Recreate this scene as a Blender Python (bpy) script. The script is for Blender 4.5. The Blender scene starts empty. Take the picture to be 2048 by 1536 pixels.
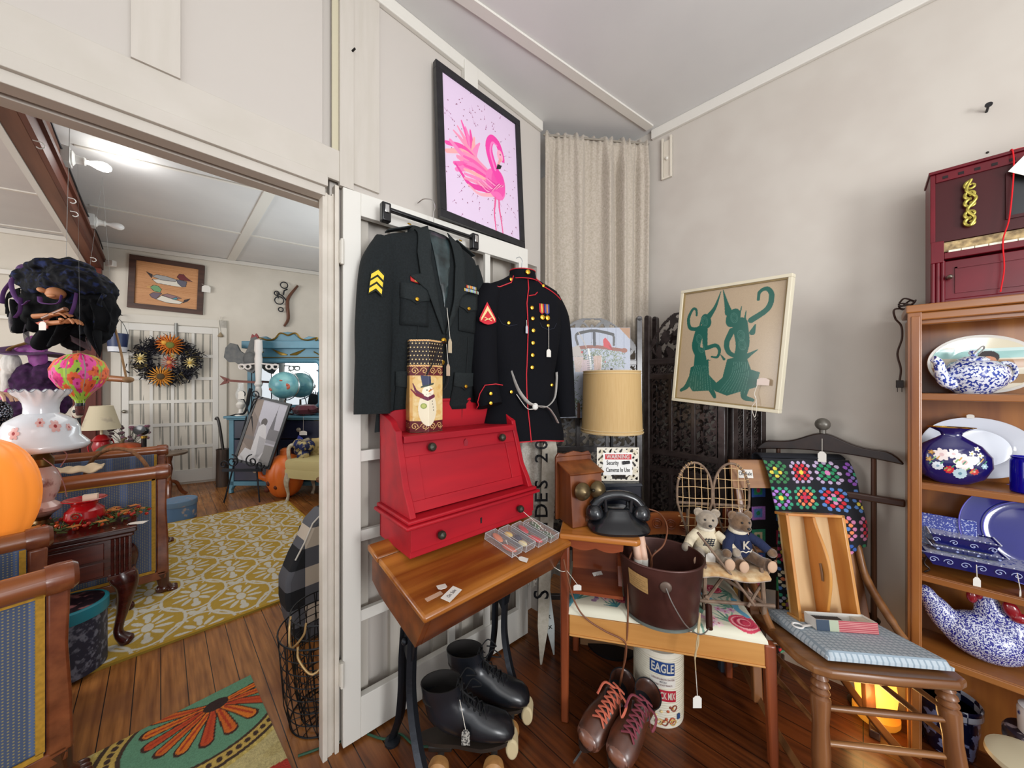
import bpy, bmesh, math, random
import numpy as np
from mathutils import Vector, Matrix, Euler
random.seed(7)
SC = bpy.context.scene
COL = SC.collection
PI = math.pi
# ---------------------------------------------------------------- camera
H = 1.32; FPX = 702.5; S2 = math.sqrt(2)
cam = bpy.data.objects.new('camera', bpy.data.cameras.new('camera'))
COL.objects.link(cam); SC.camera = cam
cam.location = (0, 0, H); cam.rotation_euler = (PI/2, 0, -PI/4)
cam.data.sensor_width = 36; cam.data.lens = 36*FPX/2048; cam.data.clip_start = .05
# ---------------------------------------------------------------- light
W = bpy.data.worlds.new('world'); SC.world = W; W.use_nodes = True
bg = W.node_tree.nodes['Background']; bg.inputs[0].default_value = (.93, .965, 1, 1); bg.inputs[1].default_value = .95
def area(name, loc, to, sx, sy, e, col=(1, 1, 1)):
    l = bpy.data.lights.new(name, 'AREA'); l.shape = 'RECTANGLE'; l.size = sx; l.size_y = sy; l.energy = e; l.color = col
    o = bpy.data.objects.new(name, l); COL.objects.link(o); o.location = loc
    o.rotation_euler = (Vector(to)-Vector(loc)).to_track_quat('-Z', 'Y').to_euler(); return o
area('shop_window_light', (.1, -2.6, 1.25), (1.9, .1, 1.2), .8, 1.0, 56, (.98, .99, 1))
area('front_ceiling_fill', (.2, -.9, 1.9), (.5, -.2, 2.85), 1.2, 1.2, 25, (.94, .97, 1))  # added fill aimed upward to lighten the dark ceiling, no fixture here
area('side_ceiling_fill', (1.5, 3.6, 1.6), (.6, 4.2, 3.04), 1.2, 1.2, 23, (.86, .95, 1))  # extra upward fill brightening the side room ceiling, not a real lamp
area('front_room_fill', (-1.4, -1.6, 2.3), (1.2, 1.3, 1.0), 1.6, 1.2, 12, (1, .97, .93))  # unseen fill behind the camera, added for general brightness
area('side_room_left_fill', (-3.6, 3.4, 1.9), (.5, 4.6, .9), 2.4, 1.6, 92, (1, .98, .95))  # fill added at the open left side, no known window there
area('side_room_top_fill', (.9, 3.4, 2.95), (.9, 3.6, 0), 1.4, 2.4, 18, (1, .97, .93))  # overhead fill added for the side room, stands for no ceiling fixture
SC.view_settings.view_transform = 'Standard'; SC.view_settings.look = 'None'
SC.view_settings.exposure = 0.08; SC.view_settings.gamma = 1; SC.view_settings.use_curve_mapping = False
SC.cycles.max_bounces = 8; SC.cycles.use_denoising = True
# ---------------------------------------------------------------- pixel to place
def at(u, v, z=None, x=None, y=None, d=None):
    a = (u-1024)/FPX; r = ((1+a)/S2, (1-a)/S2, (768-v)/FPX)
    t = (z-H)/r[2] if z is not None else x/r[0] if x is not None else y/r[1] if y is not None else d
    return Vector((r[0]*t, r[1]*t, H+r[2]*t))
def R(d): return math.radians(d)
# ---------------------------------------------------------------- materials
def lin(c):
    if isinstance(c, str): c = [int(c[i:i+2], 16)/255 for i in (0, 2, 4)]
    return tuple(x/12.92 if x <= .04045 else ((x+.055)/1.055)**2.4 for x in c[:3])+(1,)
_m = {}
def M(col, rough=.6, metal=0, col2=None, sc=12, bump=0, st=(1, 1, 1), kind='noise', em=0, alpha=None, trans=0, spec=None, sheen=0, key=None, det=4, lo=.35, hi=.65, coat=0):
    k = (str(col), rough, metal, str(col2), sc, bump, st, kind, em, alpha, trans, spec, sheen, key, det, lo, hi, coat)
    if k in _m: return _m[k]
    m = bpy.data.materials.new('mat%03d' % len(_m)); _m[k] = m; m.use_nodes = True
    N = m.node_tree.nodes; L = m.node_tree.links; b = N['Principled BSDF']
    b.inputs['Roughness'].default_value = rough; b.inputs['Metallic'].default_value = metal
    b.inputs['Base Color'].default_value = lin(col) if col != 'attr' else (1, 1, 1, 1)
    if spec is not None: b.inputs['Specular IOR Level'].default_value = spec
    if trans: b.inputs['Transmission Weight'].default_value = trans; b.inputs['IOR'].default_value = 1.3
    if alpha is not None: b.inputs['Alpha'].default_value = alpha
    if coat: b.inputs['Coat Weight'].default_value = coat; b.inputs['Coat Roughness'].default_value = .15
    if sheen: b.inputs['Sheen Weight'].default_value = sheen
    if em: b.inputs['Emission Color'].default_value = lin(col); b.inputs['Emission Strength'].default_value = em
    src = None
    if col == 'attr':
        a = N.new('ShaderNodeAttribute'); a.attribute_name = 'Col'; L.new(a.outputs['Color'], b.inputs['Base Color'])
        if em: L.new(a.outputs['Color'], b.inputs['Emission Color'])
    if col2 is not None or bump:
        tc = N.new('ShaderNodeTexCoord'); mp = N.new('ShaderNodeMapping'); mp.inputs['Scale'].default_value = st
        L.new(tc.outputs['Object'], mp.inputs['Vector'])
        if kind == 'wave':
            t = N.new('ShaderNodeTexWave'); t.inputs['Scale'].default_value = sc; t.inputs['Distortion'].default_value = 2.5; t.inputs['Detail'].default_value = 3
            fac = t.outputs['Fac']
        elif kind == 'vor':
            t = N.new('ShaderNodeTexVoronoi'); t.inputs['Scale'].default_value = sc; fac = t.outputs['Distance']
        elif kind == 'check':
            t = N.new('ShaderNodeTexChecker'); t.inputs['Scale'].default_value = sc; fac = t.outputs['Fac']
        else:
            t = N.new('ShaderNodeTexNoise'); t.inputs['Scale'].default_value = sc; t.inputs['Detail'].default_value = det; fac = t.outputs['Fac']
        L.new(mp.outputs[0], t.inputs['Vector'])
        if col2 is not None:
            r = N.new('ShaderNodeValToRGB'); e = r.color_ramp.elements
            e[0].position = lo; e[1].position = hi
            if kind == 'check': e[0].position = .4; e[1].position = .6
            e[0].color = lin(col); e[1].color = lin(col2); L.new(fac, r.inputs[0]); L.new(r.outputs[0], b.inputs['Base Color'])
        if bump:
            bp = N.new('ShaderNodeBump'); bp.inputs['Strength'].default_value = bump; bp.inputs['Distance'].default_value = .004
            L.new(fac, bp.inputs['Height']); L.new(bp.outputs[0], b.inputs['Normal'])
    return m
def wood(c1, c2, ax='x', rough=.35, sc=14, coat=0, bump=.05):
    st = {'x': (.12, 1.6, 1.6), 'y': (1.6, .12, 1.6), 'z': (1.6, 1.6, .12)}[ax]
    return M(c1, rough, col2=c2, sc=sc, st=st, bump=bump, det=6, coat=coat)
def cloth_grid(base, lines, sc, width=.12, rough=.9, mix=.6, two=None):
    k = ('cg', base, str(lines), sc, width)
    if k in _m: return _m[k]
    m = bpy.data.materials.new('mat%03d' % len(_m)); _m[k] = m; m.use_nodes = True
    N = m.node_tree.nodes; L = m.node_tree.links; b = N['Principled BSDF']; b.inputs['Roughness'].default_value = rough
    tc = N.new('ShaderNodeTexCoord'); sp = N.new('ShaderNodeSeparateXYZ'); L.new(tc.outputs['Object'], sp.inputs[0])
    def mth(op, a, bb=None):
        n = N.new('ShaderNodeMath'); n.operation = op
        for i, q in enumerate((a, bb)):
            if q is None: continue
            if isinstance(q, (int, float)): n.inputs[i].default_value = q
            else: L.new(q, n.inputs[i])
        return n.outputs[0]
    facs = [mth('LESS_THAN', mth('FRACT', mth('MULTIPLY', mth('ADD', sp.outputs[i], 7.003), sc)), width) for i in (0, 1, 2)]
    s = mth('MINIMUM', mth('ADD', mth('ADD', facs[0], facs[1]), 0), 1.0) if two == 'xy' else mth('MINIMUM', mth('ADD', facs[0], facs[2]), 1.0)
    f = mth('MULTIPLY', s, mix)
    mx = N.new('ShaderNodeMix'); mx.data_type = 'RGBA'; L.new(f, mx.inputs[0]); mx.inputs[6].default_value = lin(base); mx.inputs[7].default_value = lin(lines)
    L.new(mx.outputs[2], b.inputs['Base Color']); return m
# ---------------------------------------------------------------- geometry builder
def frame(p, q):
    d = (Vector(q)-Vector(p)).normalized(); a = Vector((0, 0, 1)) if abs(d.z) < .9 else Vector((1, 0, 0))
    s = d.cross(a).normalized(); return d, s, s.cross(d).normalized()
class G:
    def __init__(s): s.v = []; s.f = []; s.c = None
    def add(s, vs, fs):
        n = len(s.v); s.v += [tuple(q) for q in vs]; s.f += [tuple(i+n for i in f) for f in fs]; return s
    def box(s, c, d, rot=None):
        x, y, z = (q/2 for q in d); c = Vector(c)
        vs = [Vector(p) for p in ((-x, -y, -z), (x, -y, -z), (x, y, -z), (-x, y, -z), (-x, -y, z), (x, -y, z), (x, y, z), (-x, y, z))]
        if rot is not None:
            m = rot if isinstance(rot, Matrix) else Euler([R(a) for a in rot]).to_matrix(); vs = [m @ q for q in vs]
        return s.add([q+c for q in vs], [(0, 3, 2, 1), (4, 5, 6, 7), (0, 1, 5, 4), (1, 2, 6, 5), (2, 3, 7, 6), (3, 0, 4, 7)])
    def bx(s, x0, x1, y0, y1, z0, z1): return s.box(((x0+x1)/2, (y0+y1)/2, (z0+z1)/2), (x1-x0, y1-y0, z1-z0))
    def bar(s, p, q, w, t):
        p = Vector(p); q = Vector(q); d, a, b = frame(p, q)
        vs = [o+a*(w/2*i)+b*(t/2*j) for o in (p, q) for i, j in ((-1, -1), (1, -1), (1, 1), (-1, 1))]
        return s.add(vs, [(3, 2, 1, 0), (4, 5, 6, 7), (0, 1, 5, 4), (1, 2, 6, 5), (2, 3, 7, 6), (3, 0, 4, 7)])
    def cyl(s, p, q, r0, r1=None, n=16):
        return s.tube([p, q], [r0, r0 if r1 is None else r1], n)
    def tube(s, pts, r, n=8, closed=False, flat=1.0, up=None):
        pts = [Vector(p) for p in pts]; m = len(pts); rs = r if isinstance(r, (list, tuple)) else [r]*m
        vs = []; prev = Vector(up) if up else None
        for i, p in enumerate(pts):
            a = pts[(i-1) % m] if (closed or i > 0) else p; b = pts[(i+1) % m] if (closed or i < m-1) else p
            d = (b-a).normalized() if (b-a).length > 1e-9 else Vector((0, 0, 1))
            if prev is None: prev = frame(p, p+d)[1]
            u = (prev-d*prev.dot(d))
            u = u.normalized() if u.length > 1e-6 else frame(p, p+d)[1]
            if not up: prev = u
            w = d.cross(u)
            for k in range(n):
                t = 2*PI*k/n; vs.append(p+(u*math.cos(t)+w*(math.sin(t)*flat))*rs[i])
        fs = []
        for i in range(m if closed else m-1):
            j = (i+1) % m
            for k in range(n): fs.append((i*n+k, i*n+(k+1) % n, j*n+(k+1) % n, j*n+k))
        if not closed: fs += [tuple(range(n-1, -1, -1)), tuple((m-1)*n+k for k in range(n))]
        return s.add(vs, fs)
    def lathe(s, prof, c=(0, 0, 0), n=32, sx=1, sy=1, fn=None, a0=0, a1=2*PI):
        c = Vector(c); full = abs(a1-a0-2*PI) < 1e-6; nn = n if full else n+1; vs = []
        for r, z in prof:
            for k in range(nn):
                t = a0+(a1-a0)*k/n; rr, zz = fn(r, z, t) if fn else (r, z)
                vs.append((c.x+rr*math.cos(t)*sx, c.y+rr*math.sin(t)*sy, c.z+zz))
        fs = []
        for i in range(len(prof)-1):
            for k in range(n):
                k2 = (k+1) % n if full else k+1
                fs.append((i*nn+k, i*nn+k2, (i+1)*nn+k2, (i+1)*nn+k))
        if full:
            if prof[0][0] > 1e-4: fs.append(tuple(range(n-1, -1, -1)))
            if prof[-1][0] > 1e-4 and prof[-1] != prof[0]: fs.append(tuple((len(prof)-1)*n+k for k in range(n)))
        return s.add(vs, fs)
    def shell(s, prof, c=(0, 0, 0), n=32, th=.003, **k):   # open vessel with wall thickness
        inner = [(max(r-th, .0005), z+(th if i == 0 else 0)) for i, (r, z) in enumerate(prof)]
        return s.lathe([(.0002, prof[0][1])]+list(prof)+inner[::-1]+[(.0002, prof[0][1]+th)], c, n, **k)
    def prism(s, poly, a, b, ax='y'):
        f = {'y': lambda p, q: (p[0], q, p[1]), 'x': lambda p, q: (q, p[0], p[1]), 'z': lambda p, q: (p[0], p[1], q)}[ax]
        n = len(poly); vs = [f(p, a) for p in poly]+[f(p, b) for p in poly]
        return s.add(vs, [tuple(range(n)), tuple(range(2*n-1, n-1, -1))]+[(i, (i+1) % n, n+(i+1) % n, n+i) for i in range(n)])
    def ball(s, c, r, n=16, m=10, rot=None):
        if not isinstance(r, (tuple, list)): r = (r, r, r)
        c = Vector(c); mt = Euler([R(a) for a in rot]).to_matrix() if rot else None; vs = []
        for i in range(m+1):
            p = PI*i/m
            for k in range(n):
                t = 2*PI*k/n; q = Vector((r[0]*max(math.sin(p), 1e-3)*math.cos(t), r[1]*max(math.sin(p), 1e-3)*math.sin(t), r[2]*math.cos(p)))
                vs.append((mt @ q if mt else q)+c)
        return s.add(vs, [(i*n+k, i*n+(k+1) % n, (i+1)*n+(k+1) % n, (i+1)*n+k) for i in range(m) for k in range(n)]+[tuple(range(n)), tuple(m*n+k for k in range(n-1, -1, -1))])
    def grid(s, fn, nu, nv, wu=False):
        vs = [fn(i/nu, j/nv) for j in range(nv+1) for i in range(nu if wu else nu+1)]; k = nu if wu else nu+1
        return s.add(vs, [(j*k+i, j*k+(i+1) % k, (j+1)*k+(i+1) % k, (j+1)*k+i) for j in range(nv) for i in range(nu)])
    def loft(s, rings):
        n = len(rings[0]); b = len(rings)
        return s.add([p for r in rings for p in r], [(i*n+k, i*n+(k+1) % n, (i+1)*n+(k+1) % n, (i+1)*n+k) for i in range(b-1) for k in range(n)]+[tuple(range(n-1, -1, -1)), tuple((b-1)*n+k for k in range(n))])
    def build(s, name, mat, parent=None, loc=None, rot=None, smooth=35, bev=0, sub=0, solid=0, mesh=None, label=None, norm=True):
        me = bpy.data.meshes.new(name); me.from_pydata(s.v, [], s.f); me.update()
        if norm:
            bm = bmesh.new(); bm.from_mesh(me); bmesh.ops.recalc_face_normals(bm, faces=bm.faces); bm.to_mesh(me); bm.free()
        if s.c is not None:
            a = me.attributes.new('Col', 'FLOAT_COLOR', 'POINT'); a.data.foreach_set('color', np.asarray(s.c, dtype=np.float32).ravel())
        if smooth:
            me.polygons.foreach_set('use_smooth', [True]*len(me.polygons)); me.set_sharp_from_angle(angle=R(smooth))
        me.materials.append(mat)
        o = bpy.data.objects.new(name, me); COL.objects.link(o)
        if parent is not None: o.parent = parent
        if loc is not None: o.location = loc
        if rot is not None: o.rotation_euler = [R(a) for a in rot]
        if bev:
            q = o.modifiers.new('b', 'BEVEL'); q.width = bev; q.segments = 2; q.limit_method = 'ANGLE'; q.angle_limit = R(40)
        if solid: q = o.modifiers.new('s', 'SOLIDIFY'); q.thickness = solid; q.offset = 0
        if sub: q = o.modifiers.new('u', 'SUBSURF'); q.levels = sub; q.render_levels = sub
        if label: o['label'] = label
        return o
def tag(o, label=None, cat=None, group=None, kind=None):
    for k, x in (('label', label), ('category', cat), ('group', group), ('kind', kind)):
        if x: o[k] = x
    return o
def thing(name, label, cat, loc=(0, 0, 0), rz=0, group=None, tilt=None):
    o = bpy.data.objects.new(name, None); COL.objects.link(o); o.location = loc; o.empty_display_size = .05
    o.rotation_euler = [R(a) for a in (tilt or (0, 0, rz))]; return tag(o, label, cat, group)
def struct(name, g, mat, **k): return tag(g.build(name, mat, **k), kind='structure')
def dup(root, loc=None, rz=None, label=None, group=None):
    r = root.copy(); COL.objects.link(r)
    if loc is not None: r.location = loc
    if rz is not None: r.rotation_euler = (0, 0, R(rz))
    if label: r['label'] = label
    if group: r['group'] = group
    for ch in list(root.children):
        c = ch.copy(); COL.objects.link(c); c.parent = r
        for gch in list(ch.children):
            d = gch.copy(); COL.objects.link(d); d.parent = c
    return r
# ---------------------------------------------------------------- patterns woven / printed on a surface
class Canvas:
    def __init__(s, w, h, nx, bg):
        s.w = w; s.h = h; s.nx = nx; s.ny = max(2, int(nx*h/w)); X, Y = np.meshgrid(np.linspace(0, w, s.nx), np.linspace(0, h, s.ny))
        s.X = X; s.Y = Y; s.a = np.empty((s.ny, s.nx, 3)); s.a[:] = lin(bg)[:3]
    def put(s, m, col, mix=1):
        c = np.array(lin(col)[:3]); s.a[m] = s.a[m]*(1-mix)+c*mix; return s
    def ell(s, x, y, rx, ry, col, rot=0, mix=1, r0=0):
        c, q = math.cos(R(rot)), math.sin(R(rot)); X = (s.X-x)*c+(s.Y-y)*q; Y = -(s.X-x)*q+(s.Y-y)*c
        d = (X/rx)**2+(Y/ry)**2; return s.put((d <= 1) & (d >= r0*r0), col, mix)
    def poly(s, pts, col, mix=1):
        ins = np.zeros(s.X.shape, bool); n = len(pts)
        for i in range(n):
            x0, y0 = pts[i]; x1, y1 = pts[(i+1) % n]
            if y0 == y1: continue
            ins ^= ((y0 > s.Y) != (y1 > s.Y)) & (s.X < (x1-x0)*(s.Y-y0)/(y1-y0)+x0)
        return s.put(ins, col, mix)
    def line(s, pts, w, col, mix=1):
        m = np.zeros(s.X.shape, bool); n = len(pts)-1
        for i in range(n):
            (x0, y0), (x1, y1) = pts[i], pts[i+1]; dx, dy = x1-x0, y1-y0; l2 = dx*dx+dy*dy+1e-12
            t = np.clip(((s.X-x0)*dx+(s.Y-y0)*dy)/l2, 0, 1)
            ww = w if not isinstance(w, (tuple, list)) else w[0]+(w[1]-w[0])*(i+t)/n
            m |= (s.X-x0-t*dx)**2+(s.Y-y0-t*dy)**2 <= (ww/2)**2
        return s.put(m, col, mix)
    def rect(s, x0, x1, y0, y1, col, mix=1): return s.put((s.X >= x0) & (s.X <= x1) & (s.Y >= y0) & (s.Y <= y1), col, mix)
    def flower(s, x, y, r, col, mid, n=8, rot=0, wid=.32):
        for k in range(n):
            a = 360*k/n+rot; s.ell(x+r*.58*math.cos(R(a)), y+r*.58*math.sin(R(a)), r*.45, r*wid, col, a)
        return s.ell(x, y, r*.27, r*.27, mid)
    def rose(s, x, y, r, c1, c2, c3):
        s.ell(x, y, r, r*.9, c1)
        for k, q in enumerate((.85, .66, .46, .28)):
            s.ell(x, y+r*.04*k, r*q, r*q*.85, c2 if k % 2 == 0 else c3, 20*k); s.ell(x+r*.05, y+r*.05, r*(q-.08), r*(q-.1)*.85, c1, 20*k)
        return s
    def swirl(s, x, y, r, w, col, turns=1.4, a0=0, sg=1):
        return s.line([(x+r*(1-t)*math.cos(a0+sg*t*turns*2*PI), y+r*(1-t)*math.sin(a0+sg*t*turns*2*PI)) for t in np.linspace(0, .85, 26)], w, col)
    def noise(s, amp, seed=1, cell=1):
        r = np.random.RandomState(seed); n = r.rand(s.ny//cell+2, s.nx//cell+2); n = np.kron(n, np.ones((cell, cell)))[:s.ny, :s.nx]
        s.a *= (1+amp*(n-.5))[:, :, None]; s.a = np.clip(s.a, 0, 1); return s
    def surf(s, fn=None, g=None):
        g = g or G(); k = s.nx; fn = fn or (lambda x, y: (x-s.w/2, 0, y))
        n0 = len(g.v); vs = [fn(x, y) for x, y in zip(s.X.ravel().tolist(), s.Y.ravel().tolist())]
        g.add(vs, [(j*k+i, j*k+i+1, (j+1)*k+i+1, (j+1)*k+i) for j in range(s.ny-1) for i in range(k-1)])
        g.c = np.concatenate([s.a.reshape(-1, 3), np.ones((s.nx*s.ny, 1))], 1); return g
    def cut(s, mask, fn=None):      # keep only the cells where mask holds
        g = s.surf(fn); mk = (mask[:-1, :-1] & mask[1:, 1:]).ravel(); g.f = [f for f, m in zip(g.f, mk) if m]
        used = sorted({i for f in g.f for i in f}); mp = {o: i for i, o in enumerate(used)}
        g.v = [g.v[i] for i in used]; g.f = [tuple(mp[i] for i in f) for f in g.f]; g.c = g.c[used]; return g
def attr(rough=.8, **k): return M('attr', rough, key='a', **k)
def text(s, size, mat, parent, fn, name='lettering', bold=.0, sx=1.0, align='CENTER', th=.0006, sp=1.0):
    cu = bpy.data.curves.new('t', 'FONT'); cu.body = s; cu.size = size; cu.align_x = align; cu.align_y = 'CENTER'; cu.offset = bold; cu.extrude = th; cu.resolution_u = 3; cu.space_character = sp
    o = bpy.data.objects.new('t', cu); COL.objects.link(o); me = bpy.data.meshes.new_from_object(o.evaluated_get(bpy.context.evaluated_depsgraph_get()))
    bpy.data.objects.remove(o)
    for v in me.vertices: v.co = fn(v.co.x*sx, v.co.y, v.co.z)
    me.materials.clear(); me.materials.append(mat); me.name = name
    o = bpy.data.objects.new(name, me); COL.objects.link(o); o.parent = parent; return o
STRING = M('d8d2c6', .9); PAPER = M('dedad2', .8)
def price_tag(parent, p, q, w=.022, h=.035, rz=0, col=None, flat=False, tilt=0):
    """string from p down to q, card below q"""
    p = Vector(p); q = Vector(q); g = G(); pts = []
    for t in np.linspace(0, 1, 7): pts.append(p.lerp(q, t)+Vector((0, 0, -.012*math.sin(PI*t) if flat else 0)))
    g.tube(pts, .0011, 5); poly = [(-w/2, -h), (w/2, -h), (w/2, -.22*h), (w*.22, 0), (-w*.22, 0), (-w/2, -.22*h)]
    c = G()
    if flat: c.prism([(x, y) for x, y in poly], 0, .0008, 'z')
    else: c.prism(poly, -.0005, .0005)
    t = c.build('price_tag', col or PAPER, parent, loc=q, rot=(tilt, 0, rz))
    s = g.build('tag_string', STRING, t); s.matrix_parent_inverse = Matrix.LocRotScale(q, Euler((R(tilt), 0, R(rz))), None).inverted(); return t
def bez(pts, n=8):   # catmull-rom through pts
    P = [Vector(p) for p in pts]; P = [P[0]*2-P[1]]+P+[P[-1]*2-P[-2]]; out = []
    for i in range(1, len(P)-2):
        for k in range(n):
            t = k/n; a, b, c, d = P[i-1:i+3]
            out.append(.5*((2*b)+(c-a)*t+(2*a-5*b+4*c-d)*t*t+(3*b-a-3*c+d)*t**3))
    return out+[P[-2]]
def spiral(cx, cz, r, turns=1.3, a0=0, sg=1, y=0, n=22, r1=.12):
    return [(cx+r*(1-(1-r1)*t)*math.cos(a0+sg*turns*2*PI*t), y, cz+r*(1-(1-r1)*t)*math.sin(a0+sg*turns*2*PI*t)) for t in np.linspace(0, 1, n)]
def patch(poly, fn, step=.02, th=0, g=None):
    bm = bmesh.new(); f = bm.faces.new([bm.verts.new((x, 0, z)) for x, z in poly]); xs = [p[0] for p in poly]; zs = [p[1] for p in poly]
    for lo_, hi_, no in ((min(xs), max(xs), (1, 0, 0)), (min(zs), max(zs), (0, 0, 1))):
        k = int((hi_-lo_)/step)
        for i in range(1, k+1):
            v = lo_+(hi_-lo_)*i/(k+1)
            bmesh.ops.bisect_plane(bm, geom=bm.verts[:]+bm.edges[:]+bm.faces[:], plane_co=(v, 0, 0) if no[0] else (0, 0, v), plane_no=no)
    bm.verts.index_update(); g = g or G(); g.add([fn(v.co.x, v.co.z) for v in bm.verts], [tuple(v.index for v in f.verts) for f in bm.faces]); bm.free(); return g
# common finishes
CREAM = M('bfb8b0', .75)
TRIM = M('d8d4cb', .5)
CEIL = M('d4d3d0', .8, col2='cdccca', sc=2)
BLACKM = M('15161a', .4); IRON = M('23262c', .45, .6, bump=.3, sc=40); BRASS = M('b08a3c', .3, 1); GOLD = M('d9a93a', .25, 1)
MAHOG = wood('2e0d0a', '4c1a12', 'x', .25, coat=.3); WALN = wood('5a2c17', '7d4323', 'x', .3, coat=.3); WALNZ = wood('5a2c17', '7d4323', 'z', .3, coat=.3)
OAKX = wood('8a5a30', 'a8733f', 'x', .35); OAKZ = wood('7c4f2b', '9c6a3b', 'z', .35); MAPX = wood('a8662c', 'c98a46', 'x', .3); MAPZ = wood('8c3c1e', 'a9552b', 'z', .3)
CHROME = M('c8c8c8', .2, 1)
# ================================================================ the setting
XB = 2.11; YA = 1.34; ZC = 2.85; Z2 = 3.04
def floor_mat():
    m = bpy.data.materials.new('floorboards'); m.use_nodes = True; N = m.node_tree.nodes; L = m.node_tree.links; b = N['Principled BSDF']
    ge = N.new('ShaderNodeNewGeometry'); mp = N.new('ShaderNodeMapping'); mp.inputs['Rotation'].default_value = (0, 0, PI/2); L.new(ge.outputs['Position'], mp.inputs['Vector'])
    br = N.new('ShaderNodeTexBrick'); L.new(mp.outputs[0], br.inputs['Vector'])
    br.offset = .37; br.offset_frequency = 3
    for k, q in (('Scale', 1), ('Mortar Size', .0016), ('Brick Width', 2.6), ('Row Height', .083), ('Mortar Smooth', 0), ('Bias', 0)): br.inputs[k].default_value = q
    br.inputs['Color1'].default_value = (0, 0, 0, 1); br.inputs['Color2'].default_value = (1, 1, 1, 1); br.inputs['Mortar'].default_value = (.5, .5, .5, 1)
    mp2 = N.new('ShaderNodeMapping'); mp2.inputs['Scale'].default_value = (26, 1.6, 1); L.new(ge.outputs['Position'], mp2.inputs['Vector'])
    no = N.new('ShaderNodeTexNoise'); no.inputs['Scale'].default_value = 2.2; no.inputs['Detail'].default_value = 7; L.new(mp2.outputs[0], no.inputs['Vector'])
    n2 = N.new('ShaderNodeTexNoise'); n2.inputs['Scale'].default_value = 3.1; n2.inputs['Detail'].default_value = 3; L.new(ge.outputs['Position'], n2.inputs['Vector'])
    def mix(f, a, c, t='MIX'):
        x = N.new('ShaderNodeMix'); x.data_type = 'RGBA'; x.blend_type = t
        for i, q in ((0, f), (6, a), (7, c)):
            if hasattr(q, 'node'): L.new(q, x.inputs[i])
            else: x.inputs[i].default_value = q
        return x.outputs[2]
    def mr(src, a, bb, c=0, d=1):
        x = N.new('ShaderNodeMapRange'); L.new(src, x.inputs[0]); x.inputs[1].default_value = a; x.inputs[2].default_value = bb; x.inputs[3].default_value = c; x.inputs[4].default_value = d; return x.outputs[0]
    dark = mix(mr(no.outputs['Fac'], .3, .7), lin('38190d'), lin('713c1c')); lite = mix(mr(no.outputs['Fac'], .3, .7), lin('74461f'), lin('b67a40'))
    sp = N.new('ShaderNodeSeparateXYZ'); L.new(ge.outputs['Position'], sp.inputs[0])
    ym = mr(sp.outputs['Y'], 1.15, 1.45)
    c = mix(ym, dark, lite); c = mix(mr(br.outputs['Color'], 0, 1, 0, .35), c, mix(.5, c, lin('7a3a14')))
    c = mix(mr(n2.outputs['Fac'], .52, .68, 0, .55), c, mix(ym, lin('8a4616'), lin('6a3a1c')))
    c = mix(br.outputs['Fac'], c, lin('140a06')); L.new(c, b.inputs['Base Color'])
    L.new(mr(n2.outputs['Fac'], .3, .7, .22, .42), b.inputs['Roughness'])
    bp = N.new('ShaderNodeBump'); bp.inputs['Strength'].default_value = .25; bp.inputs['Distance'].default_value = .003; L.new(no.outputs['Fac'], bp.inputs['Height']); L.new(bp.outputs[0], b.inputs['Normal'])
    return m
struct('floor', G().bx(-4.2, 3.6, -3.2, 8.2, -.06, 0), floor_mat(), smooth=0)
struct('ceiling', G().bx(-1.9, XB+.12, -2.6, YA+.12, ZC, ZC+.08), CEIL, smooth=0)
struct('ceiling', G().bx(-4.2, 3.4, YA+.12, 8.2, Z2, Z2+.08), CEIL, smooth=0)
# wall A with the doorway: header, right part; wall behind curtain (dark closet)
g = G(); g.bx(-2.4, .40, YA, YA+.12, 2.06, Z2+.05); g.bx(.43, .47, YA+.02, YA+.12, 0, 2.06); g.bx(.40, .47, YA+.02, YA+.12, 2.06, Z2+.05); g.bx(.47, 1.575, YA, YA+.12, 2.0, Z2+.05); g.bx(.47, 1.545, YA+.045, YA+.12, 0, 2.0); g.bx(1.545, 1.575, YA, YA+.12, 0, 2.0)
struct('wall_left', g, CREAM, smooth=0)
struct('wall_left', G().bx(1.575, 2.6, 1.9, 2.0, 0, 3), M('4a4038', .9), smooth=0)
struct('wall_right', G().bx(XB, XB+.12, -1.3, 1.95, 0, 2.93), M('c2bbb1', .8, col2='bcb4aa', sc=5, bump=.12, det=2), smooth=0)
# boards and trims on wall A
g = G(); g.bx(-2.4, .455, YA-.014, YA, 2.045, 2.155); g.bx(-2.4, .41, YA-.03, YA+.05, 2.005, 2.045); g.bx(-2.4, .405, YA-.018, YA+.03, 1.975, 2.005)
g.bx(-2.4, .43, YA+.05, YA+.10, 1.975, 2.06)
struct('trim_1', g, M('c3bcb2', .55, col2='beb7ac', sc=9, bump=.08), bev=.002, smooth=0)
g = G(); g.bx(.398, .414, YA-.012, YA+.03, 0, 1.99); g.bx(.425, .44, YA+.03, YA+.10, 0, 1.99); g.bx(.414, .432, YA-.004, YA+.03, 0, 1.99); g.bx(.438, .452, YA-.012, YA+.02, 0, 2.03); g.bx(.432, .438, YA+.0, YA+.03, 0, 2.0)
struct('trim_2', g, M('d2cabe', .5, col2='c5bdb0', sc=9, bump=.08), bev=.002, smooth=0)
g = G(); g.bx(-.054, .038, YA-.02, YA, 2.155, 2.95)
g.bx(.452, .50, YA-.02, YA, 2.03, 2.95); g.bx(.50, .60, YA-.012, YA, 2.06, 2.95)
for x0 in (.50, .66, .86, 1.02, 1.22, 1.38): g.bx(x0, x0+.07, YA+.02, YA+.046, 0, 2.0)
struct('trim_3', g, M('c3bcb2', .55, col2='beb7ac', sc=40, st=(1, 1, .1), bump=.15), smooth=0)
struct('trim_4', G().bx(.43, .4515, YA-.006, YA, 2.155, 2.95), M('c2baa0', .6), smooth=0)
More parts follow.
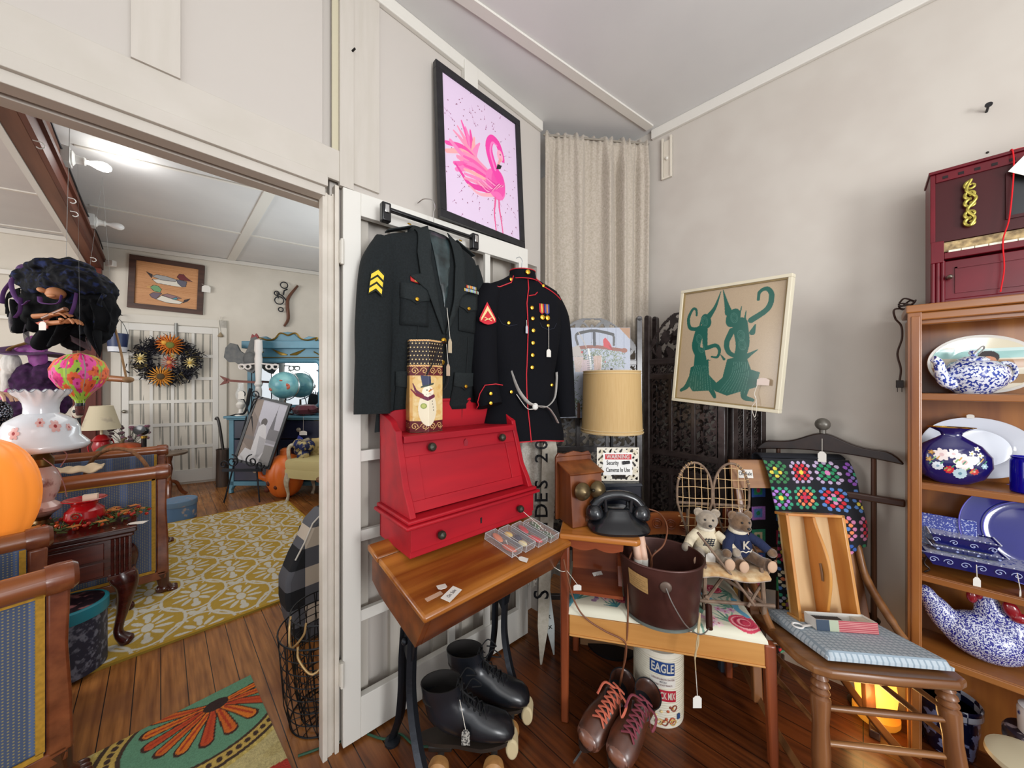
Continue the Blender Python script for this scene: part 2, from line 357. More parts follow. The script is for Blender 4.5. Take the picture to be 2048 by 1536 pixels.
struct('trim_5', G().bx(1.0, 1.08, YA-.03, YA, 2.0, 2.835), TRIM, bev=.003, smooth=0)
# ceiling crown and battens, room one
g = G(); g.bx(-1.9, 1.575, YA-.022, YA, ZC-.055, ZC)
struct('trim_6', g, TRIM, smooth=0, bev=.004)
g = G(); g.bx(XB-.022, XB, -1.3, .905, ZC-.055, ZC); struct('trim_7', g, TRIM, smooth=0, bev=.004)
a = at(935, 0, z=ZC); b_ = at(1300, 254, z=ZC)
g = G(); d = (b_-a).normalized(); g.bar(a-d*1.2, b_, .045, .02); struct('trim_8', g, TRIM, smooth=0)
# room two: back wall runs 15 degrees off
A15 = R(-15.2); bd = Vector((math.cos(A15), math.sin(A15), 0)); bn = Vector((-math.sin(A15), math.cos(A15), 0)); BW = at(437, 961, z=0)
def bwp(u, v, off=0):     # point on the back wall under a pixel
    a = (u-1024)/FPX; r = Vector(((1+a)/S2, (1-a)/S2, (768-v)/FPX)); o = Vector((0, 0, H)); t = (BW-bn*off-o).dot(bn)/r.dot(bn); return o+r*t
g = G(); q = BW+bn*.06; g.box(q-bd*1.0+Vector((0, 0, 1.52)), (7.2, .12, 3.06), (0, 0, -15.2)); struct('wall_back', g, M('d2cbbe', .8, col2='cbc4b7', sc=4, bump=.05), smooth=0)
struct('wall_far', G().bx(3.2, 3.32, 1.46, 5.8, 0, Z2), CREAM, smooth=0)
g = G(); c = BW-bn*.02+Vector((0, 0, Z2-.03)); g.box(c-bd*1.0, (7.2, .035, .05), (0, 0, -15.2)); struct('trim_9', g, TRIM, smooth=0)
g = G()
for (u0, v0, u1, v1) in ((150, 290, 530, 380), (180, 410, 485, 467)):
    p = at(u0, v0, z=Z2); q = at(u1, v1, z=Z2); dd = (q-p).normalized(); g.bar(p-dd*.0, q+dd*1.6, .028, .02)
struct('trim_10', g, TRIM, smooth=0)
g = G(); p = at(557, 352, z=Z2); g.box((p.x, 4.0, Z2-.008), (.085, 4.6, .016)); struct('trim_11', g, TRIM, smooth=0)
g = G()
for v0 in (375, 448, 497, 533):
    p = at(0, v0, z=Z2); g.bar(p-bd*1.5, p+bd*(abs(-.62-p.x)/bd.x), .03, .02)
struct('trim_12', g, TRIM, smooth=0)
# beam and post
WB = wood('5a3220', '7d4e36', 'y', .5, sc=7)
g = G(); g.bx(-.60, -.515, 1.6, 6.75, 2.70, Z2); struct('ceiling_beam', g, WB, bev=.004, smooth=0)
g = G(); g.bx(-.515, -.49, 1.6, 6.72, 2.70, 2.80); g.bx(-.512, -.47, 1.6, 6.7, 2.80, 2.835); struct('trim_13', g, wood('4a2013', '6a3420', 'y', .5, sc=7), smooth=0)
g = G(); g.bx(-.635, -.60, 1.6, 6.7, 2.695, 2.72); struct('trim_14', g, TRIM, smooth=0)
g = G(); g.bx(-.72, -.50, 6.42, 6.56, 0, 2.70); g.bx(-.68, -.54, 6.40, 6.42, .1, 2.6); struct('column_post', g, wood('54221a', '6b3024', 'z', .4, sc=7), bev=.006, smooth=0)
# lighter ledge on the wall left of the post
g = G()
for v0, t in ((543, .05), (634, .035)):
    p = bwp(0, v0, .03); g.box(p-bd*.1, (1.7, .05, t), (0, 0, -15.2))
struct('trim_15', g, TRIM, smooth=0)
t = thing('wall_nail', 'small dark nail in the cream board above the open lattice door', 'nail', at(702, 105, y=YA-.012), 0); G().cyl((0, 0, 0), (.006, -.022, .004), .0035).build('nail_shaft', M('2a2826', .5, .7), t)
for u, s, lb, em in ((122, 1.0, 'lit white bulb in the white socket nearest along the brown beam', 5), (176, 1.0, 'unlit white bulb in the farther white socket on the brown beam', 0)):
    a = (u-1024)/FPX; x = -.488; y = x*(1-a)/(1+a); z = 2.905 if em else 2.875
    t = thing('wall_bulb_lamp', lb, 'lamp', (x, y, z), 0, 'bare bulbs along the beam')
    G().box((.022, 0, 0), (.044, .11, .11)).build('junction_box', M('c9c9c6', .5), t, bev=.004)
    G().lathe([(.048, 0), (.05, .008), (.03, .02), (.024, .05), (.028, .06), (.024, .066)], n=20).build('socket', M('e6e6e2', .4), t, loc=(.044, 0, 0), rot=(0, 90, 0))
    G().lathe([(.013, 0), (.015, .025), (.028, .055), (.034, .085), (.03, .108), (.015, .125), (.001, .129)], n=20).build('light_bulb', M('fff9f0', .3, em=em) if em else M('ececea', .25), t, loc=(.105, 0, 0), rot=(0, 90, 0))
    if em:
        l = bpy.data.lights.new('bulb_light', 'POINT'); l.energy = 3.2; l.shadow_soft_size = .05; o = bpy.data.objects.new('bulb_light', l); COL.objects.link(o); o.location = (x+.3, y, z-.02)
# ================================================================ open lattice door against wall A
def lattice_door(root, w=.905, h=2.015, th=.028, mat=TRIM, bottom=.15, first=.155, step=.30):
    g = G(); g.bx(0, .062, 0, th, 0, h); g.bx(w-.062, w, 0, th, 0, h); g.bx(.062, w-.062, 0, th, 0, bottom); g.bx(.062, w-.062, 0, th, h-.085, h)
    g.build('door_frame', mat, root, bev=.002, smooth=0)
    g = G(); n = 6; z0 = bottom; z1 = h-.085
    for i in range(1, n): z = z0+(z1-z0)*i/n; g.bx(.062, w-.062, .006, th-.004, z-.02, z+.02)
    for i in range(1, 4): x = .062+(w-.124)*i/4; g.bx(x-.015, x+.015, .007, th-.005, z0, z1)
    g.build('muntins', mat, root, smooth=0)
d1 = thing('door_1', None, None, (.462, 1.318, .012), -4.6); d1['kind'] = 'structure'
lattice_door(d1, mat=M('d9d6ce', .5))
g = G()
for z in (.27, 1.78): g.bx(-.012, .004, -.004, .02, z-.04, z+.04); g.cyl((-.004, -.006, z-.045), (-.004, -.006, z+.045), .006)
g.build('door_hinge', M('d0cbc0', .5), d1)
# ================================================================ flamingo painting
t = thing('framed_flamingo_painting', 'tall black-framed painting of a pink flamingo on lilac, resting on the white door top', 'painting', (.835, 1.272, 2.03), 0, tilt=(-3.2, 0, -1))
w, h = .515, .69; fr = .033
g = G(); g.bx(0, w, -.012, .012, 0, fr); g.bx(0, w, -.012, .012, h-fr, h); g.bx(0, fr, -.012, .012, fr, h-fr); g.bx(w-fr, w, -.012, .012, fr, h-fr)
g.build('picture_frame', M('121216', .35, col2='1d1d22', sc=30, bump=.2), t, smooth=0, bev=.0015)
cw, ch = w-2*fr, h-2*fr; C = Canvas(cw, ch, 300, 'dcc6df')
P = lambda fx, fy: (fx*cw, (1-fy)*ch)
rr = random.Random(3)
for k in range(150):
    a = rr.uniform(0, 2*PI); q = rr.uniform(.28, .62); x, y = .5*cw+q*cw*math.cos(a), .5*ch+q*ch*math.sin(a)*.95
    C.ell(x, y, .0022, .003, '7a2050', math.degrees(a)); 
    if k % 3 == 0: C.line([(x, y), (x+.022*math.cos(a), y+.022*math.sin(a))], (.0018, .0006), 'a04a86')
def feather(pts, w0, w1, c): C.line([tuple(p)[:2] for p in bez([P(*p)+(0,) for p in pts], 10)], (w0, w1), c)
F = ['f08fb0', 'ee5fa8', 'f27bb5', 'e94b9f', 'f7a7a8', 'f284b8']
for i, tip in enumerate([(.17, .33), (.22, .27), (.27, .30), (.33, .30), (.38, .34), (.45, .36), (.12, .38)]):
    feather([(.52, .60), (.38, .50), ((tip[0]+.36)/2, (tip[1]+.47)/2), tip], .05, .008, F[i % 6])
for i, tip in enumerate([(.03, .50), (.03, .56), (.08, .47), (.16, .56), (.12, .62), (.14, .66)]):
    feather([(.62, .60), (.45, .54), (.24, .47+.03*i), tip], .045, .018, F[(i+3) % 6])
feather([(.68, .68), (.5, .70), (.30, .72), (.13, .62)], .045, .010, 'e03c98'); feather([(.6, .72), (.42, .76), (.28, .73)], .02, .008, 'f6a9b4')
for k in range(7): feather([(.70, .60+.012*k), (.55, .55+.02*k), (.38, .50+.03*k), (.24, .50+.032*k)], .030, .012, F[k % 6])
C.ell(*P(.66, .62), .062, .075, 'f06ab0', 20); C.ell(*P(.70, .60), .045, .07, 'e84fa4', 0)
for k in range(9): feather([(.78-.01*k, .60), (.70-.02*k, .62+.012*k), (.55-.02*k, .60+.01*k)], .006, .002, ('c92c86', 'ffc0cf', 'd63a92')[k % 3])
feather([(.72, .56), (.62, .45), (.58, .34), (.63, .26), (.71, .27), (.76, .34), (.775, .38)], .05, .030, 'ea3fa2'); feather([(.66, .5), (.60, .38), (.63, .29), (.70, .29)], .012, .008, 'f27fc0')
C.ell(*P(.74, .36), .02, .028, 'f4a6c0', 10); C.ell(*P(.745, .35), .0035, .004, '141418')
C.poly([P(.735, .37), (P(.765, .39)), P(.70, .47), P(.69, .45)], 'e8a0a0'); C.poly([P(.70, .44), P(.765, .435), P(.74, .47), P(.675, .49)], '16161a')
feather([(.655, .70), (.64, .78), (.625, .86), (.64, .99)], .012, .007, 'e05a92'); feather([(.70, .70), (.70, .80), (.72, .88), (.74, .99)], .012, .007, 'e05a92'); C.ell(*P(.69, .70), .028, .018, 'ee6ab0')
C.surf(lambda x, y: (fr+x, -.004, fr+y)).build('painted_panel', attr(.6), t, smooth=0)
G().bx(fr*.5, w-fr*.5, -.002, .010, fr*.5, h-fr*.5).build('backing_board', M('a5742c', .7), t, smooth=0)
# ================================================================ curtain across the corner
ca, cb = Vector((1.588, 1.315, 0)), Vector((2.085, .925, 0)); cd = (cb-ca).normalized(); cn = Vector((cd.y, -cd.x, 0)); cl = (cb-ca).length
t = thing('beige_curtain', 'beige textured curtain gathered on a rod across the room corner', 'curtain', ca, 0)
def curt(u, v):
    zz = 2.79-v*2.6; f = min(1, v*14)
    ph = u*2*PI*4.1+1.6*math.sin(u*7.3+.6)+.5*math.sin(u*19)+.3*math.sin(v*5+u*12); s_ = u*(1-.02*v)
    amp = (.008+.026*f*(1-.2*math.sin(v*3)))*(.45+.55*math.sin(u*PI)**2+.3*math.sin(u*11)**2); off = amp*math.sin(ph)+.010*math.sin(ph*2.3+1)*f+.006*math.sin(u*110)*math.exp(-v*12)
    top = .008*math.sin(u*70)*math.exp(-v*60)
    p = cd*(s_*cl)+cn*off; return (p.x, p.y, zz+top)
CURT = M('bbb0a2', .95, col2='aca191', sc=90, bump=.8, det=3, sheen=.2)
G().grid(curt, 260, 60).build('curtain_panel', CURT, t, solid=.003, smooth=80)
g = G(); p0 = Vector((0, 0, 2.775)); g.cyl(p0-cd*.01, p0+cd*(cl+.01), .006); g.build('curtain_rod', M('8a8275', .5), t)
# ================================================================ army jacket & marine jacket
def ssup(a, p): return math.copysign(abs(a)**p, a)
class Jacket:
    def __init__(s, prof): s.p = prof    # rows z, halfwidth, depth front, depth back
    def row(s, z):
        P_ = s.p
        if z >= P_[0][0]: return P_[0][1:]
        for a, b in zip(P_, P_[1:]):
            if z >= b[0]:
                t = (a[0]-z)/(a[0]-b[0]); t = t*t*(3-2*t) if a[0]-b[0] > .2 else t; return tuple(a[i]+(b[i]-a[i])*t for i in (1, 2, 3))
        return P_[-1][1:]
    def fy(s, x, z, off=.0):
        w, df, db = s.row(z); q = min(abs(x)/w, .999); return -(df*(1-q**2.4)**.42)-off+.004*math.sin(x*40+z*9)
    def fn(s, off): return lambda x, z: (x, s.fy(x, z, off), z)
    def body(s, g, n=64, m=60, gap=None):
        z0, z1 = s.p[0][0], s.p[-1][0]; rings = []
        for i in range(m+1):
            z = z0+(z1-z0)*i/m; w, df, db = s.row(z); r = []
            for k in range(n):
                t = 2*PI*k/n; x = w*ssup(math.cos(t), .8)
                y = s.fy(x, z) if math.sin(t) < 0 else db*(max(0, 1-(abs(x)/w)**2.4))**.42
                dz = -.012*math.cos(t*2) if i == m else 0
                r.append((x, y, z+dz))
            rings.append(r)
        return g.loft(rings)
def sleeve(g, pts, rx, ry, n=20, wav=.004):
    pts = bez(pts, 8); m = len(pts)-1; rings = []
    for i, p in enumerate(pts):
        t = i/m; d = (pts[min(i+1, m)]-pts[max(i-1, 0)]).normalized(); a = Vector((1, 0, 0)); a = (a-d*a.dot(d)).normalized(); b = d.cross(a)
        k = t*(len(rx)-1); j = min(int(k), len(rx)-2); f = k-j; RX = rx[j]*(1-f)+rx[j+1]*f; RY = ry[j]*(1-f)+ry[j+1]*f
        rings.append([p+a*(RX*math.cos(2*PI*q/n)*(1+wav*8*math.sin(5*2*PI*q/n+t*9)))+b*(RY*math.sin(2*PI*q/n)) for q in range(n)])
    g.loft(rings); return rings
def button(parent, p, r=.009, mat=None):
    return G().lathe([(r*.9, 0), (r, r*.25), (r*.8, r*.5), (r*.45, r*.55), (.0004, r*.65)], n=14).build('button', mat or GOLD, parent, loc=p, rot=(90, 0, 0))
def line_on(g, fnn, pts, r=.0022, st=10):
    P_ = []
    for (x0, z0), (x1, z1) in zip(pts, pts[1:]):
        P_ += [fnn(x0+(x1-x0)*i/st, z0+(z1-z0)*i/st) for i in range(st)]
    P_.append(fnn(*pts[-1])); g.tube(P_, r, 6); return g
ARMY = M('1c2123', .9, col2='171b1c', sc=160, bump=.12, spec=.25); ARMYL = M('24292a', .9, col2='1e2324', sc=160, bump=.12, spec=.25)
a1 = thing('green_army_dress_jacket', 'dark green army jacket with yellow stripes on its sleeve, on a black clip hanger', 'jacket', (.785, 1.245, 1.915), -3, 'uniform jackets on hangers')
J = Jacket([(.015, .065, .035, .03), (-.012, .12, .045, .03), (-.045, .205, .06, .032), (-.09, .222, .07, .035), (-.25, .215, .09, .035), (-.45, .20, .085, .035), (-.60, .215, .06, .035), (-.68, .225, .032, .03), (-.76, .235, .028, .03)])
J.body(G()).build('jacket_body', ARMY, a1, smooth=60)
for sx_ in (-1, 1):
    g = G()
    if sx_ < 0: rg = sleeve(g, [(-.172, .01, -.075), (-.212, 0, -.17), (-.238, -.01, -.36), (-.252, -.03, -.52), (-.258, -.045, -.70)], [.062, .072, .066, .062, .062], [.05, .056, .05, .046, .044])
    else: rg = sleeve(g, [(.180, .02, -.075), (.215, .03, -.17), (.215, .04, -.36), (.22, .035, -.52), (.215, .03, -.66)], [.055, .06, .058, .055, .052], [.06, .066, .06, .055, .05])
    sv = g.build('sleeve', ARMY, a1, smooth=60)
    if sx_ < 0:
        c = G(); c.prism([(-.024, -.045), (-.024, .035), (-.004, .05), (0, .052), (.004, .05), (.024, .035), (.024, -.045), (0, -.028)], -.002, .002)
        pb = c.build('rank_patch', M('1a2018', .9), sv, loc=(-.252, -.066, -.245), rot=(-4, 6, -34))
        for k in range(3):
            G().prism([(-.021, -.038+.025*k), (0, -.020+.025*k), (.021, -.038+.025*k), (.021, -.022+.025*k), (0, -.004+.025*k), (-.021, -.022+.025*k)], -.004, -.0015).build('chevron', M('e8c63a', .8), pb)
f = J.fn(.003); f2 = J.fn(.012); f3 = J.fn(.018)
# shirt opening, collar, lapels
patch([(-.05, .005), (.05, .005), (.035, -.12), (.0, -.30), (-.02, -.20)], J.fn(.004)).build('lining', M('3b4a4c', .3, col2='0c1011', sc=14, bump=.4), a1, solid=.002)
for sg in (-1, 1):
    A = [(.045*sg, .022), (.088*sg, .004), (.105*sg, -.10), (.098*sg, -.185), (.14*sg, -.20), (.075*sg, -.245), (.008*sg, -.40), (0, -.40), (.03*sg, -.28), (.055*sg, -.12)]
    if sg < 0: A = [(x*1.0, z) for x, z in A]
    patch(A, J.fn(.014 if sg < 0 else .018)).build('lapel', ARMYL, a1, solid=.004)
g = G(); g.tube(bez([(-.095, -.02, -.02), (-.07, .025, .03), (0, .05, .04), (.07, .025, .03), (.095, -.02, -.02)], 6), .020, 10, flat=.5); g.build('collar', ARMYL, a1)
for sg in (-1, 1):
    c = (-.117 if sg < 0 else .117)
    for k, (z0, z1, ww) in enumerate(((-.24, -.38, .05), (-.56, -.70, .058))):
        patch([(c-ww, z0), (c+ww, z0), (c+ww, z1), (c-ww, z1)], J.fn(.005)).build('pocket', ARMY, a1, solid=.003)
        fl = patch([(c-ww-.003, z0+.012), (c+ww+.003, z0+.012), (c+ww+.003, z0-.042), (c+.02, z0-.05), (c, z0-.062), (c-.02, z0-.05), (c-ww-.003, z0-.042)], J.fn(.010)).build('pocket_flap', ARMYL, a1, solid=.003)
        button(a1, (c, J.fy(c, z0-.045, .014), z0-.045), .008)
    G().bar((sg*.10, -.012, .012), (sg*.195, -.01, -.03), .035, .005).build('shoulder_strap', ARMYL, a1, bev=.001)
    o = button(a1, (sg*.115, -.03, .012), .008); o.rotation_euler = (R(35), 0, 0)
g = G(); line_on(g, J.fn(.004), [(.012, -.40), (.010, -.76)], .002); line_on(g, J.fn(.004), [(-.10, -.26), (-.115, -.50), (-.10, -.76)], .0012); line_on(g, J.fn(.004), [(.125, -.40), (.12, -.76)], .0012); g.build('seam', M('14181a', .9), a1)
for z in (-.425, -.51, -.60): button(a1, (0, J.fy(0, z, .004), z), .0115)
button(a1, (-.20, J.fy(-.20, -.62, .01), -.62), .009)
patch([(-.135, -.198), (-.092, -.205), (-.092, -.225), (-.135, -.218)], J.fn(.006), .05).build('unit_citation', M('c22a28', .6), a1, solid=.004)
patch([(-.121, -.203), (-.106, -.205), (-.106, -.220), (-.121, -.218)], J.fn(.009), .05).build('unit_citation', M('c9b24a', .6), a1, solid=.004)
cols = ['c23a34', 'e0c256', '3a62a8', 'd9d9d4', '58a05a', 'b03060', '8fb4d8']
for r_, (n_, z_) in enumerate(((2, -.192), (3, -.207))):
    for k in range(n_):
        x0 = .088+(.012 if r_ == 0 else 0)+.026*k
        for q in range(5): patch([(x0+.005*q, z_), (x0+.005*q+.0048, z_), (x0+.005*q+.0048, z_-.012), (x0+.005*q, z_-.012)], J.fn(.024), .05).build('ribbon_stripe', M(cols[(q if q < 3 else 4-q)+k+r_ % 7], .7), a1, solid=.003)
g = G(); g.box((.238, -.02, -.17), (.012, .03, .05)); g.build('shoulder_patch', M('4f9bd0', .7), a1, bev=.004)
hg = G(); hg.bar((-.20, -.01, .052), (.20, -.01, .052), .022, .012); HB = M('111215', .3)
ho = hg.build('hanger', HB, a1, bev=.003)
g = G(); g.tube(bez([(0, -.01, .055), (0, -.01, .10), (.006, -.01, .125), (0, 0, .155), (-.022, .03, .165), (-.035, .06, .155)], 6), .002, 6); g.build('hanger_hook', CHROME, ho)
for sx_ in (-1, 1):
    g = G(); g.box((sx_*.20, -.012, .035), (.034, .03, .07)); g.build('hanger_clip', HB, ho, bev=.005)
    G().box((sx_*.20, -.030, .045), (.016, .004, .03)).build('clip_spring', CHROME, ho, bev=.002)
price_tag(a1, (.005, J.fy(.005, -.42, .02), -.30), (.012, J.fy(.01, -.42, .03), -.42), .018, .055, 10, M('b7a78c', .8))
# marine dress blues
NAVY = M('090a11', .9, col2='07080d', sc=160, bump=.1, spec=.2); RED = M('c51f2e', .6)
m1 = thing('navy_marine_dress_coat', 'navy blue marine dress coat with red piping, medals and untied white belt', 'jacket', (1.215, 1.15, 1.815), -24, 'uniform jackets on hangers')
K = Jacket([(.02, .055, .045, .045), (-.012, .105, .055, .055), (-.045, .185, .065, .065), (-.09, .205, .078, .07), (-.25, .195, .10, .07), (-.45, .165, .09, .065), (-.55, .175, .10, .07), (-.76, .215, .115, .075)])
K.body(G()).build('coat_body', NAVY, m1, smooth=60)
g = G(); sleeve(g, [(-.155, -.01, -.07), (-.195, -.03, -.17), (-.205, -.05, -.36), (-.20, -.065, -.50), (-.185, -.09, -.59)], [.058, .068, .062, .058, .056], [.062, .07, .06, .056, .052])
sl = g.build('sleeve', NAVY, m1, smooth=60)
g = G(); sleeve(g, [(.155, .02, -.07), (.20, .02, -.17), (.225, .02, -.36), (.24, .02, -.52), (.245, .01, -.66)], [.05, .06, .055, .052, .05], [.06, .066, .06, .055, .05]); sr = g.build('sleeve', NAVY, m1, smooth=60)
# cuff piping and chevron on near sleeve
g = G(); g.tube([(-.244, -.085, -.60), (-.24, -.10, -.585), (-.245, -.105, -.57), (-.238, -.115, -.535), (-.22, -.130, -.50), (-.175, -.138, -.495), (-.14, -.125, -.50)], .0022, 6); g.build('cuff_piping', RED, sl)
for z in (-.535, -.575): button(sl, (-.20, -.145, z), .008)
pb = G().prism([(0, .06), (.036, -.012), (.036, -.026), (.018, -.036), (0, -.04), (-.018, -.036), (-.036, -.026), (-.036, -.012)], -.002, .002).build('rank_patch', M('c41f30', .8), sl, loc=(-.205, -.118, -.205), rot=(-8, 0, 0))
G().prism([(0, .042), (.030, -.014), (.030, -.026), (0, .020), (-.030, -.026), (-.030, -.014)], -.005, -.0015).build('chevron', M('e6c68c', .8), pb)
g = G(); g.bar((-.016, -.004, -.024), (.016, -.004, -.010), .004, .003); g.bar((.016, -.004, -.024), (-.016, -.004, -.010), .004, .003); g.build('crossed_rifles', M('e6c68c', .8), pb)
# standing collar
g = G(); g.loft([[(.07*math.cos(a)*(1-.12*k), -.012+.055*math.sin(a)*(1-.1*k)+.0*k, -.01+.045*k) for a in np.linspace(0, 2*PI, 28, endpoint=False)] for k in (0, 1)]); g.build('collar', NAVY, m1)
g = G(); g.tube([(.062*math.cos(a), -.012+.05*math.sin(a), .036) for a in np.linspace(0, 2*PI, 28, endpoint=False)], .0024, 6, True)
g.tube([(.072*math.cos(a), -.012+.057*math.sin(a), -.010) for a in np.linspace(-PI, 0, 20)], .0022, 6)
ff = K.fn(.003)
line_on(g, ff, [(.008, -.012), (.004, -.06), (-.005, -.09), (-.012, -.13), (-.012, -.40), (-.016, -.55), (-.004, -.755)], .0025, 12)
line_on(g, ff, [(.0, -.095), (.035, -.085), (.05, -.07)], .0022)
for sg in (-1, 1): line_on(g, ff, [(.055*sg, .005), (.09*sg, -.04), (.165*sg, -.075), (.19*sg, -.085)] if sg > 0 else [(-.06, .0), (-.075, -.035), (-.13, -.06), (-.17, -.055)], .0024)
zb = [(x, -.76+.012) for x in np.linspace(-.2, .2, 18)]; g.tube([(x, K.fy(x, -.755, .0), -.750-.020*(x/.2)**2) for x, z in zb], .0028, 6)
g.build('red_piping', RED, m1)
for z in (-.15, -.20, -.255, -.31, -.365, -.42): button(m1, (.012, K.fy(.012, z, .003), z), .0095)
button(m1, (0, -.072, .016), .012)
for x, z in ((-.075, -.02), (.085, -.035), (-.10, -.225), (.095, -.225), (.12, -.50), (-.09, -.53)): button(m1, (x, K.fy(x, z, .004), z), .008)
g = G(); line_on(g, K.fn(.003), [(.05, -.215), (.06, -.235), (.095, -.245), (.13, -.235), (.145, -.21)], .0012); g.build('pocket_seam', M('1e2130', .8), m1)
g = G(); line_on(g, K.fn(.003), [(-.145, -.20), (-.13, -.23), (-.10, -.24), (-.06, -.23)], .0012); g.build('pocket_seam', M('1e2130', .8), m1)
for k, (x0, cc) in enumerate(((.052, ['c92a3a', 'e0c256', 'c92a3a']), (.080, ['4a4f9a', 'c88a4a', '4a4f9a']))):
    rb = patch([(x0, -.125), (x0+.025, -.125), (x0+.025, -.165), (x0+.0125, -.175), (x0, -.165)], K.fn(.005), .05).build('medal_ribbon', M(cc[0], .7), m1, solid=.002)
    patch([(x0+.0085, -.1252), (x0+.0165, -.1252), (x0+.0165, -.168), (x0+.0085, -.168)], K.fn(.008), .05).build('ribbon_stripe', M(cc[1], .7), rb, solid=.001)
    button(m1, (x0+.0125, K.fy(x0+.0125, -.185, .006), -.19), .0125)
wb = M('d9d7d1', .55)
g = G(); y0 = K.fy(0, -.55, .012)
for pts, r_ in (([(-.085, y0+.03, -.44), (-.06, y0+.005, -.52), (-.02, y0-.008, -.575), (.01, y0-.014, -.59)], .018), ([(.01, y0-.014, -.59), (.06, y0-.02, -.60), (.11, y0-.015, -.56), (.14, y0+.02, -.48), (.145, y0+.03, -.44)], .008),
                ([(-.07, y0, -.54), (-.03, y0-.02, -.60), (.0, y0-.025, -.605), (.02, y0-.02, -.60)], .009), ([(.02, y0-.018, -.592), (.07, y0-.025, -.60), (.10, y0-.03, -.635), (.12, y0-.03, -.67)], .014)):
    g.tube(bez(pts, 6), r_, 8, flat=.18)
g.ball((.012, y0-.02, -.595), (.014, .01, .016)); g.build('white_belt', wb, m1)
g = G(); g.tube(bez([(0, 0, .0), (0, 0, .07), (.004, 0, .09), (.0, .02, .115), (-.008, .05, .12)], 6), .0018, 6); g.tube(bez([(-.05, 0, .0), (-.02, 0, .035), (0, 0, .05), (.02, 0, .035), (.05, 0, .0)], 5), .004, 8); g.build('hanger', M('d5dde2', .15, trans=.7), m1)
price_tag(m1, (.095, K.fy(.095, -.23, .01), -.23), (.095, K.fy(.095, -.33, .012), -.335), .022, .036)
price_tag(m1, (-.02, K.fy(-.02, -.21, .01), -.21), (-.022, K.fy(-.02, -.25, .012), -.235), .014, .035, 25, M('b9c0c8', .8))
# ================================================================ school desk
DX = wood('74380f', 'bd7a32', 'x', .3, sc=9, coat=.25); DX2 = wood('4a2210', '7a3f1a', 'x', .35, sc=9, coat=.2)
t = thing('school_desk', 'antique school desk with sloping brown wooden top and black cast iron legs', 'desk', (.492, .80, 0), -1)
w, dp = .61, .37
def top_z(y): return .715+(y/.37)*.07
g = G(); g.prism([(0, .697), (.285, top_z(.285)-.02), (.285, top_z(.285)), (0, .717)], -.012, w+.012, 'x'); g.build('desk_top', DX, t, bev=.007, smooth=50)
g = G(); g.prism([(.289, top_z(.289)-.02), (dp, top_z(dp)-.02), (dp, top_z(dp)), (.289, top_z(.289))], -.012, w+.012, 'x'); g.build('fixed_top_strip', DX, t, bev=.005, smooth=50)
sd = [(.012, .697), (dp-.01, top_z(dp)-.022), (dp-.01, .665), (.30, .64), (.07, .595)]
for x in (0, w-.018): G().prism(sd, x, x+.018, 'x').build('side_panel', DX2, t, bev=.002, smooth=0)
g = G(); g.prism([(.012, .697), (.03, .697), (.085, .598), (.070, .595)], .018, w-.018, 'x'); g.build('front_panel', DX2, t, bev=.002, smooth=0)
g = G(); g.prism([(.07, .595), (.30, .64), (.30, .652), (.07, .607)], .018, w-.018, 'x'); g.bx(.018, w-.018, dp-.02, dp-.008, .65, .765); g.build('book_box', DX2, t, smooth=0)
for x in (.105, .535):
    g = G(); y0 = .30
    g.prism([(.17, .60), (.36, .63), (.36, .52), (.335, .40), (.30, .36), (.265, .40), (.24, .50)], x-.006, x+.006, 'x'); g.build('leg_bracket', IRON, t, bev=.002)
    for pts in ([(.275, .48), (.285, .38), (.285, .25), (.245, .12), (.185, .03), (.165, .006)], [(.33, .48), (.345, .36), (.35, .25), (.37, .14), (.41, .055), (.43, .012)]):
        P_ = bez([(x, a, b) for a, b in pts], 6); g = G()
        for a, b in zip(P_, P_[1:]): pass
        g.tube(P_, .019, 4, flat=.32, up=(1, 0, 0)); g.lathe([(.028, 0), (.028, .008), (.018, .014), (.0005, .018)], c=(x, pts[-1][0], 0), n=14); g.build('leg', IRON, t)
    G().ball((x-.012, .31, .44), .012).build('bolt', IRON, t)
# loose paper tags on the desk
def flat_card(name, label, u, v, z, w_, h_, rz, writing=None, cat='tag', col=PAPER, grp=None, tilt=0, cut=False):
    p = at(u, v, z=z); o = thing(name, label, cat, p, rz, grp, tilt=(tilt, 0, rz))
    poly = [(-w_/2, -h_/2), (w_/2, -h_/2), (w_/2, h_/2), (-w_/2, h_/2)] if not cut else [(-w_/2, -h_/2), (w_/2, -h_/2), (w_/2, h_*.25), (w_*.25, h_/2), (-w_*.25, h_/2), (-w_/2, h_*.25)]
    G().prism(poly, 0, .0012, 'z').build('card', col, o)
    if writing: text(writing, h_*.5, M('2a2a30', .8), o, lambda x, y, zz: Vector((x, y, .0014+abs(zz))), 'handwriting', sx=.8)
    return o
flat_card('sale_card', 'white card handwritten on sale lying on the desk corner', 903, 1188, .736, .062, .030, 22, 'On Sale', tilt=8)
flat_card('paper_price_tag', 'small white tag with clipped corners lying behind the sale card on the desk', 884, 1174, .742, .026, .030, 160, cut=True, tilt=8)
flat_card('tape_strip', 'piece of clear tape lying left of the sale card on the desk', 868, 1193, .736, .05, .014, 0, cat='tape', col=M('d8b8a0', .3, alpha=.5), tilt=8)
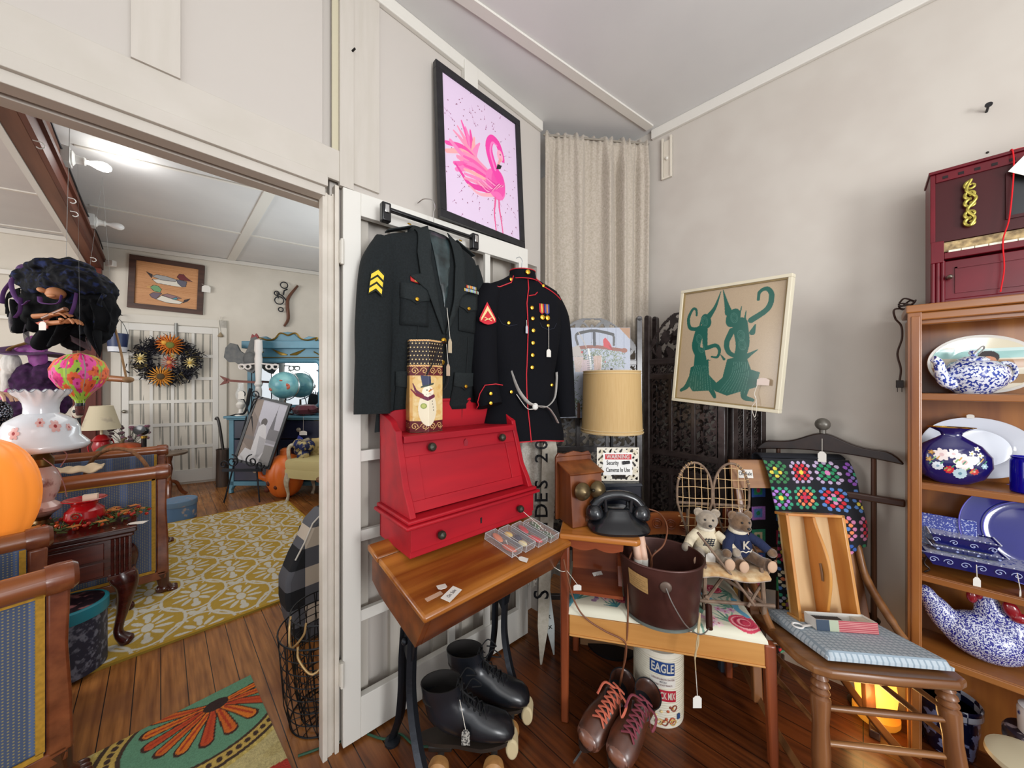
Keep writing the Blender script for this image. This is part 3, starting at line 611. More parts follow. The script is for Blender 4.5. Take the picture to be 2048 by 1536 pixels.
# clear plastic boxes of lures
CLEAR = M('e8eaec', .08, alpha=.09, spec=.8); EDGE = M('f2f2f2', .15, alpha=.4)
def lure_box(k, label, cols):
    cx, cy = .868+.062*k, .915-.006*k; th_ = math.degrees(math.atan(.07/.37)); o = thing('plastic_lure_box', label, 'box', (cx, cy, top_z(cy-.80)+.003), 0, 'clear plastic boxes in a row on the desk', tilt=(th_, 0, 4))
    a, b, h = .052, .135, .024; g = G(); T = .0015
    g.bx(-a/2, a/2, -b/2, b/2, 0, T)
    for x in (-a/2, a/2-T): g.bx(x, x+T, -b/2, b/2, T, h)
    for y in (-b/2, b/2-T): g.bx(-a/2+T, a/2-T, y, y+T, T, h)
    g.build('box_base', CLEAR, o, smooth=0)
    g = G(); g.bx(-a/2-.001, a/2+.001, -b/2-.001, b/2+.001, h, h+T); g.build('box_lid', CLEAR, o, smooth=0)
    g = G(); q = [(-a/2, -b/2), (a/2, -b/2), (a/2, b/2), (-a/2, b/2)]
    for i in range(4):
        g.tube([(*q[i], h), (*q[(i+1) % 4], h)], .0012, 5); g.tube([(*q[i], 0.001), (*q[(i+1) % 4], .001)], .0009, 5); g.tube([(*q[i], 0), (*q[i], h)], .001, 5)
    g.build('box_rim', EDGE, o)
    for i, c in enumerate(cols):
        y0 = -.035+.07*i/(max(1, len(cols)-1)) if len(cols) > 1 else 0
        G().ball(((-.006, .008)[i % 2], y0, .011), (.013, .030 if len(cols) < 3 else .018, .008), rot=(0, 0, 12*(-1)**i)).build('fishing_lure', M(c, .35), o)
    return o
b0 = lure_box(0, 'clear plastic box holding orange lures, leftmost in the row beside the red box', ['c2512c', 'd97a4a'])
b1 = lure_box(1, 'clear plastic box of black and cream lures, second in the row', ['ead9a6', '2a2440', 'e6c060'])
b2 = lure_box(2, 'clear plastic box with bright red lures, third in the row', ['d5222c', 'c81e2e'])
b3 = lure_box(3, 'clear plastic box of dark green lures with white beads, rightmost in the row', ['3f5a35', '4a6a3e'])
g = G()
for i in range(22): g.ball((-.018+.018*(i % 2)*.4+random.uniform(0, .03), -.055+.11*i/21, .019), .0022, 6, 4)
tag(g.build('beads', M('e9e6e0', .3), b3), kind='stuff')
price_tag(b0, (.0, -.01, .027), (-.012, -.085, .004), .024, .032, 25, flat=True)
# ================================================================ red slant-front box
RW = M('ae1322', .5, spec=.3, col2='961020', sc=7, st=(.3, 2, 2), bump=.04); RD = M('8c1626', .55)
t = thing('red_slant_front_box', 'red painted slant front desk box with dark knobs standing on the school desk', 'desk box', (.548, .985, .786), -2.5)
w = .545; D_ = .25
g = G(); g.bx(0, w, .012, D_, -.012, .085); g.build('base', RW, t, bev=.002, smooth=0)
g = G(); g.bx(-.022, w+.022, -.012, D_, .085, .097); g.bx(-.012, w+.012, -.002, D_, .097, .110); g.build('base_moulding', RW, t, bev=.004, smooth=50)
g = G(); g.prism([(-.0, .01), (w, .01), (w, .08), (0, .08)], .006, .0125); dr = g.build('drawer', RW, t, bev=.0015, smooth=0)
def knob(par, x, y, z, r=.016, rot=90, mat=None): return G().lathe([(.006, 0), (.006, .010), (r, .014), (r*1.02, .019), (r*.8, .026), (r*.3, .030), (.0004, .031)], n=18).build('knob', mat or M('3a3a30', .45, .5, bump=.3, sc=60), par, loc=(x, y, z), rot=(rot, 0, 0))
for x in (.10, w-.09): knob(dr, x, .006, .042, .014)
G().prism([(w/2-.004, .05), (w/2+.004, .05), (w/2+.003, .03), (w/2-.003, .03)], .004, .0062).build('keyhole', M('2a0c10', .8), dr)
def fy_(z): return .045+(z-.11)/.235*.075       # slanted front
prof = [(.012, .110), (.030, .150), (fy_(.20)-.012, .20), (fy_(.30)-.012, .30), (fy_(.345)-.014, .335), (fy_(.345)-.008, .36), (.115, .375), (.135, .385), (.155, .405), (.19, .418), (D_, .432), (D_, .110)]
for x in (.0, w-.022): G().prism(prof, x, x+.022, 'x').build('side_panel', RW, t, bev=.0025, smooth=30)
g = G(); g.prism([(fy_(.115), .115), (fy_(.335), .335), (fy_(.335)+.016, .335), (fy_(.115)+.016, .115)], .022, w-.022, 'x'); fl = g.build('fall_front', RW, t, smooth=0)
g = G()
for (x0, x1, z0, z1) in ((.022, w-.022, .115, .150), (.022, w-.022, .288, .335), (.022, .075, .150, .288), (w-.075, w-.022, .150, .288)):
    g.prism([(fy_(z0)-.005, z0), (fy_(z1)-.005, z1), (fy_(z1)+.002, z1), (fy_(z0)+.002, z0)], x0, x1, 'x')
g.build('panel_frame', RW, fl, smooth=0, bev=.0012)
for x in (.12, w-.10): knob(fl, x, fy_(.31)-.006, .31, .0155, 78)
G().prism([(w/2-.008, .298), (w/2+.008, .298), (w/2+.009, .315), (w/2, .325), (w/2-.009, .315)], fy_(.31)-.009, fy_(.31)-.004).build('keyhole', RD, fl)
g = G(); g.bx(.022, w-.022, .10, D_, .345, .358); g.prism([(.098, .335), (.116, .335), (.116, .362), (.098, .358)], .022, w-.022, 'x'); g.build('top_shelf', RW, t, bev=.002, smooth=0)
bp = [(.0, .35), (w, .35), (w, .425), (w-.03, .428), (w-.05, .437), (w-.10, .440), (w-.13, .452), (w-.15, .455), (w-.16, .468), (.16, .468), (.15, .455), (.13, .452), (.10, .440), (.05, .437), (.03, .428), (0, .425)]
g = G(); g.prism(bp, D_-.016, D_); g.bx(.0, w, D_-.014, D_, -.012, .35); g.bx(.155, w-.155, D_-.020, D_+.004, .464, .475); g.build('back_gallery', RW, t, bev=.002, smooth=30)
price_tag(t, (w-.09, -.028, .035), (w-.055, -.10, -.020), .001, .001, 0)
# ================================================================ hexagonal snowman box
t = thing('snowman_gift_box', 'tall hexagonal gift box with snowman, scroll bands and gold polka dots on top', 'box', (.70, 1.168, 1.146), 8)
R6 = .070; HH = .335; n6 = 6; per = R6*6; C = Canvas(per, HH, 380, 'e0bf80'); rnd = random.Random(5)
for k in range(500):
    x, y = rnd.uniform(0, per), rnd.uniform(0, HH); C.ell(x, y, rnd.uniform(.004, .014), rnd.uniform(.003, .01), rnd.choice(['d9a850', 'e8cf9a', 'c98a30', 'ecd9ae']), rnd.uniform(0, 180), .35)
C.rect(0, per*.36, 0, HH, 'c47e1c', .5)
for y0, y1 in ((.002, .040), (.205, .238)):
    C.rect(0, per, y0, y1, '5c1a22'); ym = (y0+y1)/2
    for k in range(12):
        C.swirl(.018+.035*k, ym, .013, .0022, 'e5bd78', 1.5, k % 2*PI, 1-2*(k % 2)); C.line([(.022+.035*k, ym-.012), (.036+.035*k, ym-.002)], .002, 'e5bd78')
C.rect(0, per, .240, HH, '241a1c')
for r_ in range(6):
    for k in range(34): C.ell(.003+.0128*k+(.0064 if r_ % 2 else 0), .248+.0145*r_, .0024, .0024, 'dcc38a')
for y in (.2395, HH-.004): C.rect(0, per, y-.0025, y+.0025, 'c8863c'); [C.line([(.006*k, y-.003), (.006*k+.004, y+.003)], .0016, 'f0d9a8') for k in range(70)]
sx0 = per*.47
C.ell(sx0+.012, .085, .038, .062, 'e8dcc0'); C.ell(sx0+.012, .145, .024, .022, 'efe6d0')
C.poly([(sx0-.018, .205), (sx0-.010, .165), (sx0+.025, .172), (sx0+.022, .202)], '3a405c'); C.line([(sx0-.014, .163), (sx0+.034, .175)], .006, '3c4a40')
C.line([(sx0-.016, .130), (sx0+.008, .120), (sx0+.036, .130)], .013, '6a2a44'); C.line([(sx0-.012, .132), (sx0-.035, .150), (sx0-.045, .175)], (.014, .004), '6a2a44'); C.line([(sx0-.012, .130), (sx0-.032, .135), (sx0-.052, .155)], (.014, .004), '7c2030')
C.ell(sx0+.006, .152, .0025, .0025, '1c1a1a'); C.ell(sx0+.022, .155, .0025, .0025, '1c1a1a'); C.line([(sx0+.014, .148), (sx0+.038, .158)], (.006, .001), 'd27a2a')
for k in range(5): C.ell(sx0+.004+.006*k, .139-.001*abs(k-2), .0013, .0013, '2a2020')
for k in range(4): C.ell(sx0+.030+.002*k, .112-.011*k, .0022, .0022, '2a2020')
C.ell(sx0-.006, .095, .012, .010, '8a9a4c'); C.ell(sx0-.006, .095, .008, .007, 'b8bc6a')
def hexf(x, y):
    s_ = x/per*6; i = int(s_) % 6; f = s_-int(s_); a0 = R(-150+60*i); a1 = a0+R(60); return (R6*(math.cos(a0)*(1-f)+math.cos(a1)*f), R6*(math.sin(a0)*(1-f)+math.sin(a1)*f), y)
C.surf(hexf).build('printed_side', attr(.45), t, rot=(0, 0, -145), smooth=20)
g = G(); g.prism([(R6*math.cos(R(30+60*k)), R6*math.sin(R(30+60*k))) for k in range(6)], -.001, .002, 'z'); g.build('box_bottom', M('5c1a22', .6), t, rot=(0, 0, -25))
g = G(); g.prism([(.97*R6*math.cos(R(30+60*k)), .97*R6*math.sin(R(30+60*k))) for k in range(6)], HH-.003, HH-.001, 'z'); g.build('box_lid', M('241a1c', .6), t, rot=(0, 0, -25))
g = G(); g.tube(bez([(-.045, -.068, .205), (-.02, -.078, .255), (.0, -.085, .30), (.035, -.068, .332), (.075, -.045, .32), (.095, -.03, .25), (.10, -.02, .18), (.078, -.02, .15)], 8), .0028, 8); g.build('cord_handle', M('141014', .8), t)
price_tag(t, (.06, -.058, .325), (.068, -.058, .25), .018, .045, 0, M('b39c84', .8))
# ================================================================ telephone bench
BZ = math.degrees(math.atan2(-.85, .52)); bo = Vector((1.123, .829, 0))
def bl(x, y, z): c, s = math.cos(R(BZ)), math.sin(R(BZ)); return Vector((bo.x+x*c-y*s, bo.y+x*s+y*c, z))
t = thing('telephone_bench', 'reddish wooden telephone bench with raised shelf at its left end and pale front rail', 'bench', bo, BZ)
REDW = wood('6a2e18', '914a28', 'z', .3, sc=12, coat=.3); REDX = wood('7c361c', '9c5430', 'x', .3, sc=10, coat=.3); PALE = wood('b47a3c', 'd09a58', 'x', .35, sc=9)
def sqleg(g, p, q, w0, w1):
    p = Vector(p); q = Vector(q); vs = []
    for o, w in ((p, w0), (q, w1)): vs += [o+Vector((i*w/2, j*w/2, 0)) for i, j in ((-1, -1), (1, -1), (1, 1), (-1, 1))]
    return g.add(vs, [(3, 2, 1, 0), (4, 5, 6, 7), (0, 1, 5, 4), (1, 2, 6, 5), (2, 3, 7, 6), (3, 0, 4, 7)])
for x, y, zt, dx in ((0, 0, .72, 0), (.70, 0, .425, .015), (0.02, .38, .72, 0), (.69, .38, .43, .01)):
    sqleg(G(), (x, y, zt), (x+dx, y, 0), .036, .028 if zt < .5 else .030).build('leg', REDW, t, bev=.006, smooth=40)
g = G(); g.bx(.018, .685, -.012, .010, .345, .425); g.bx(.018, .685, -.018, -.010, .345, .352); g.build('front_rail', PALE, t, bev=.002, smooth=0)
g = G(); g.bx(.0, .02, .018, .362, .36, .425); g.build('side_rail', REDX, t, smooth=0)
g = G(); g.bx(.68, .70, .018, .362, .36, .425); g.build('side_rail', REDX, t, smooth=0)
g = G(); g.bx(.03, .68, .37, .39, .36, .425); g.build('back_rail', REDX, t, smooth=0)
cw, ch = .70, .385; C = Canvas(cw, ch, 330, 'dfdcc6'); rn = random.Random(11)
def leafy(x, y, r, a, n=7, c=('6f9a88', '4f8272', '8ab09a')):
    for k in range(n): C.line([(x, y), (x+r*math.cos(R(a+k*24)), y+r*math.sin(R(a+k*24)))], (.012, .004), c[k % 3])
for (x, y, a) in ((.60, .05, 20), (.52, .10, 100), (.63, .14, 60), (.05, .06, 30), (.07, .20, 10), (.66, .24, 120), (.33, .30, 60), (.48, .04, 150), (.42, .16, 200)): leafy(x, y, .07, a)
for k in range(14): C.ell(.115+.012*math.sin(k), .06+.014*k, .011, .008, ('9a7898', 'b08aa8', '7a6a90')[k % 3], 30*k)
for (x, y, a) in ((.03, .05, 40), (.045, .11, -20), (.20, .04, 60), (.24, .08, 10), (.34, .05, 90)): leafy(x, y, .045, a, 6, ('4a8a98', '5f9a8c', '3f7a80'))
for (x, y, r) in ((.22, .09, .026), (.06, .27, .024), (.645, .055, .05), (.28, .12, .028), (.36, .25, .026), (.60, .26, .034), (.10, .30, .026), (.20, .33, .022)): C.rose(x, y, r, 'd0405c', 'f0a8ac', 'b02a48')
for (x, y) in ((.40, .05), (.42, .035), (.44, .055), (.46, .03), (.385, .03), (.52, .045), (.545, .055), (.535, .03), (.50, .06), (.555, .03), (.60, .11), (.625, .125), (.58, .12), (.12, .22), (.13, .19), (.135, .16), (.145, .13), (.15, .10), (.16, .08)):
    C.flower(x, y, .016, rn.choice(['e6b8c0', 'f0d4d4', 'd8a8c4']), 'c86a78', 5, rn.uniform(0, 60))
C.line([tuple(p)[:2] for p in bez([(.50, .30, 0), (.54, .24, 0), (.57, .18, 0), (.60, .17, 0)], 8)], (.03, .016), '6fb0cc'); C.line([tuple(p)[:2] for p in bez([(.66, .20, 0), (.65, .14, 0), (.67, .10, 0)], 8)], .022, '6aaac8'); C.line([(.02, .02), (.05, .09)], .02, '5aa0b0')
C.line([tuple(p)[:2] for p in bez([(.10, .34, 0), (.14, .26, 0), (.13, .12, 0), (.17, .05, 0)], 8)], .003, '5f7a6a')
def cush(x, y):
    e = min(x, cw-x, y, ch-y); d = min(1, max(e, 0)/.03); return (-.005+x+(.0 if 0 else 0), -.014+y, .426+.030*math.sqrt(d*(2-d))+.004*math.sin(x*5))
g = C.surf(cush); g.build('floral_cushion', attr(.55), t, smooth=60)
g = G(); g.bx(.0, .685, -.008, .36, .420, .428); g.build('seat_board', PALE, t, smooth=0)
# raised shelf
g = G(); g.prism([(-.02, -.03), (.265, -.03), (.28, -.015), (.28, .40), (-.02, .40)], .720, .742, 'z'); g.build('raised_shelf', wood('9c5a26', 'c88238', 'x', .25, sc=8, coat=.4), t, bev=.006, smooth=50)
sc_ = [(.018, .72), (.018, .695)]+[(.018+.2*k/24, .690-.012*abs(math.sin(k/24*PI*2.0))) for k in range(25)]+[(.22, .72)]
g = G(); g.prism(sc_, -.008, .004); g.build('scalloped_apron', REDX, t, smooth=0)
g = G(); g.bx(.018, .215, .20, .212, .50, .72); g.build('compartment_back', REDX, t, smooth=0)
g = G(); g.prism([(.20, .50), (.205, .72), (.09, .72), (.05, .66), (.10, .58), (.06, .52), (.08, .495), (.2, .495)], .205, .220, 'x'); g.build('compartment_side', REDX, t, smooth=0)
g = G(); g.bx(.018, .22, .02, .21, .490, .502); g.build('compartment_floor', REDX, t, smooth=0)
# back rest
g = G(); N_ = 24
pr = [(.27+.43*k/N_, .585+.045*math.sin(k/N_*PI)*.6) for k in range(N_+1)]; pt_ = [(.27+.43*k/N_, .68+.035*math.sin(k/N_*PI)) for k in range(N_+1)]
for k in range(N_): g.prism([pr[k], pr[k+1], pt_[k+1], pt_[k]], .375+.02*math.sin(k/N_*PI), .393+.02*math.sin(k/N_*PI))
br = g.build('back_rest', wood('88441f', 'ab6634', 'x', .3, sc=8, coat=.3), t, smooth=60)
g = G()
for k in range(3):
    for r_ in (.022, .012): g.tube([(.40+.06*k+r_*math.cos(a), .388, .66+r_*math.sin(a)) for a in np.linspace(0, 2*PI, 18, endpoint=False)], .0025, 6, True)
g.build('carved_roundels', M('7a3a1c', .4), br)
for x in (.27, .695): G().lathe([(.014, 0), (.018, .04), (.012, .06), (.016, .12), (.020, .22), (.014, .26), (.020, .30), (.016, .335), (.001, .352)], c=(x, .384, .425), n=16).build('back_post', REDW, t)
price_tag(t, (.01, -.024, .60), (.05, -.03, .555), .03, .022, 15); 
flat_card('sold_card', 'white card handwritten with a price lying on the left end of the floral cushion', 1197, 1152, .50, .045, .035, -25, 'As Is', tilt=35)
g = G(); g.tube([bl(-.02+.030*math.cos(a), .0+.028*math.sin(a), .60+.006*math.sin(a*2)) for a in np.linspace(0, 2*PI, 18, endpoint=False)], .0016, 5, True); tag(g.build('knotted_string', STRING), 'white string knotted round the left front leg of the telephone bench', 'string')
# ---------------- dark pail with doll legs
t = thing('metal_pail', 'big oval dark brown metal pail with wire handle on the floral bench cushion', 'pail', (1.348, .548, .452), -60)
PAILM = M('3c201a', .42, .3, col2='52302a', sc=9, bump=.06)
g = G(); g.shell([(.122, 0), (.128, .01), (.148, .212), (.150, .222)], n=48, th=.004, sy=.9); g.tube([(.1505*math.cos(a), .1505*.9*math.sin(a), .222) for a in np.linspace(0, 2*PI, 48, endpoint=False)], .004, 8, True); g.build('pail_body', PAILM, t)
G().lathe([(.120, .001), (.132, 0), (.132, .006), (.124, .010)], n=48, sy=.9).build('base_rim', M('7f8a84', .4, .5), t)
for s_ in (-1, 1):
    G().ball((.0, s_*.131, .165), (.020, .006, .020)).build('handle_boss', M('6a5a50', .5, .5), t)
g = G(); g.tube(bez([(0, -.136, .165), (.02, -.150, .12), (.06, -.158, .06), (.11, -.13, .022), (.155, -.06, .012), (.165, 0, .02), (.15, .08, .06), (.09, .125, .12), (0, .136, .165)], 8), .0022, 6); g.build('wire_handle', M('9a9690', .35, .8), t)
G().cyl((.150, -.075, .012), (.166, .0, .05), .011, n=14).build('handle_grip', M('3c1d16', .4), t)
g = patch([(-.035, .12), (.045, .10), (.045, .165), (-.04, .185)], lambda x, z: ((.1345+.0), 0, 0), .01) if 0 else G()
C2 = Canvas(.075, .058, 40, 'a98652'); C2.noise(.25, 2, 3)
[C2.rect(.008, .066-.01*(k % 2), .008+.008*k, .0095+.008*k, '6a4f30', .6) for k in range(5)]
def pailf(x, y):
    a = -PI*.80+x/.14; zz = .135+y-.15*x; r_ = .1265+(.150-.1265)*zz/.22; return (r_*math.cos(a)*1.012, r_*.9*math.sin(a)*1.012, zz)
C2.surf(pailf).build('paper_label', attr(.8), t)
t = thing('doll_legs', 'pair of doll legs with white socks and black shoes sticking out of the pail', 'doll', (1.30, .615, .50), -45)
for k, (dx, rz_) in enumerate(((0, 0), (.022, 8))):
    L_ = G(); L_.tube(bez([(dx, .0, .09), (dx, -.004, .15), (dx-.004, .01, .20), (dx-.01, .02, .245)], 6), [.013]*6+[.015]*6+[.017]*7, 12); lg = L_.build('doll_leg', M('e2b9a0', .5), t)
    G().tube([(dx, -.002, .07), (dx, -.002, .09), (dx, -.003, .15)], [.014, .0155, .0165], 12).build('sock', M('ece6dc', .9), lg)
    G().ball((dx, -.008, .06), (.015, .028, .016)).build('shoe', BLACKM, lg)
# ---------------- twisted brown phone cord and slack
CORD = M('7a4a30', .6)
# ---------------- oak wall telephone
t = thing('oak_wall_telephone', 'oak box wall telephone with two brass bells on the raised bench shelf', 'telephone', (1.160, .818, .744), -24)
OK1 = wood('5e2c12', '8a4c22', 'z', .35, sc=11, coat=.2)
g = G(); g.prism([(0, 0), (.02, .205), (.115, .235), (.115, 0)], 0, .150, 'x'); g.build('wooden_box', OK1, t, bev=.003, smooth=0)
g = G(); g.prism([(.014, .205), (.116, .237), (.116, .245), (.008, .212)], -.008, .158, 'x'); g.build('box_top', OK1, t, bev=.003, smooth=0)
g = G(); g.bx(-.014, .164, .115, .128, -.004, .262); g.prism([(-.014, .262), (.164, .262), (.15, .28), (.12, .274), (.075, .284), (.03, .274), (0, .28)], .115, .128); g.build('back_board', OK1, t, bev=.003, smooth=0)
g = G(); g.bx(.012, .138, .0, .006, .02, .19) if 0 else None
for x in (.040, .112):
    G().lathe([(.034, .0), (.036, .006), (.030, .018), (.018, .026), (.005, .030), (.0005, .031)], n=28).build('bell', M('5c4e38', .35, .8, col2='7a6a4a', sc=20), t, loc=(x, -.004, .145), rot=(84, 0, 0))
g = G(); g.cyl((.076, -.002, .15), (.076, -.028, .152), .004); g.ball((.076, -.03, .152), .007); g.build('bell_clapper', M('3a342a', .4, .7), t)
G().ball((.128, -.004, .10), (.008, .004, .010)).build('latch', BRASS, t)
g = G(); g.bx(.06, .11, -.002, .001, .020, .040); g.build('worn_nameplate', M('4a2812', .6), t)
# ---------------- black rotary-era desk phone
t = thing('black_desk_telephone', 'black vintage desk telephone seen from behind on the bench shelf', 'telephone', (1.300, .700, .743), -47)
BK = M('17191d', .22, coat=.3)
def sup(a, b, n=40, p=.7): return [(a*ssup(math.cos(q), p), b*ssup(math.sin(q), p)) for q in np.linspace(0, 2*PI, n, endpoint=False)]
rings = []
for z, a, b, oy in ((0, .118, .092, 0), (.010, .122, .096, 0), (.024, .114, .086, .003), (.036, .092, .066, .006), (.054, .062, .050, .006), (.072, .052, .042, .006), (.080, .046, .036, .006)):
    rings.append([(x, y+oy, z) for x, y in sup(a, b)])
G().loft(rings).build('phone_body', BK, t, smooth=60)
for sx_ in (-1, 1):
    for sy_ in (-1, 1): G().cyl((sx_*.048, .006+sy_*.020, .068), (sx_*.052, .006+sy_*.022, .116), .008, .006).build('cradle_prong', BK, t)
pts = bez([(-.094, .004, .084), (-.062, .004, .116), (0, .004, .130), (.062, .004, .116), (.094, .004, .084)], 8); hs = G().tube(pts, [.019+.004*abs(i/16-1) for i in range(len(pts))], 16).build('handset', BK, t)
for sx_ in (-1, 1):
    G().lathe([(.030, -.026), (.035, -.020), (.036, -.006), (.030, .014), (.018, .026), (.001, .030)], c=(0, 0, 0), n=26).build('handset_cup', BK, hs, loc=(sx_*.094, -.006, .066), rot=(0, sx_*12, 0))
P1 = [at(1290, 1016, d=1.52), at(1318, 1026, d=1.50), at(1334, 1052, d=1.44), at(1328, 1088, d=1.38), at(1305, 1112, d=1.36), at(1300, 1135, d=1.38)]
P2 = [at(1282, 1078, d=1.42), at(1262, 1108, d=1.36), at(1256, 1140, d=1.325), at(1256, 1200, d=1.315), at(1255, 1260, d=1.312), at(1250, 1310, d=1.33), at(1246, 1340, d=1.35), at(1240, 1372, d=1.37)]
P3 = [at(1127, 1118, d=1.33), at(1134, 1150, d=1.33), at(1148, 1200, d=1.33), at(1170, 1235, d=1.325), at(1210, 1262, d=1.32), at(1248, 1282, d=1.31), at(1252, 1310, d=1.32), at(1244, 1345, d=1.35), at(1238, 1372, d=1.37)]
P4 = [at(1286, 1080, d=1.42), at(1300, 1105, d=1.39), at(1304, 1125, d=1.385), at(1302, 1140, d=1.38)]
phi = t
for i, pp in enumerate((P1, P2, P4)):
    o = G().tube(bez(pp, 8), .0032, 7).build('phone_cord', CORD, phi); o.matrix_parent_inverse = Matrix.LocRotScale(phi.location, phi.rotation_euler, None).inverted()
tag(G().tube(bez(P3, 8), .0032, 7).build('twisted_cable', CORD), 'brown cord running from the desk past the bench rail down to the ice skates', 'cord')
# ---------------- black box and sign behind the phones
p = bl(.225, .285, .743); t = thing('black_lacquer_box', 'small black lacquered box with curled feet under the warning sign', 'box', p, -45)
g = G(); g.box((0, 0, .065), (.165, .08, .115)); g.build('box_body', M('0f1420', .25), t, bev=.003); G().prism([(-.09, .122), (.09, .122), (.082, .135), (-.082, .135)], -.045, .045).build('box_lid', M('1c2028', .35), t, bev=.002)
for sx_ in (-1, 1): G().ball((sx_*.065, -.02, .006), .010).build('foot', BLACKM, t)
p = bl(.215, .275, .8795); t = thing('warning_sign', 'white security camera warning sign in a pierced floral white frame', 'sign', p, -46)
w_, h_ = .19, .152; C = Canvas(w_, h_, 150, 'ddd6c6'); X, Y = C.X, C.Y; rn = random.Random(2)
for (x, y) in ((.018, .132), (.17, .128), (.16, .02), (.03, .018), (.172, .045), (.02, .10), (.15, .138)): C.rose(x, y, .014, 'cfc4a8', 'efe9da', 'a89878')
C.noise(.15, 4, 2)
mask = (np.minimum(np.minimum(X, w_-X), np.minimum(Y, h_-Y)) < .006) | ((X > .028) & (X < .160) & (Y > .026) & (Y < .128))
mask |= (np.sin(X*260+2*np.sin(Y*150))+np.sin(Y*230+2*np.cos(X*140)) > -.75)
mask &= ~((X > .07) & (X < .13) & (Y > .010) & (Y < .028))
C.rect(.028, .160, .026, .128, 'eceae6'); C.rect(.036, .156, .098, .122, 'c5262c')
C.cut(mask, lambda x, y: (x-w_/2, 0, y)).build('sign_plate', attr(.5), t, solid=.003, smooth=0)
WH = M('f5f3f0', .5); BT = M('1c1c22', .6)
text('WARNING', .025, WH, t, lambda x, y, z: Vector((x, -.0025-abs(z), .110+y)), bold=.0008, sx=.86)
text('Security', .028, BT, t, lambda x, y, z: Vector((x-.024, -.0025-abs(z), .082+y)), bold=.0003, sx=.60)
text('Cameras In Use', .028, BT, t, lambda x, y, z: Vector((x, -.0025-abs(z), .050+y)), bold=.0003, sx=.60)
g = G(); g.cyl((.020, -.004, .082), (.032, -.004, .084), .008, n=12); g.cyl((.034, -.004, .084), (.052, -.004, .086), .007, n=10); g.build('camera_pictogram', BT, t)
# ================================================================ carved folding screen
SCW = M('221917', .32, col2='332a28', sc=30, bump=.25, coat=.4)
def carved(w, h, k=0, arch=False, cell=.0045):
    C = Canvas(w, h, max(6, int(w/cell)), '2a1f1b'); X, Y = C.X-w/2, C.Y-h/2; mask = np.zeros(X.shape, bool)
    per = min(w, h)*.95; n = max(1, round(max(w, h)/per)); ax = 0 if w > h else 1
    mask |= (np.abs(X) > w/2-.006) | (np.abs(Y) > h/2-.006)
    U, V = (X, Y) if w > h else (Y, X); L_ = max(w, h)/n; v2 = min(w, h)/2
    for i in range(n):
        c = -max(w, h)/2+L_*(i+.5); du = U-c; a = np.arctan2(V, du); r = np.hypot(du/(L_/2), V/v2)
        mask |= (r < 1.25) & (np.cos(a*8+r*3.2*(1 if (i+k) % 2 else -1)) > -.10+.5*(r > 1.0)) & (r > .18) & (np.sin(r*11) > -.75); mask |= (r < .26)
        mask |= (np.abs(r-.98) < .07)
    if arch: mask &= (Y+h/2) < h*(.30+.70*np.cos(np.clip(X/(w/2), -1, 1)*PI/2)**.8)
    e = np.abs(Y+h/2-h*(.30+.70*np.cos(np.clip(X/(w/2), -1, 1)*PI/2)**.8)) < .009
    if arch: mask |= e
    return C, mask
def screen_panel(root, w, h=1.70):
    p = .030
    for x in (p/2, w-p/2):
        g = G(); g.bx(x-p/2, x+p/2, -.014, .014, 0, h-.012); g.cyl((x, -.014, h-.014), (x, .014, h-.014), p/2, n=16); g.build('post', SCW, root, bev=.002)
    iw = w-2*p; rails = [.10, .30, .36, .90, .96, 1.40, 1.47]
    rails = [.12, .40, .48, .86, .955, 1.36, 1.44]
    g = G()
    for z in rails: g.bx(p, w-p, -.010, .010, z-.014, z+.014)
    for z0, z1 in ((.12, .40), (.48, .86), (.955, 1.36)):
        for k in (1, 2): x = p+iw*k/3; g.bx(x-.010, x+.010, -.009, .009, z0, z1)
    g.build('rail_frame', SCW, root, smooth=0, bev=.002)
    def put(x0, x1, z0, z1, k=0, arch=False):
        C, m = carved(x1-x0, z1-z0, k, arch); o = C.cut(m, lambda x, y: (x0+x, 0, z0+y)).build('carved_fretwork', SCW, root, solid=.008, smooth=0)
    for z0, z1 in ((.40, .48), (.86, .955), (1.36, 1.44)): put(p, w-p, z0+.012, z1-.012, 1)
    for z0, z1 in ((.48, .86), (.955, 1.36)):
        for k in range(3): put(p+iw*k/3+.008, p+iw*(k+1)/3-.008, z0+.012, z1-.012, k)
    put(p, w-p, 1.452, h-.01, 0, True)
tlow = 'dark carved wooden folding screen panel '
def pt(u, d): a = (u-1024)/FPX*d; return Vector(((d+a)/S2, (d-a)/S2, 0))
scr = thing('folding_screen', 'dark carved wooden folding screen with pierced floral panels behind the telephone bench', 'screen', (0, 0, 0))
def panel_at(a, b):
    o = bpy.data.objects.new('screen_panel', None); COL.objects.link(o); o.parent = scr; o.location = a; o.rotation_euler = (0, 0, math.atan2(b.y-a.y, b.x-a.x)); return o
A0, A1 = pt(1086, 1.985), pt(1283, 1.975); B0, B1 = pt(1291, 1.97), pt(1452, 1.64)
o1 = panel_at(A0, A1); screen_panel(o1, (A1-A0).length)
o2 = panel_at(B0, B1); screen_panel(o2, (B1-B0).length)
C0, C1 = pt(1461, 1.645), pt(1527, 1.70); o3 = panel_at(C0, C1); screen_panel(o3, (C1-C0).length)
E0, E1 = pt(1306, 2.0), pt(1462, 1.70); o4 = panel_at(E0, E1)
for ch in list(o2.children):
    c = ch.copy(); COL.objects.link(c); c.parent = o4
    if 'fretwork' in ch.name: pass
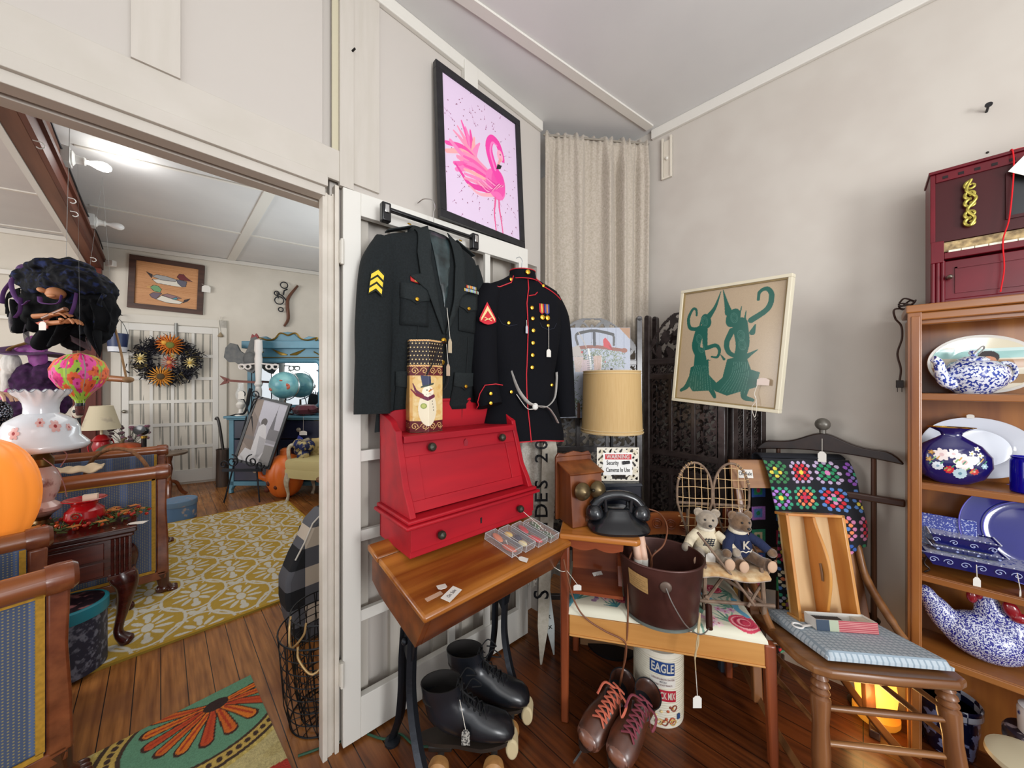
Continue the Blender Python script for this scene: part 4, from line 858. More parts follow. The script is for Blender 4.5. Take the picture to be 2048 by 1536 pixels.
# ================================================================ canvas print
t = thing('canvas_print', 'shrink-wrapped canvas print of a wreath, wooden hanger and red cardinal on pale boards', 'canvas print', pt(1189, 1.945)+Vector((0, 0, 1.132)), -45)
w, h = .395, .50; G().bx(-w/2, w/2, .002, .024, 0, h).build('stretcher_box', M('c9ccd4', .6), t, bev=.002)
C = Canvas(w, h, 240, 'aab0bf'); C.noise(.06, 3, 4); q = lambda x, y: (x/1536*260/141*0+x, y)
for k in range(9): C.rect(.045*k, .045*k+.0025, 0, h, '7d8394', .7)
N = lambda px_, py_: ((px_-470)/830*w, h-(py_-95)/1070*h)
def bline(pts, wd, c, mix=1): C.line([tuple(p)[:2] for p in bez([N(*p)+(0,) for p in pts], 8)], wd, c, mix)
rn = random.Random(9)
for k in range(900):
    a = rn.uniform(0, 2*PI); rad = rn.gauss(1, .2); x, y = 770+210*rad*math.cos(a)*1.05, 740+300*rad*math.sin(a)
    c = rn.choice(['4e5f3c', '6a7a4c', '3f4f38', '7d8a5e', '55683e']); p = N(x, y); C.line([p, (p[0]+rn.uniform(-.012, .012), p[1]+rn.uniform(-.012, .012))], .003, c)
for k in range(250):
    x, y = rn.uniform(880, 1230), rn.uniform(350, 560); p = N(x, y); C.line([p, (p[0]+rn.uniform(-.012, .012), p[1]+rn.uniform(-.015, .005))], .003, rn.choice(['6f7d5c', '8a9270', '5c6e50']))
bline([(540, 372), (700, 335), (880, 320), (1050, 340), (1230, 365)], .018, '8a5040'); C.ell(*N(540, 372), .018, .013, '93563f'); C.ell(*N(1230, 365), .018, .013, '93563f')
bline([(690, 300), (680, 170), (880, 135), (1090, 175), (1110, 300)], .013, '4c4a4a'); bline([(690, 165), (880, 130), (1100, 175)], .016, '3c3a3a'); bline([(880, 150), (885, 300)], .016, '3c3c44')
bline([(700, 150), (760, 260), (790, 330)], .004, 'b8ada0')
C.poly([N(990, 320), N(985, 240), N(1010, 210), N(1060, 270), N(1090, 330), N(1080, 360)], 'c2323a'); C.poly([N(1040, 290), N(1090, 330), N(1100, 370), N(1070, 340)], '8f2630')
C.poly([N(590, 350), N(700, 300), N(760, 430), N(640, 440)], 'b5aca4'); C.poly([N(640, 440), N(760, 440), N(720, 620), N(660, 620)], 'c9b2a6', .8)
for x in (800, 835, 900, 960): bline([(x, 420), (x+8, 520), (x-5, 600)], .004, 'd8d0c6')
C.poly([N(870, 430), N(965, 425), N(960, 590), N(880, 600)], 'c4a294', .8); C.poly([N(740, 470), N(850, 480), N(840, 640), N(730, 620)], 'c8aeb0', .8); bline([(815, 350), (835, 470), (845, 590)], .010, 'dcdcd8')
for k in range(9): C.line([N(800, 430+22*k), N(855, 440+22*k)], .0022, '4a5a5c')
C.ell(*N(740, 385), .006, .006, 'b82a30'); C.ell(*N(1010, 500), .004, .004, 'b82a30')
bline([(700, 1000), (700, 1160)], .016, '6a4a3c'); bline([(840, 960), (850, 1160)], .014, '6a4a3c')
C.poly([N(470, 95), N(600, 95), N(470, 235)], 'b08a6c'); C.poly([N(1300, 95), N(1170, 95), N(1300, 235)], 'a87f5e'); C.rect(.0, .035, h-.03, h, 'c0c0c4', .6)
C.surf(lambda x, y: (x-w/2, 0, y)).build('printed_face', attr(.4), t, smooth=0)
g = G(); g.cyl((0, .024, h-.05), (0, .034, h-.05), .01); g.build('hanging_wire', CHROME, t)
# ================================================================ floor lamp with drum shade
t = thing('floor_lamp', 'floor lamp with tan drum shade and black pole before the carved screen', 'lamp', pt(1223, 1.80), 0)
G().lathe([(.13, 0), (.13, .012), (.05, .025), (.016, .05), (.010, .08)], n=36).build('base', BLACKM, t)
G().cyl((0, 0, .05), (0, 0, 1.15), .008).build('pole', BLACKM, t)
SH = M('c8a874', .75, col2='c2a06a', sc=240, st=(1, 1, .04), bump=.05)
sh = G().lathe([(.154, 1.075), (.150, 1.09), (.142, 1.37), (.141, 1.387), (.138, 1.387), (.147, 1.08), (.151, 1.075)], n=64).build('lamp_shade', SH, t)
g = G()
for z, r_ in ((1.080, .1545), (1.093, .1525), (1.372, .1435), (1.384, .1425)): g.tube([(r_*math.cos(a), r_*math.sin(a), z) for a in np.linspace(0, 2*PI, 64, endpoint=False)], .0022, 6, True)
g.build('shade_trim', M('d6bf92', .7), sh)
g = G(); g.cyl((0, 0, 1.15), (0, 0, 1.37), .004); g.cyl((-.14, 0, 1.37), (.14, 0, 1.37), .002); g.cyl((0, -.14, 1.37), (0, .14, 1.37), .002); g.cyl((0, 0, 1.37), (0, 0, 1.40), .006); g.build('shade_frame', BLACKM, t)
# ================================================================ framed dancers
pa, pb_ = Vector((1.858, .678, 1.248)), Vector((1.762, .250, 1.214))
yw = math.degrees(math.atan2(pb_.y-pa.y, pb_.x-pa.x)); w, h = (pb_-pa).length, .53
t = thing('framed_dancers_picture', 'cream-framed picture of two dark green dancing figures leaning against the carved screen', 'picture', pa, tilt=(-2, math.degrees(math.asin(.032/w)), yw))
g = G(); fr = .014; g.bx(-fr, w+fr, -.012, .020, -fr, 0); g.bx(-fr, w+fr, -.012, .020, h, h+fr); g.bx(-fr, 0, -.012, .020, 0, h); g.bx(w, w+fr, -.012, .020, 0, h)
g.build('picture_frame', M('d8d0b8', .5), t, smooth=0, bev=.002)
g = G(); q = .006; g.bx(0, w, -.006, .004, 0, q); g.bx(0, w, -.006, .004, h-q, h); g.bx(0, q, -.006, .004, q, h-q); g.bx(w-q, w, -.006, .004, q, h-q); g.build('inner_slip', M('8f7a50', .5), t, smooth=0)
C = Canvas(w, h, 260, 'b39f84'); C.noise(.10, 8, 1); Gq = '1f5c50'; G2 = '2c7264'; G3 = '6fa090'
N = lambda a, b: (a*w, (1-b)*h)
def bl2(pts, w0, w1, c=Gq, mix=1): C.line([tuple(p)[:2] for p in bez([N(*p)+(0,) for p in pts], 8)], (w0*.8, w1*.8), c, mix)
# left dancer
bl2([(.405, .03), (.36, .16), (.30, .24)], .004, .034); C.ell(*N(.275, .28), .024, .036, Gq, 20); bl2([(.21, .37), (.22, .26)], .018, .004); 
bl2([(.165, .22), (.155, .17), (.115, .16), (.075, .24), (.10, .33), (.19, .35)], .012, .024)
bl2([(.22, .36), (.19, .50), (.24, .60)], .06, .045); bl2([(.27, .35), (.29, .50), (.31, .52), (.40, .50), (.445, .54), (.43, .60), (.37, .60)], .034, .010)
bl2([(.24, .56), (.26, .68)], .06, .085); C.poly([N(.15, .70), N(.34, .62), N(.36, .76), N(.45, .83), N(.38, .90), N(.20, .92), N(.13, .86)], Gq)
bl2([(.17, .80), (.12, .88), (.06, .92)], .04, .018); bl2([(.34, .82), (.42, .92), (.44, .95)], .035, .018); bl2([(.30, .64), (.36, .63)], .012, .003)
# right dancer
bl2([(.425, .02), (.47, .14), (.50, .22)], .004, .04); C.ell(*N(.55, .27), .030, .042, Gq, -15); bl2([(.60, .33), (.62, .18)], .016, .004); bl2([(.66, .33), (.665, .22)], .016, .004)
bl2([(.765, .14), (.77, .08), (.83, .06), (.875, .12), (.85, .22), (.72, .30)], .014, .032)
bl2([(.62, .33), (.66, .48), (.65, .60)], .08, .06); bl2([(.55, .38), (.51, .48), (.54, .56), (.62, .60)], .034, .022); bl2([(.74, .40), (.76, .34)], .03, .008)
C.poly([N(.53, .62), N(.70, .58), N(.76, .70), N(.84, .72), N(.82, .84), N(.70, .88), N(.56, .93), N(.44, .90), N(.40, .86), N(.50, .78)], Gq)
bl2([(.70, .60), (.80, .54)], .03, .004); bl2([(.74, .80), (.72, .92), (.80, .945)], .045, .018); bl2([(.50, .62), (.46, .58)], .015, .004)
for (x, y, a) in ((.26, .28, 0), (.56, .27, 0), (.64, .42, 0), (.22, .44, 0), (.66, .50, 0), (.25, .52, 0)):
    for r_ in (.030, .021, .012): C.ell(*N(x, y), r_*.5, r_*.8, G3, 20, .35, .88)
for k in range(9): bl2([(.20+.018*k, .68), (.17+.025*k, .78), (.16+.03*k, .90)], .0016, .0016, G3, .6); bl2([(.60+.018*k, .64), (.58+.02*k, .76), (.48+.03*k, .90)], .0016, .0016, G3, .6)
C.surf(lambda x, y: (x, 0, y)).build('figure_print', attr(.25), t, smooth=0)
G().bx(0, w, .006, .016, 0, h).build('backing_board', M('8a6a44', .8), t)
price_tag(t, (w*.86, -.016, .12), (w*.89, -.018, .125), .045, .03, 0, M('e0cfc4', .8)); g = G(); g.tube(bez([(w*.86, -.016, .12), (w*.83, -.02, .06), (w*.85, -.02, .03), (w*.82, -.02, 0), (w*.85, -.02, -.04), (w*.86, -.02, .0), (w*.84, -.02, .05)], 6), .0012, 5); g.build('tag_string', STRING, t)
# ================================================================ valet stand
VD = M('1d1311', .35, col2='2c1c16', sc=20, coat=.2); VB = wood('3a241a', '5a3a26', 'z', .35, sc=12)
va, vb = Vector((2.045, .343, 0)), Vector((2.045, -.105, 0))
t = thing('valet_stand', 'dark wooden valet stand with hanger-shaped top and round knob against the wall', 'valet stand', (2.035, .125, 0), -90)
prof = []
for k in range(33):
    x = -.235+.47*k/32; a = abs(x)/.235; prof.append((x, 1.055+.052*math.exp(-(a/.36)**2)-.040*max(0, (a-.78)/.22)**2))
lowr = [(.235*(1-2*k/32), 1.008+.022*(1-abs(1-2*k/32)**2)) for k in range(33)]
G().prism(prof+lowr, -.022, .022).build('hanger_top', VD, t, bev=.006, smooth=50)
g = G(); g.ball((0, 0, 1.145), .027, 24, 16); g.cyl((0, 0, 1.09), (0, 0, 1.125), .012); g.build('knob', M('6a665e', .35, .3), t)
for x in (-.155, .155): G().tube([(x, 0, 1.03), (x, 0, .62), (x, .0, .02)], [.011, .012, .013], 10, flat=.8).build('post', VB, t)
g = G(); g.bx(-.21, .24, -.016, .010, .845, .873); g.build('cross_bar', wood('33201a', '4c3022', 'x', .35), t, bev=.006)
g = G(); g.bx(-.15, .15, -.01, .01, .20, .23); g.build('lower_rail', VB, t, bev=.003)
for x in (-.155, .155): G().bar((x, -.16, .015), (x, .07, .015), .03, .03).build('foot', VB, t, bev=.004)
price_tag(t, (0, -.026, 1.085), (.0, -.028, 1.03), .028, .045)
# ================================================================ wall bits
t = thing('narrow_wall_slat', 'narrow cream slatted wooden strip hanging on a nail beside the curtain', 'wall hanging', at(1334, 320, x=2.105), -90)
g = G(); g.bx(-.028, -.018, -.012, 0, -.11, .13); g.bx(.020, .030, -.012, 0, -.11, .13); g.bx(-.018, .020, -.010, 0, -.11, -.102); g.build('slat_frame', M('d8d0c0', .6), t, smooth=0)
g = G(); g.bx(-.016, .018, -.006, 0, -.10, .11); g.build('slat_board', M('cfc6b6', .6), t); G().ball((.002, -.008, .005), .010).build('nail_head', M('d8d2c6', .4), t)
t = thing('wall_nail', 'dark nail sticking out of the wall high above the red toy piano', 'nail', at(1973, 224, x=2.11), -90)
g = G(); g.cyl((0, 0, 0), (.0, -.030, .008), .0035); g.cyl((0, -.030, .008), (0, -.034, .009), .009); g.build('nail_shaft', M('3a3a3c', .4, .8), t)
g = G(); g.ball(at(1975, 305, x=2.109), .004, 8, 6); tag(g.build('nail_hole', M('2a2420', .9)), 'small dark nail hole in the wall just above the red toy piano', 'hole')
# ================================================================ small folding ladder runner of burlap + picket stakes
t = thing('painted_picket_stake', 'tall white pointed picket painted with black letters standing behind the lace cloth', 'sign', pt(1082, 1.66), -45)
g = G(); g.prism([(-.022, .18), (-.005, .0), (.004, .0), (.028, .18), (.040, 1.02), (.015, 1.12), (-.03, 1.02)], -.008, .008); g.build('stake_board', M('bdb6a8', .7, col2='aea695', sc=60), t, rot=(0, 2, 0))
for k, ch in enumerate('RIDES 20'):
    if ch != ' ': text(ch, .095, BT, t, lambda x, y, z, k=k: Vector((.004-y*.9, -.0095-abs(z), .60+.062*k+x)), name='painted_letter', bold=.001)
text('S', .10, BT, t, lambda x, y, z: Vector((.004-y, -.0095-abs(z), .33+x)), name='painted_letter', bold=.001)
t = thing('painted_picket_stake', 'short white pointed picket with small black marks leaning right of the taller picket', 'sign', pt(1107, 1.72), tilt=(0, -8, -45))
g = G(); g.prism([(-.018, .14), (-.002, .0), (.004, .0), (.024, .14), (.030, .50), (-.024, .50)], -.008, .008); g.build('stake_board', M('c9d0cf', .6, col2='b8bfbe', sc=20), t)
for z_ in (.14, .19): text('x', .04, BT, t, lambda x, y, z, z_=z_: Vector((.002+x, -.0095-abs(z), z_+y)), name='painted_mark')
LACE = M('cfcac0', .95, col2='b5aea2', sc=120, bump=.6)
def lacef(u, v): z = 1.13-.78*v; x = -.10+.14*u+.02*v; return (x, .012*math.sin(u*13+v*3)-.02*v, z+.012*math.sin(u*22)*(v > .97))
C = Canvas(1, 1, 150, 'cfc8bb'); m_ = np.ones(C.X.shape, bool); m_ &= ~((np.sin(C.X*190) > .55) & (np.sin(C.Y*900) > .2) & (C.Y > .5)); m_ &= ~((np.sin(C.X*60) > .3) & (np.sin(C.Y*160+2*np.sin(C.X*30)) > .55) & (C.Y > .78))
t = thing('lace_runner', 'long cream lace and burlap runner hanging down beside the red box behind the desk', 'table runner', pt(1066, 1.70), -45)
C.cut(m_, lambda x, y: lacef(x, y)).build('runner_cloth', LACE, t, smooth=70); G().cyl((-.12, .0, 1.13), (.045, 0, 1.13), .004).build('hanging_rod', M('8a7a5c', .6), t)
# ================================================================ rocking chair
RK = wood('6e4526', '9a6a3e', 'x', .35, sc=10, coat=.15); RKZ = wood('6a4024', '946238', 'z', .35, sc=10, coat=.15); RKY = wood('6e4526', '9a6a3e', 'y', .35, sc=10, coat=.15)
ro = Vector((1.425, .10, 0)); RZ = -52
t = thing('rocking_chair', 'old oak rocking chair with turned legs, checked pad and crochet blanket over its back', 'chair', ro, RZ)
def sz(y): return .452-.17*y
def seatpoly(n=9):
    L = [(-.012, .35), (-.018, .20), (-.022, .06), (-.006, .005), (.03, -.015)]; return L+[(.20, -.022)]+[(.40-x, y) for x, y in L[::-1]]
sp = seatpoly(); g = G(); N_ = len(sp)
rings = []
for dz, k in ((-.032, .95), (-.024, 1.0), (-.008, 1.0), (0, .975)): rings.append([((x-.2)*k+.2, (y-.17)*k+.17, sz((y-.17)*k+.17)+dz) for x, y in sp])
g.loft(rings).build('seat', RK, t, bev=.003, smooth=50)
def turned(p, q, name='leg'):
    p = Vector(p); q = Vector(q); L_ = (q-p).length; prof = [(.012, 0), (.016, .03), (.021, .06), (.015, .075), (.023, .10), (.024, .12), (.017, .14), (.024, .165), (.024, .18), (.018, .20), (.025, .22), (.026, .25), (.021, .45), (.024, .70), (.022, .86), (.015, .90), (.020, .93), (.016, .97), (.012, 1)]
    o = G().lathe([(r, z*L_) for r, z in prof], n=20).build(name, RKZ, t); o.location = p; o.rotation_euler = (q-p).to_track_quat('Z', 'Y').to_euler(); return o
turned((.028, .03, .42), (.012, .0, .075)); turned((.372, .03, .42), (.388, .0, .075))
def dowel(p, q, r=.0085): G().tube([p, (Vector(p)+Vector(q))/2, q], [r*.8, r*1.15, r*.8], 12).build('stretcher', RK, t)
for z in (.315, .205): dowel((.02, .018, z), (.38, .018, z), .0095)
for x in (.018, .382):
    for z in (.33, .25): dowel((x, .02, z), (x, .345, z-.035))
dowel((.01, .345, .28), (.39, .345, .28))
def backpt(x, s_): return Vector((x, .345+.135*s_+.02*s_*s_, .38+.585*s_))
for x in (0.0, .40):
    g = G(); g.bar(backpt(x, -.55)+Vector((0, .045, .0)), backpt(x, .03), .024, .034); g.bar(backpt(x, .0), backpt(x, .5), .024, .036); g.bar(backpt(x, .49), backpt(x, 1.0), .024, .032); g.build('back_post', RKZ, t, bev=.004, smooth=0)
g = G(); a, b = backpt(-.03, .90), backpt(.43, .90); e = (backpt(0, 1.02)-backpt(0, .82)); n_ = 12
for k in range(n_):
    x0, x1 = -.03+.46*k/n_, -.03+.46*(k+1)/n_; cv = lambda x: Vector((0, .018*math.sin((x+.03)/.46*PI)-.016, 0))
    vs = [backpt(x, s_)+cv(x)+Vector((0, d_, 0)) for d_ in (-.008, .008) for x, s_ in ((x0, .835), (x1, .835), (x1, 1.03), (x0, 1.03))]; g.add(vs, [(0, 3, 2, 1), (4, 5, 6, 7), (0, 1, 5, 4), (2, 3, 7, 6)]+([(0, 4, 7, 3)] if k == 0 else [])+([(1, 2, 6, 5)] if k == n_-1 else []))
g.build('top_rail', RK, t, smooth=60)
g = G(); g.bar(backpt(0, .42)+Vector((.012, 0, 0)), backpt(.4, .42)-Vector((.012, 0, 0)), .035, .012); g.build('back_slat', RK, t, bev=.002)
for x in (-.014, .414):
    g = G(); g.tube(bez([backpt(x, .52)+Vector((0, -.022, 0)), backpt(x, .30)+Vector((0, -.035, 0)), Vector((x, .25, .46)), Vector((x, .20, .425))], 6), [.006]+[.012]*5+[.014]*7+[.012]*6, 12); g.build('hip_brace', RK, t)
for x in (.008, .392):
    g = G(); pts = [(x, y, .040+.10*((y-.12)/.42)**2*.9) for y in np.linspace(-.30, .58, 22)]; g.tube([Vector(p) for p in pts], .024, 4, flat=.45, up=(0, 0, 1)); g.build('runner', RKY, t, smooth=0, bev=.002)
def sheet(name, par, w_, h_, bx_, s_, x_, mat): return G().box((0, 0, 0), (w_, .0008, h_)).build(name, mat, par, loc=backpt(x_, s_)+Vector((0, -.010-bx_, 0)), rot=(-13, 0, 2))
so = sheet('sold_note', t, .062, .036, .012, .935, .028, PAPER); text('On Sale', .022, BT, so, lambda x, y, z: Vector((x*.8, -.0012-abs(z), y)), name='handwriting')
# afghan
cw, ch = .335, .80; C = Canvas(cw, ch, 170, '14161e'); rn = random.Random(21)
pal = ['d42a38', 'e8d44a', '2a8a5c', 'b07ad0', 'e6dcb8', '5a86c8', 'f08a5a', 'd884b0', 'c9c2d2', '3aa07a', '3560b0', 'b8345a']; sq = .106
for j in range(8):
    for i in range(4):
        cx, cy = .030+sq*i, ch-.055-sq*j; cs = rn.sample(pal, 4)
        if j == 0: cs = [['3a7a4c', 'd8c84a', '3a7a4c', '3a7a4c'], ['e8d44a', 'd42a38', 'd42a38', 'b9a6c4'], ['d07ab0', '2a8a5c', '2a8a5c', 'b9a6c4'], ['f0705a', '3aa07a', '8a7ac0', '9a5ac0']][i]
        for r_ in (3, 2, 1):
            n_ = 4*r_
            for k in range(n_):
                side = k//r_; f_ = (k % r_+.5)/r_*2-1; R_ = .0120*r_+.003
                x, y = [(f_*R_, R_), (R_, -f_*R_), (-f_*R_, -R_), (-R_, f_*R_)][side]
                C.ell(cx+x, cy+y, .0078, .0070, cs[r_])
        C.ell(cx, cy, .0095, .0095, cs[0])
C.noise(.35, 5, 1)
def afg(x, y):
    s_ = ch-y; X = .105+x*1.0
    if s_ < .40:
        q = 1.05-s_/.60; p = backpt(X+.012*math.sin(s_*9), q); return (p.x+.02*s_, p.y-.026-.012*math.sin(x*22+s_*7)-.006*math.sin(s_*30), p.z)
    u_ = s_-.40; p = backpt(X, 1.05-.40/.60); return (p.x-.05*u_*(x/cw), p.y-.02-.018*math.sin(x*30+u_*6)*(1-.4*x), p.z-u_*.95)
C.a = C.a; g = C.surf(afg)
keep = lambda x, y: (ch-y) < .40+.06*math.sin(x*14) or x < .17
k_ = C.nx; g.f = [f for f in g.f if keep(C.X.ravel()[f[0]], C.Y.ravel()[f[0]])]
t2 = thing('crochet_blanket', 'black crochet blanket of multicolour granny squares draped over the rocking chair back', 'blanket', ro, RZ)
g.build('blanket_front', attr(.95, sheen=.2), t2, solid=.006, smooth=80)
C3 = Canvas(.335, .62, 100, '14161e'); 
for j in range(7):
    for i in range(4):
        cs = rn.sample(pal, 3); cx, cy = .03+sq*i, .56-sq*j; C3.rect(cx-.031, cx+.031, cy-.031, cy+.031, cs[0]); C3.rect(cx-.02, cx+.02, cy-.02, cy+.02, cs[1]); C3.ell(cx, cy, .01, .01, cs[2])
C3.noise(.35, 6, 1)
C3.surf(lambda x, y: (.095+x, backpt(0, 1.05).y+.035+.014*math.sin(x*24), backpt(0, 1.06).z-(.62-y))).build('blanket_back', attr(.95), t2, solid=.006, smooth=80)
g = G(); g.grid(lambda u, v: (.10+.335*u, backpt(0, 1.055).y-.028+.07*v, backpt(0, 1.055).z+.012*math.sin(v*PI)), 20, 6); g.build('blanket_fold', M('14161e', .95), t2, solid=.006)
# wooden cutlery tray leaning
t = thing('wooden_cutlery_tray', 'honey pine cutlery tray with curved centre divider leaning upright on the rocking chair', 'tray', ro+Vector((math.cos(R(RZ))*.198-math.sin(R(RZ))*.225, math.sin(R(RZ))*.198+math.cos(R(RZ))*.225, sz(.225)+.036)), tilt=(-13, 2, RZ+6)); t.scale = (1.1, 1, 1)
PN = wood('b56f2a', 'd49a50', 'z', .35, sc=7, coat=.2); PNL = wood('c29a68', 'd8b888', 'z', .5, sc=7)
w, h, d = .205, .375, .062
g = G()
for x in (-w/2, w/2): s_ = 1 if x > 0 else -1; g.prism([(x, 0), (x-s_*.010, 0), (x-s_*.010-s_*.012, d), (x-s_*.012, d)], 0, h, 'z')
g.bx(-w/2, w/2, 0, d, 0, .010); g.bx(-w/2, w/2, 0, d, h-.010, h); g.build('tray_sides', PN, t, smooth=0, bev=.0015)
G().bx(-w/2+.01, w/2-.01, d-.008, d, .01, h-.01).build('tray_floor', PNL, t, smooth=0)
dv = [(d-.008, .012)]+[(.006-.040*math.sin(k/20*PI)**1.5, .012+(h-.024)*k/20) for k in range(21)]+[(d-.008, h-.012)]
dv = [(max(y, -.05), z) for y, z in dv]; dp_ = G().prism(dv, -.006, .004, 'x').build('centre_divider', PN, t, bev=.002, smooth=40)
g = G(); g.tube(bez([(-.008, .0, .20), (-.010, -.004, .17), (-.008, 0, .14)], 6), .005, 8, flat=.5); g.build('hand_hole', M('7a5a40', .5), dp_)
# gingham pad, game box, tag
GING = cloth_grid('b8c4cc', '6f8596', 60, .3, two='xy')
t = thing('gingham_seat_pad', 'thin blue and white gingham pad lying on the rocking chair seat', 'cushion', ro+Vector((0, 0, .004)), RZ)
def pad(top):
    def f(u, v):
        x = .045+.345*u-.02*v; y = .022+.30*v; e = min(u, 1-u, v, 1-v); b = math.sqrt(max(0, min(1, e/.05)*(2-min(1, e/.05)))); return (x, y, sz(y)+.006+(.010+.018*b if top else 0))
    return f
g = G(); g.grid(pad(1), 30, 26); g.grid(pad(0), 30, 26)
rim = []
for k in range(31): rim.append((k/30, 0))
for k in range(1, 27): rim.append((1, k/26))
for k in range(1, 31): rim.append((1-k/30, 1))
for k in range(1, 26): rim.append((0, 1-k/26))
g.loft([[pad(0)(*q) for q in rim], [pad(1)(*q) for q in rim]]) if 0 else g.add([pad(0)(*q) for q in rim]+[pad(1)(*q) for q in rim], [(i, (i+1) % len(rim), len(rim)+(i+1) % len(rim), len(rim)+i) for i in range(len(rim))])
g.build('pad_cover', GING, t, smooth=50)
g = G(); g.tube([(.052+.016*math.cos(a), .17+.014*math.sin(a), sz(.17)+.040) for a in np.linspace(0, 2*PI, 16, endpoint=False)], .003, 6, True); g.tube([(.068, .17, sz(.17)+.040), (.10, .18, sz(.18)+.040), (.125, .185, sz(.18)+.040)], .006, 6, flat=.2); g.build('tie_loop', M('e4e2de', .8), t)
bp_ = ro+Vector((math.cos(R(RZ))*.20-math.sin(R(RZ))*.185, math.sin(R(RZ))*.20+math.cos(R(RZ))*.185, sz(.185)+.040))
t = thing('open_game_box', 'open white cardboard box with red, cream and navy side lying on the gingham pad', 'box', bp_, tilt=(-9, 0, RZ+1))
w, d, h = .195, .060, .036; WHB = M('dedbd4', .7)
g = G(); g.bx(-w/2, w/2, -d/2, d/2, 0, .002); g.bx(-w/2, w/2, d/2-.002, d/2, 0, h); g.bx(-w/2, -w/2+.002, -d/2, d/2, 0, h); g.bx(w/2-.002, w/2, -d/2, d/2, 0, h); g.bx(-w/2, w/2, -d/2, -d/2+.002, 0, h); g.build('box_tray', WHB, t, smooth=0)
C = Canvas(w, h, 120, 'a8404a'); C.rect(0, .042, 0, h, '2c3e52'); C.rect(.042, .072, 0, h, 'aab39a'); [C.rect(.072, w, .003+.0055*k, .0045+.0055*k, 'd89a96') for k in range(6)]
C.surf(lambda x, y: (x-w/2, -d/2-.0006, y)).build('printed_side', attr(.5), t, smooth=0)
g = G(); [g.bx(-w/2+.012+.006*k, -w/2+.016+.006*k, -d/2+.006, d/2-.006, .002, .026) for k in range(16)]; g.build('black_counters', M('201c20', .5), t, smooth=0)
G().bx(w/2-.045, w/2-.004, -d/2+.004, d/2-.004, .002, .03).build('box_divider', M('c9c2b4', .7), t, smooth=0)
# ================================================================ snowshoe chair and bears
sp_ = Vector((1.612, .405, .452)); SZ = -52; K_ = 1.2
t = thing('snowshoe_twig_chair', 'doll-size twig chair with snowshoe back and hide seat on the floral cushion', 'doll chair', sp_, SZ); t.scale = (K_, K_, K_)
TW = M('6a5546', .7, col2='87705c', sc=40, bump=.4); TW2 = M('8a6a50', .6); LC = M('c9a77a', .6)
for x, y in ((-.085, -.075), (.085, -.075), (-.085, .08), (.085, .08)): G().tube([(x*1.05, y*1.05, 0), (x, y, .12), (x*.98, y*.95, .27 if y > 0 else .145)], [.007, .0065, .006], 8).build('leg', TW, t)
for p, q in (((-.11, -.085, .035), (.115, -.085, .035)), ((-.09, .085, .05), (.09, .085, .05)), ((-.085, -.09, .05), (-.085, .09, .05)), ((.085, -.09, .03), (.085, .09, .06)), ((-.12, .085, .29), (.13, .085, .285)), ((-.085, -.085, .04), (.085, .08, .10)), ((.085, -.085, .04), (-.085, .08, .10))): G().cyl(p, q, .0055, n=8).build('twig_rung', TW, t)
g = G()
def seatf(u, v): x = -.10+.20*u; y = -.095+.18*v; return (x, y, .125+.006*math.sin(u*7)+.004*math.sin(v*9)-.010*max(0, (.15-v)/.15))
g.grid(seatf, 24, 18); g.build('hide_seat', M('d8bf96', .95, col2='b88a54', sc=40, bump=.6, sheen=.4), t, solid=.012, smooth=60)
for sx_, cx in ((-1, -.062), (1, .062)):
    loop = []
    for k in range(37):
        a = -PI/2+2*PI*k/36; r_ = 1; x = cx+.060*math.cos(a)*(1 if math.sin(a) > -.2 else max(.10, 1+1.1*(math.sin(a)+.2))); z = .335+(.105 if math.sin(a) > 0 else .23)*math.sin(a); loop.append((x, .072-.0*z, z))
    G().tube([Vector(p) for p in loop[:-1]], .0042, 8, True).build('snowshoe_hoop', TW, t)
    g = G()
    for k in range(-2, 3):
        x = cx+.024*k*.9; zt = .335+.105*math.sqrt(max(0, 1-(abs(x-cx)/.062)**2)); zb = .335-.21*math.sqrt(max(.02, 1-(abs(x-cx)/.060))); g.tube([(x, .072, zt), (x+.003, .070, (zt+zb)/2), (x, .072, zb)], .0013, 5)
    for k in range(8): z = .42-.035*k; hw = .060*math.sqrt(max(.1, 1-((z-.335)/(.105 if z > .335 else .24))**2)); g.tube([(cx-hw, .072, z), (cx, .070, z+.004*(-1)**k), (cx+hw, .072, z-.003)], .0013, 5)
    for k in range(7): a = R(100+9*k) if sx_ < 0 else R(20+9*k); g.tube([(cx+(.060+.005*math.cos(b))*math.cos(a), .072+.006*math.sin(b), .335+(.105+.005*math.cos(b))*math.sin(a)) for b in np.linspace(0, 2*PI, 8, endpoint=False)], .0014, 5, True)
    g.build('rawhide_lacing', LC, t)
for p, q in (((-.105, -.07, .245), (.05, -.10, .04)), ((.15, -.03, .15), (.03, -.10, .035)), ((.105, -.07, .125), (.12, .06, .17))): G().cyl(p, q, .004, n=8).build('arm_twig', TW, t)
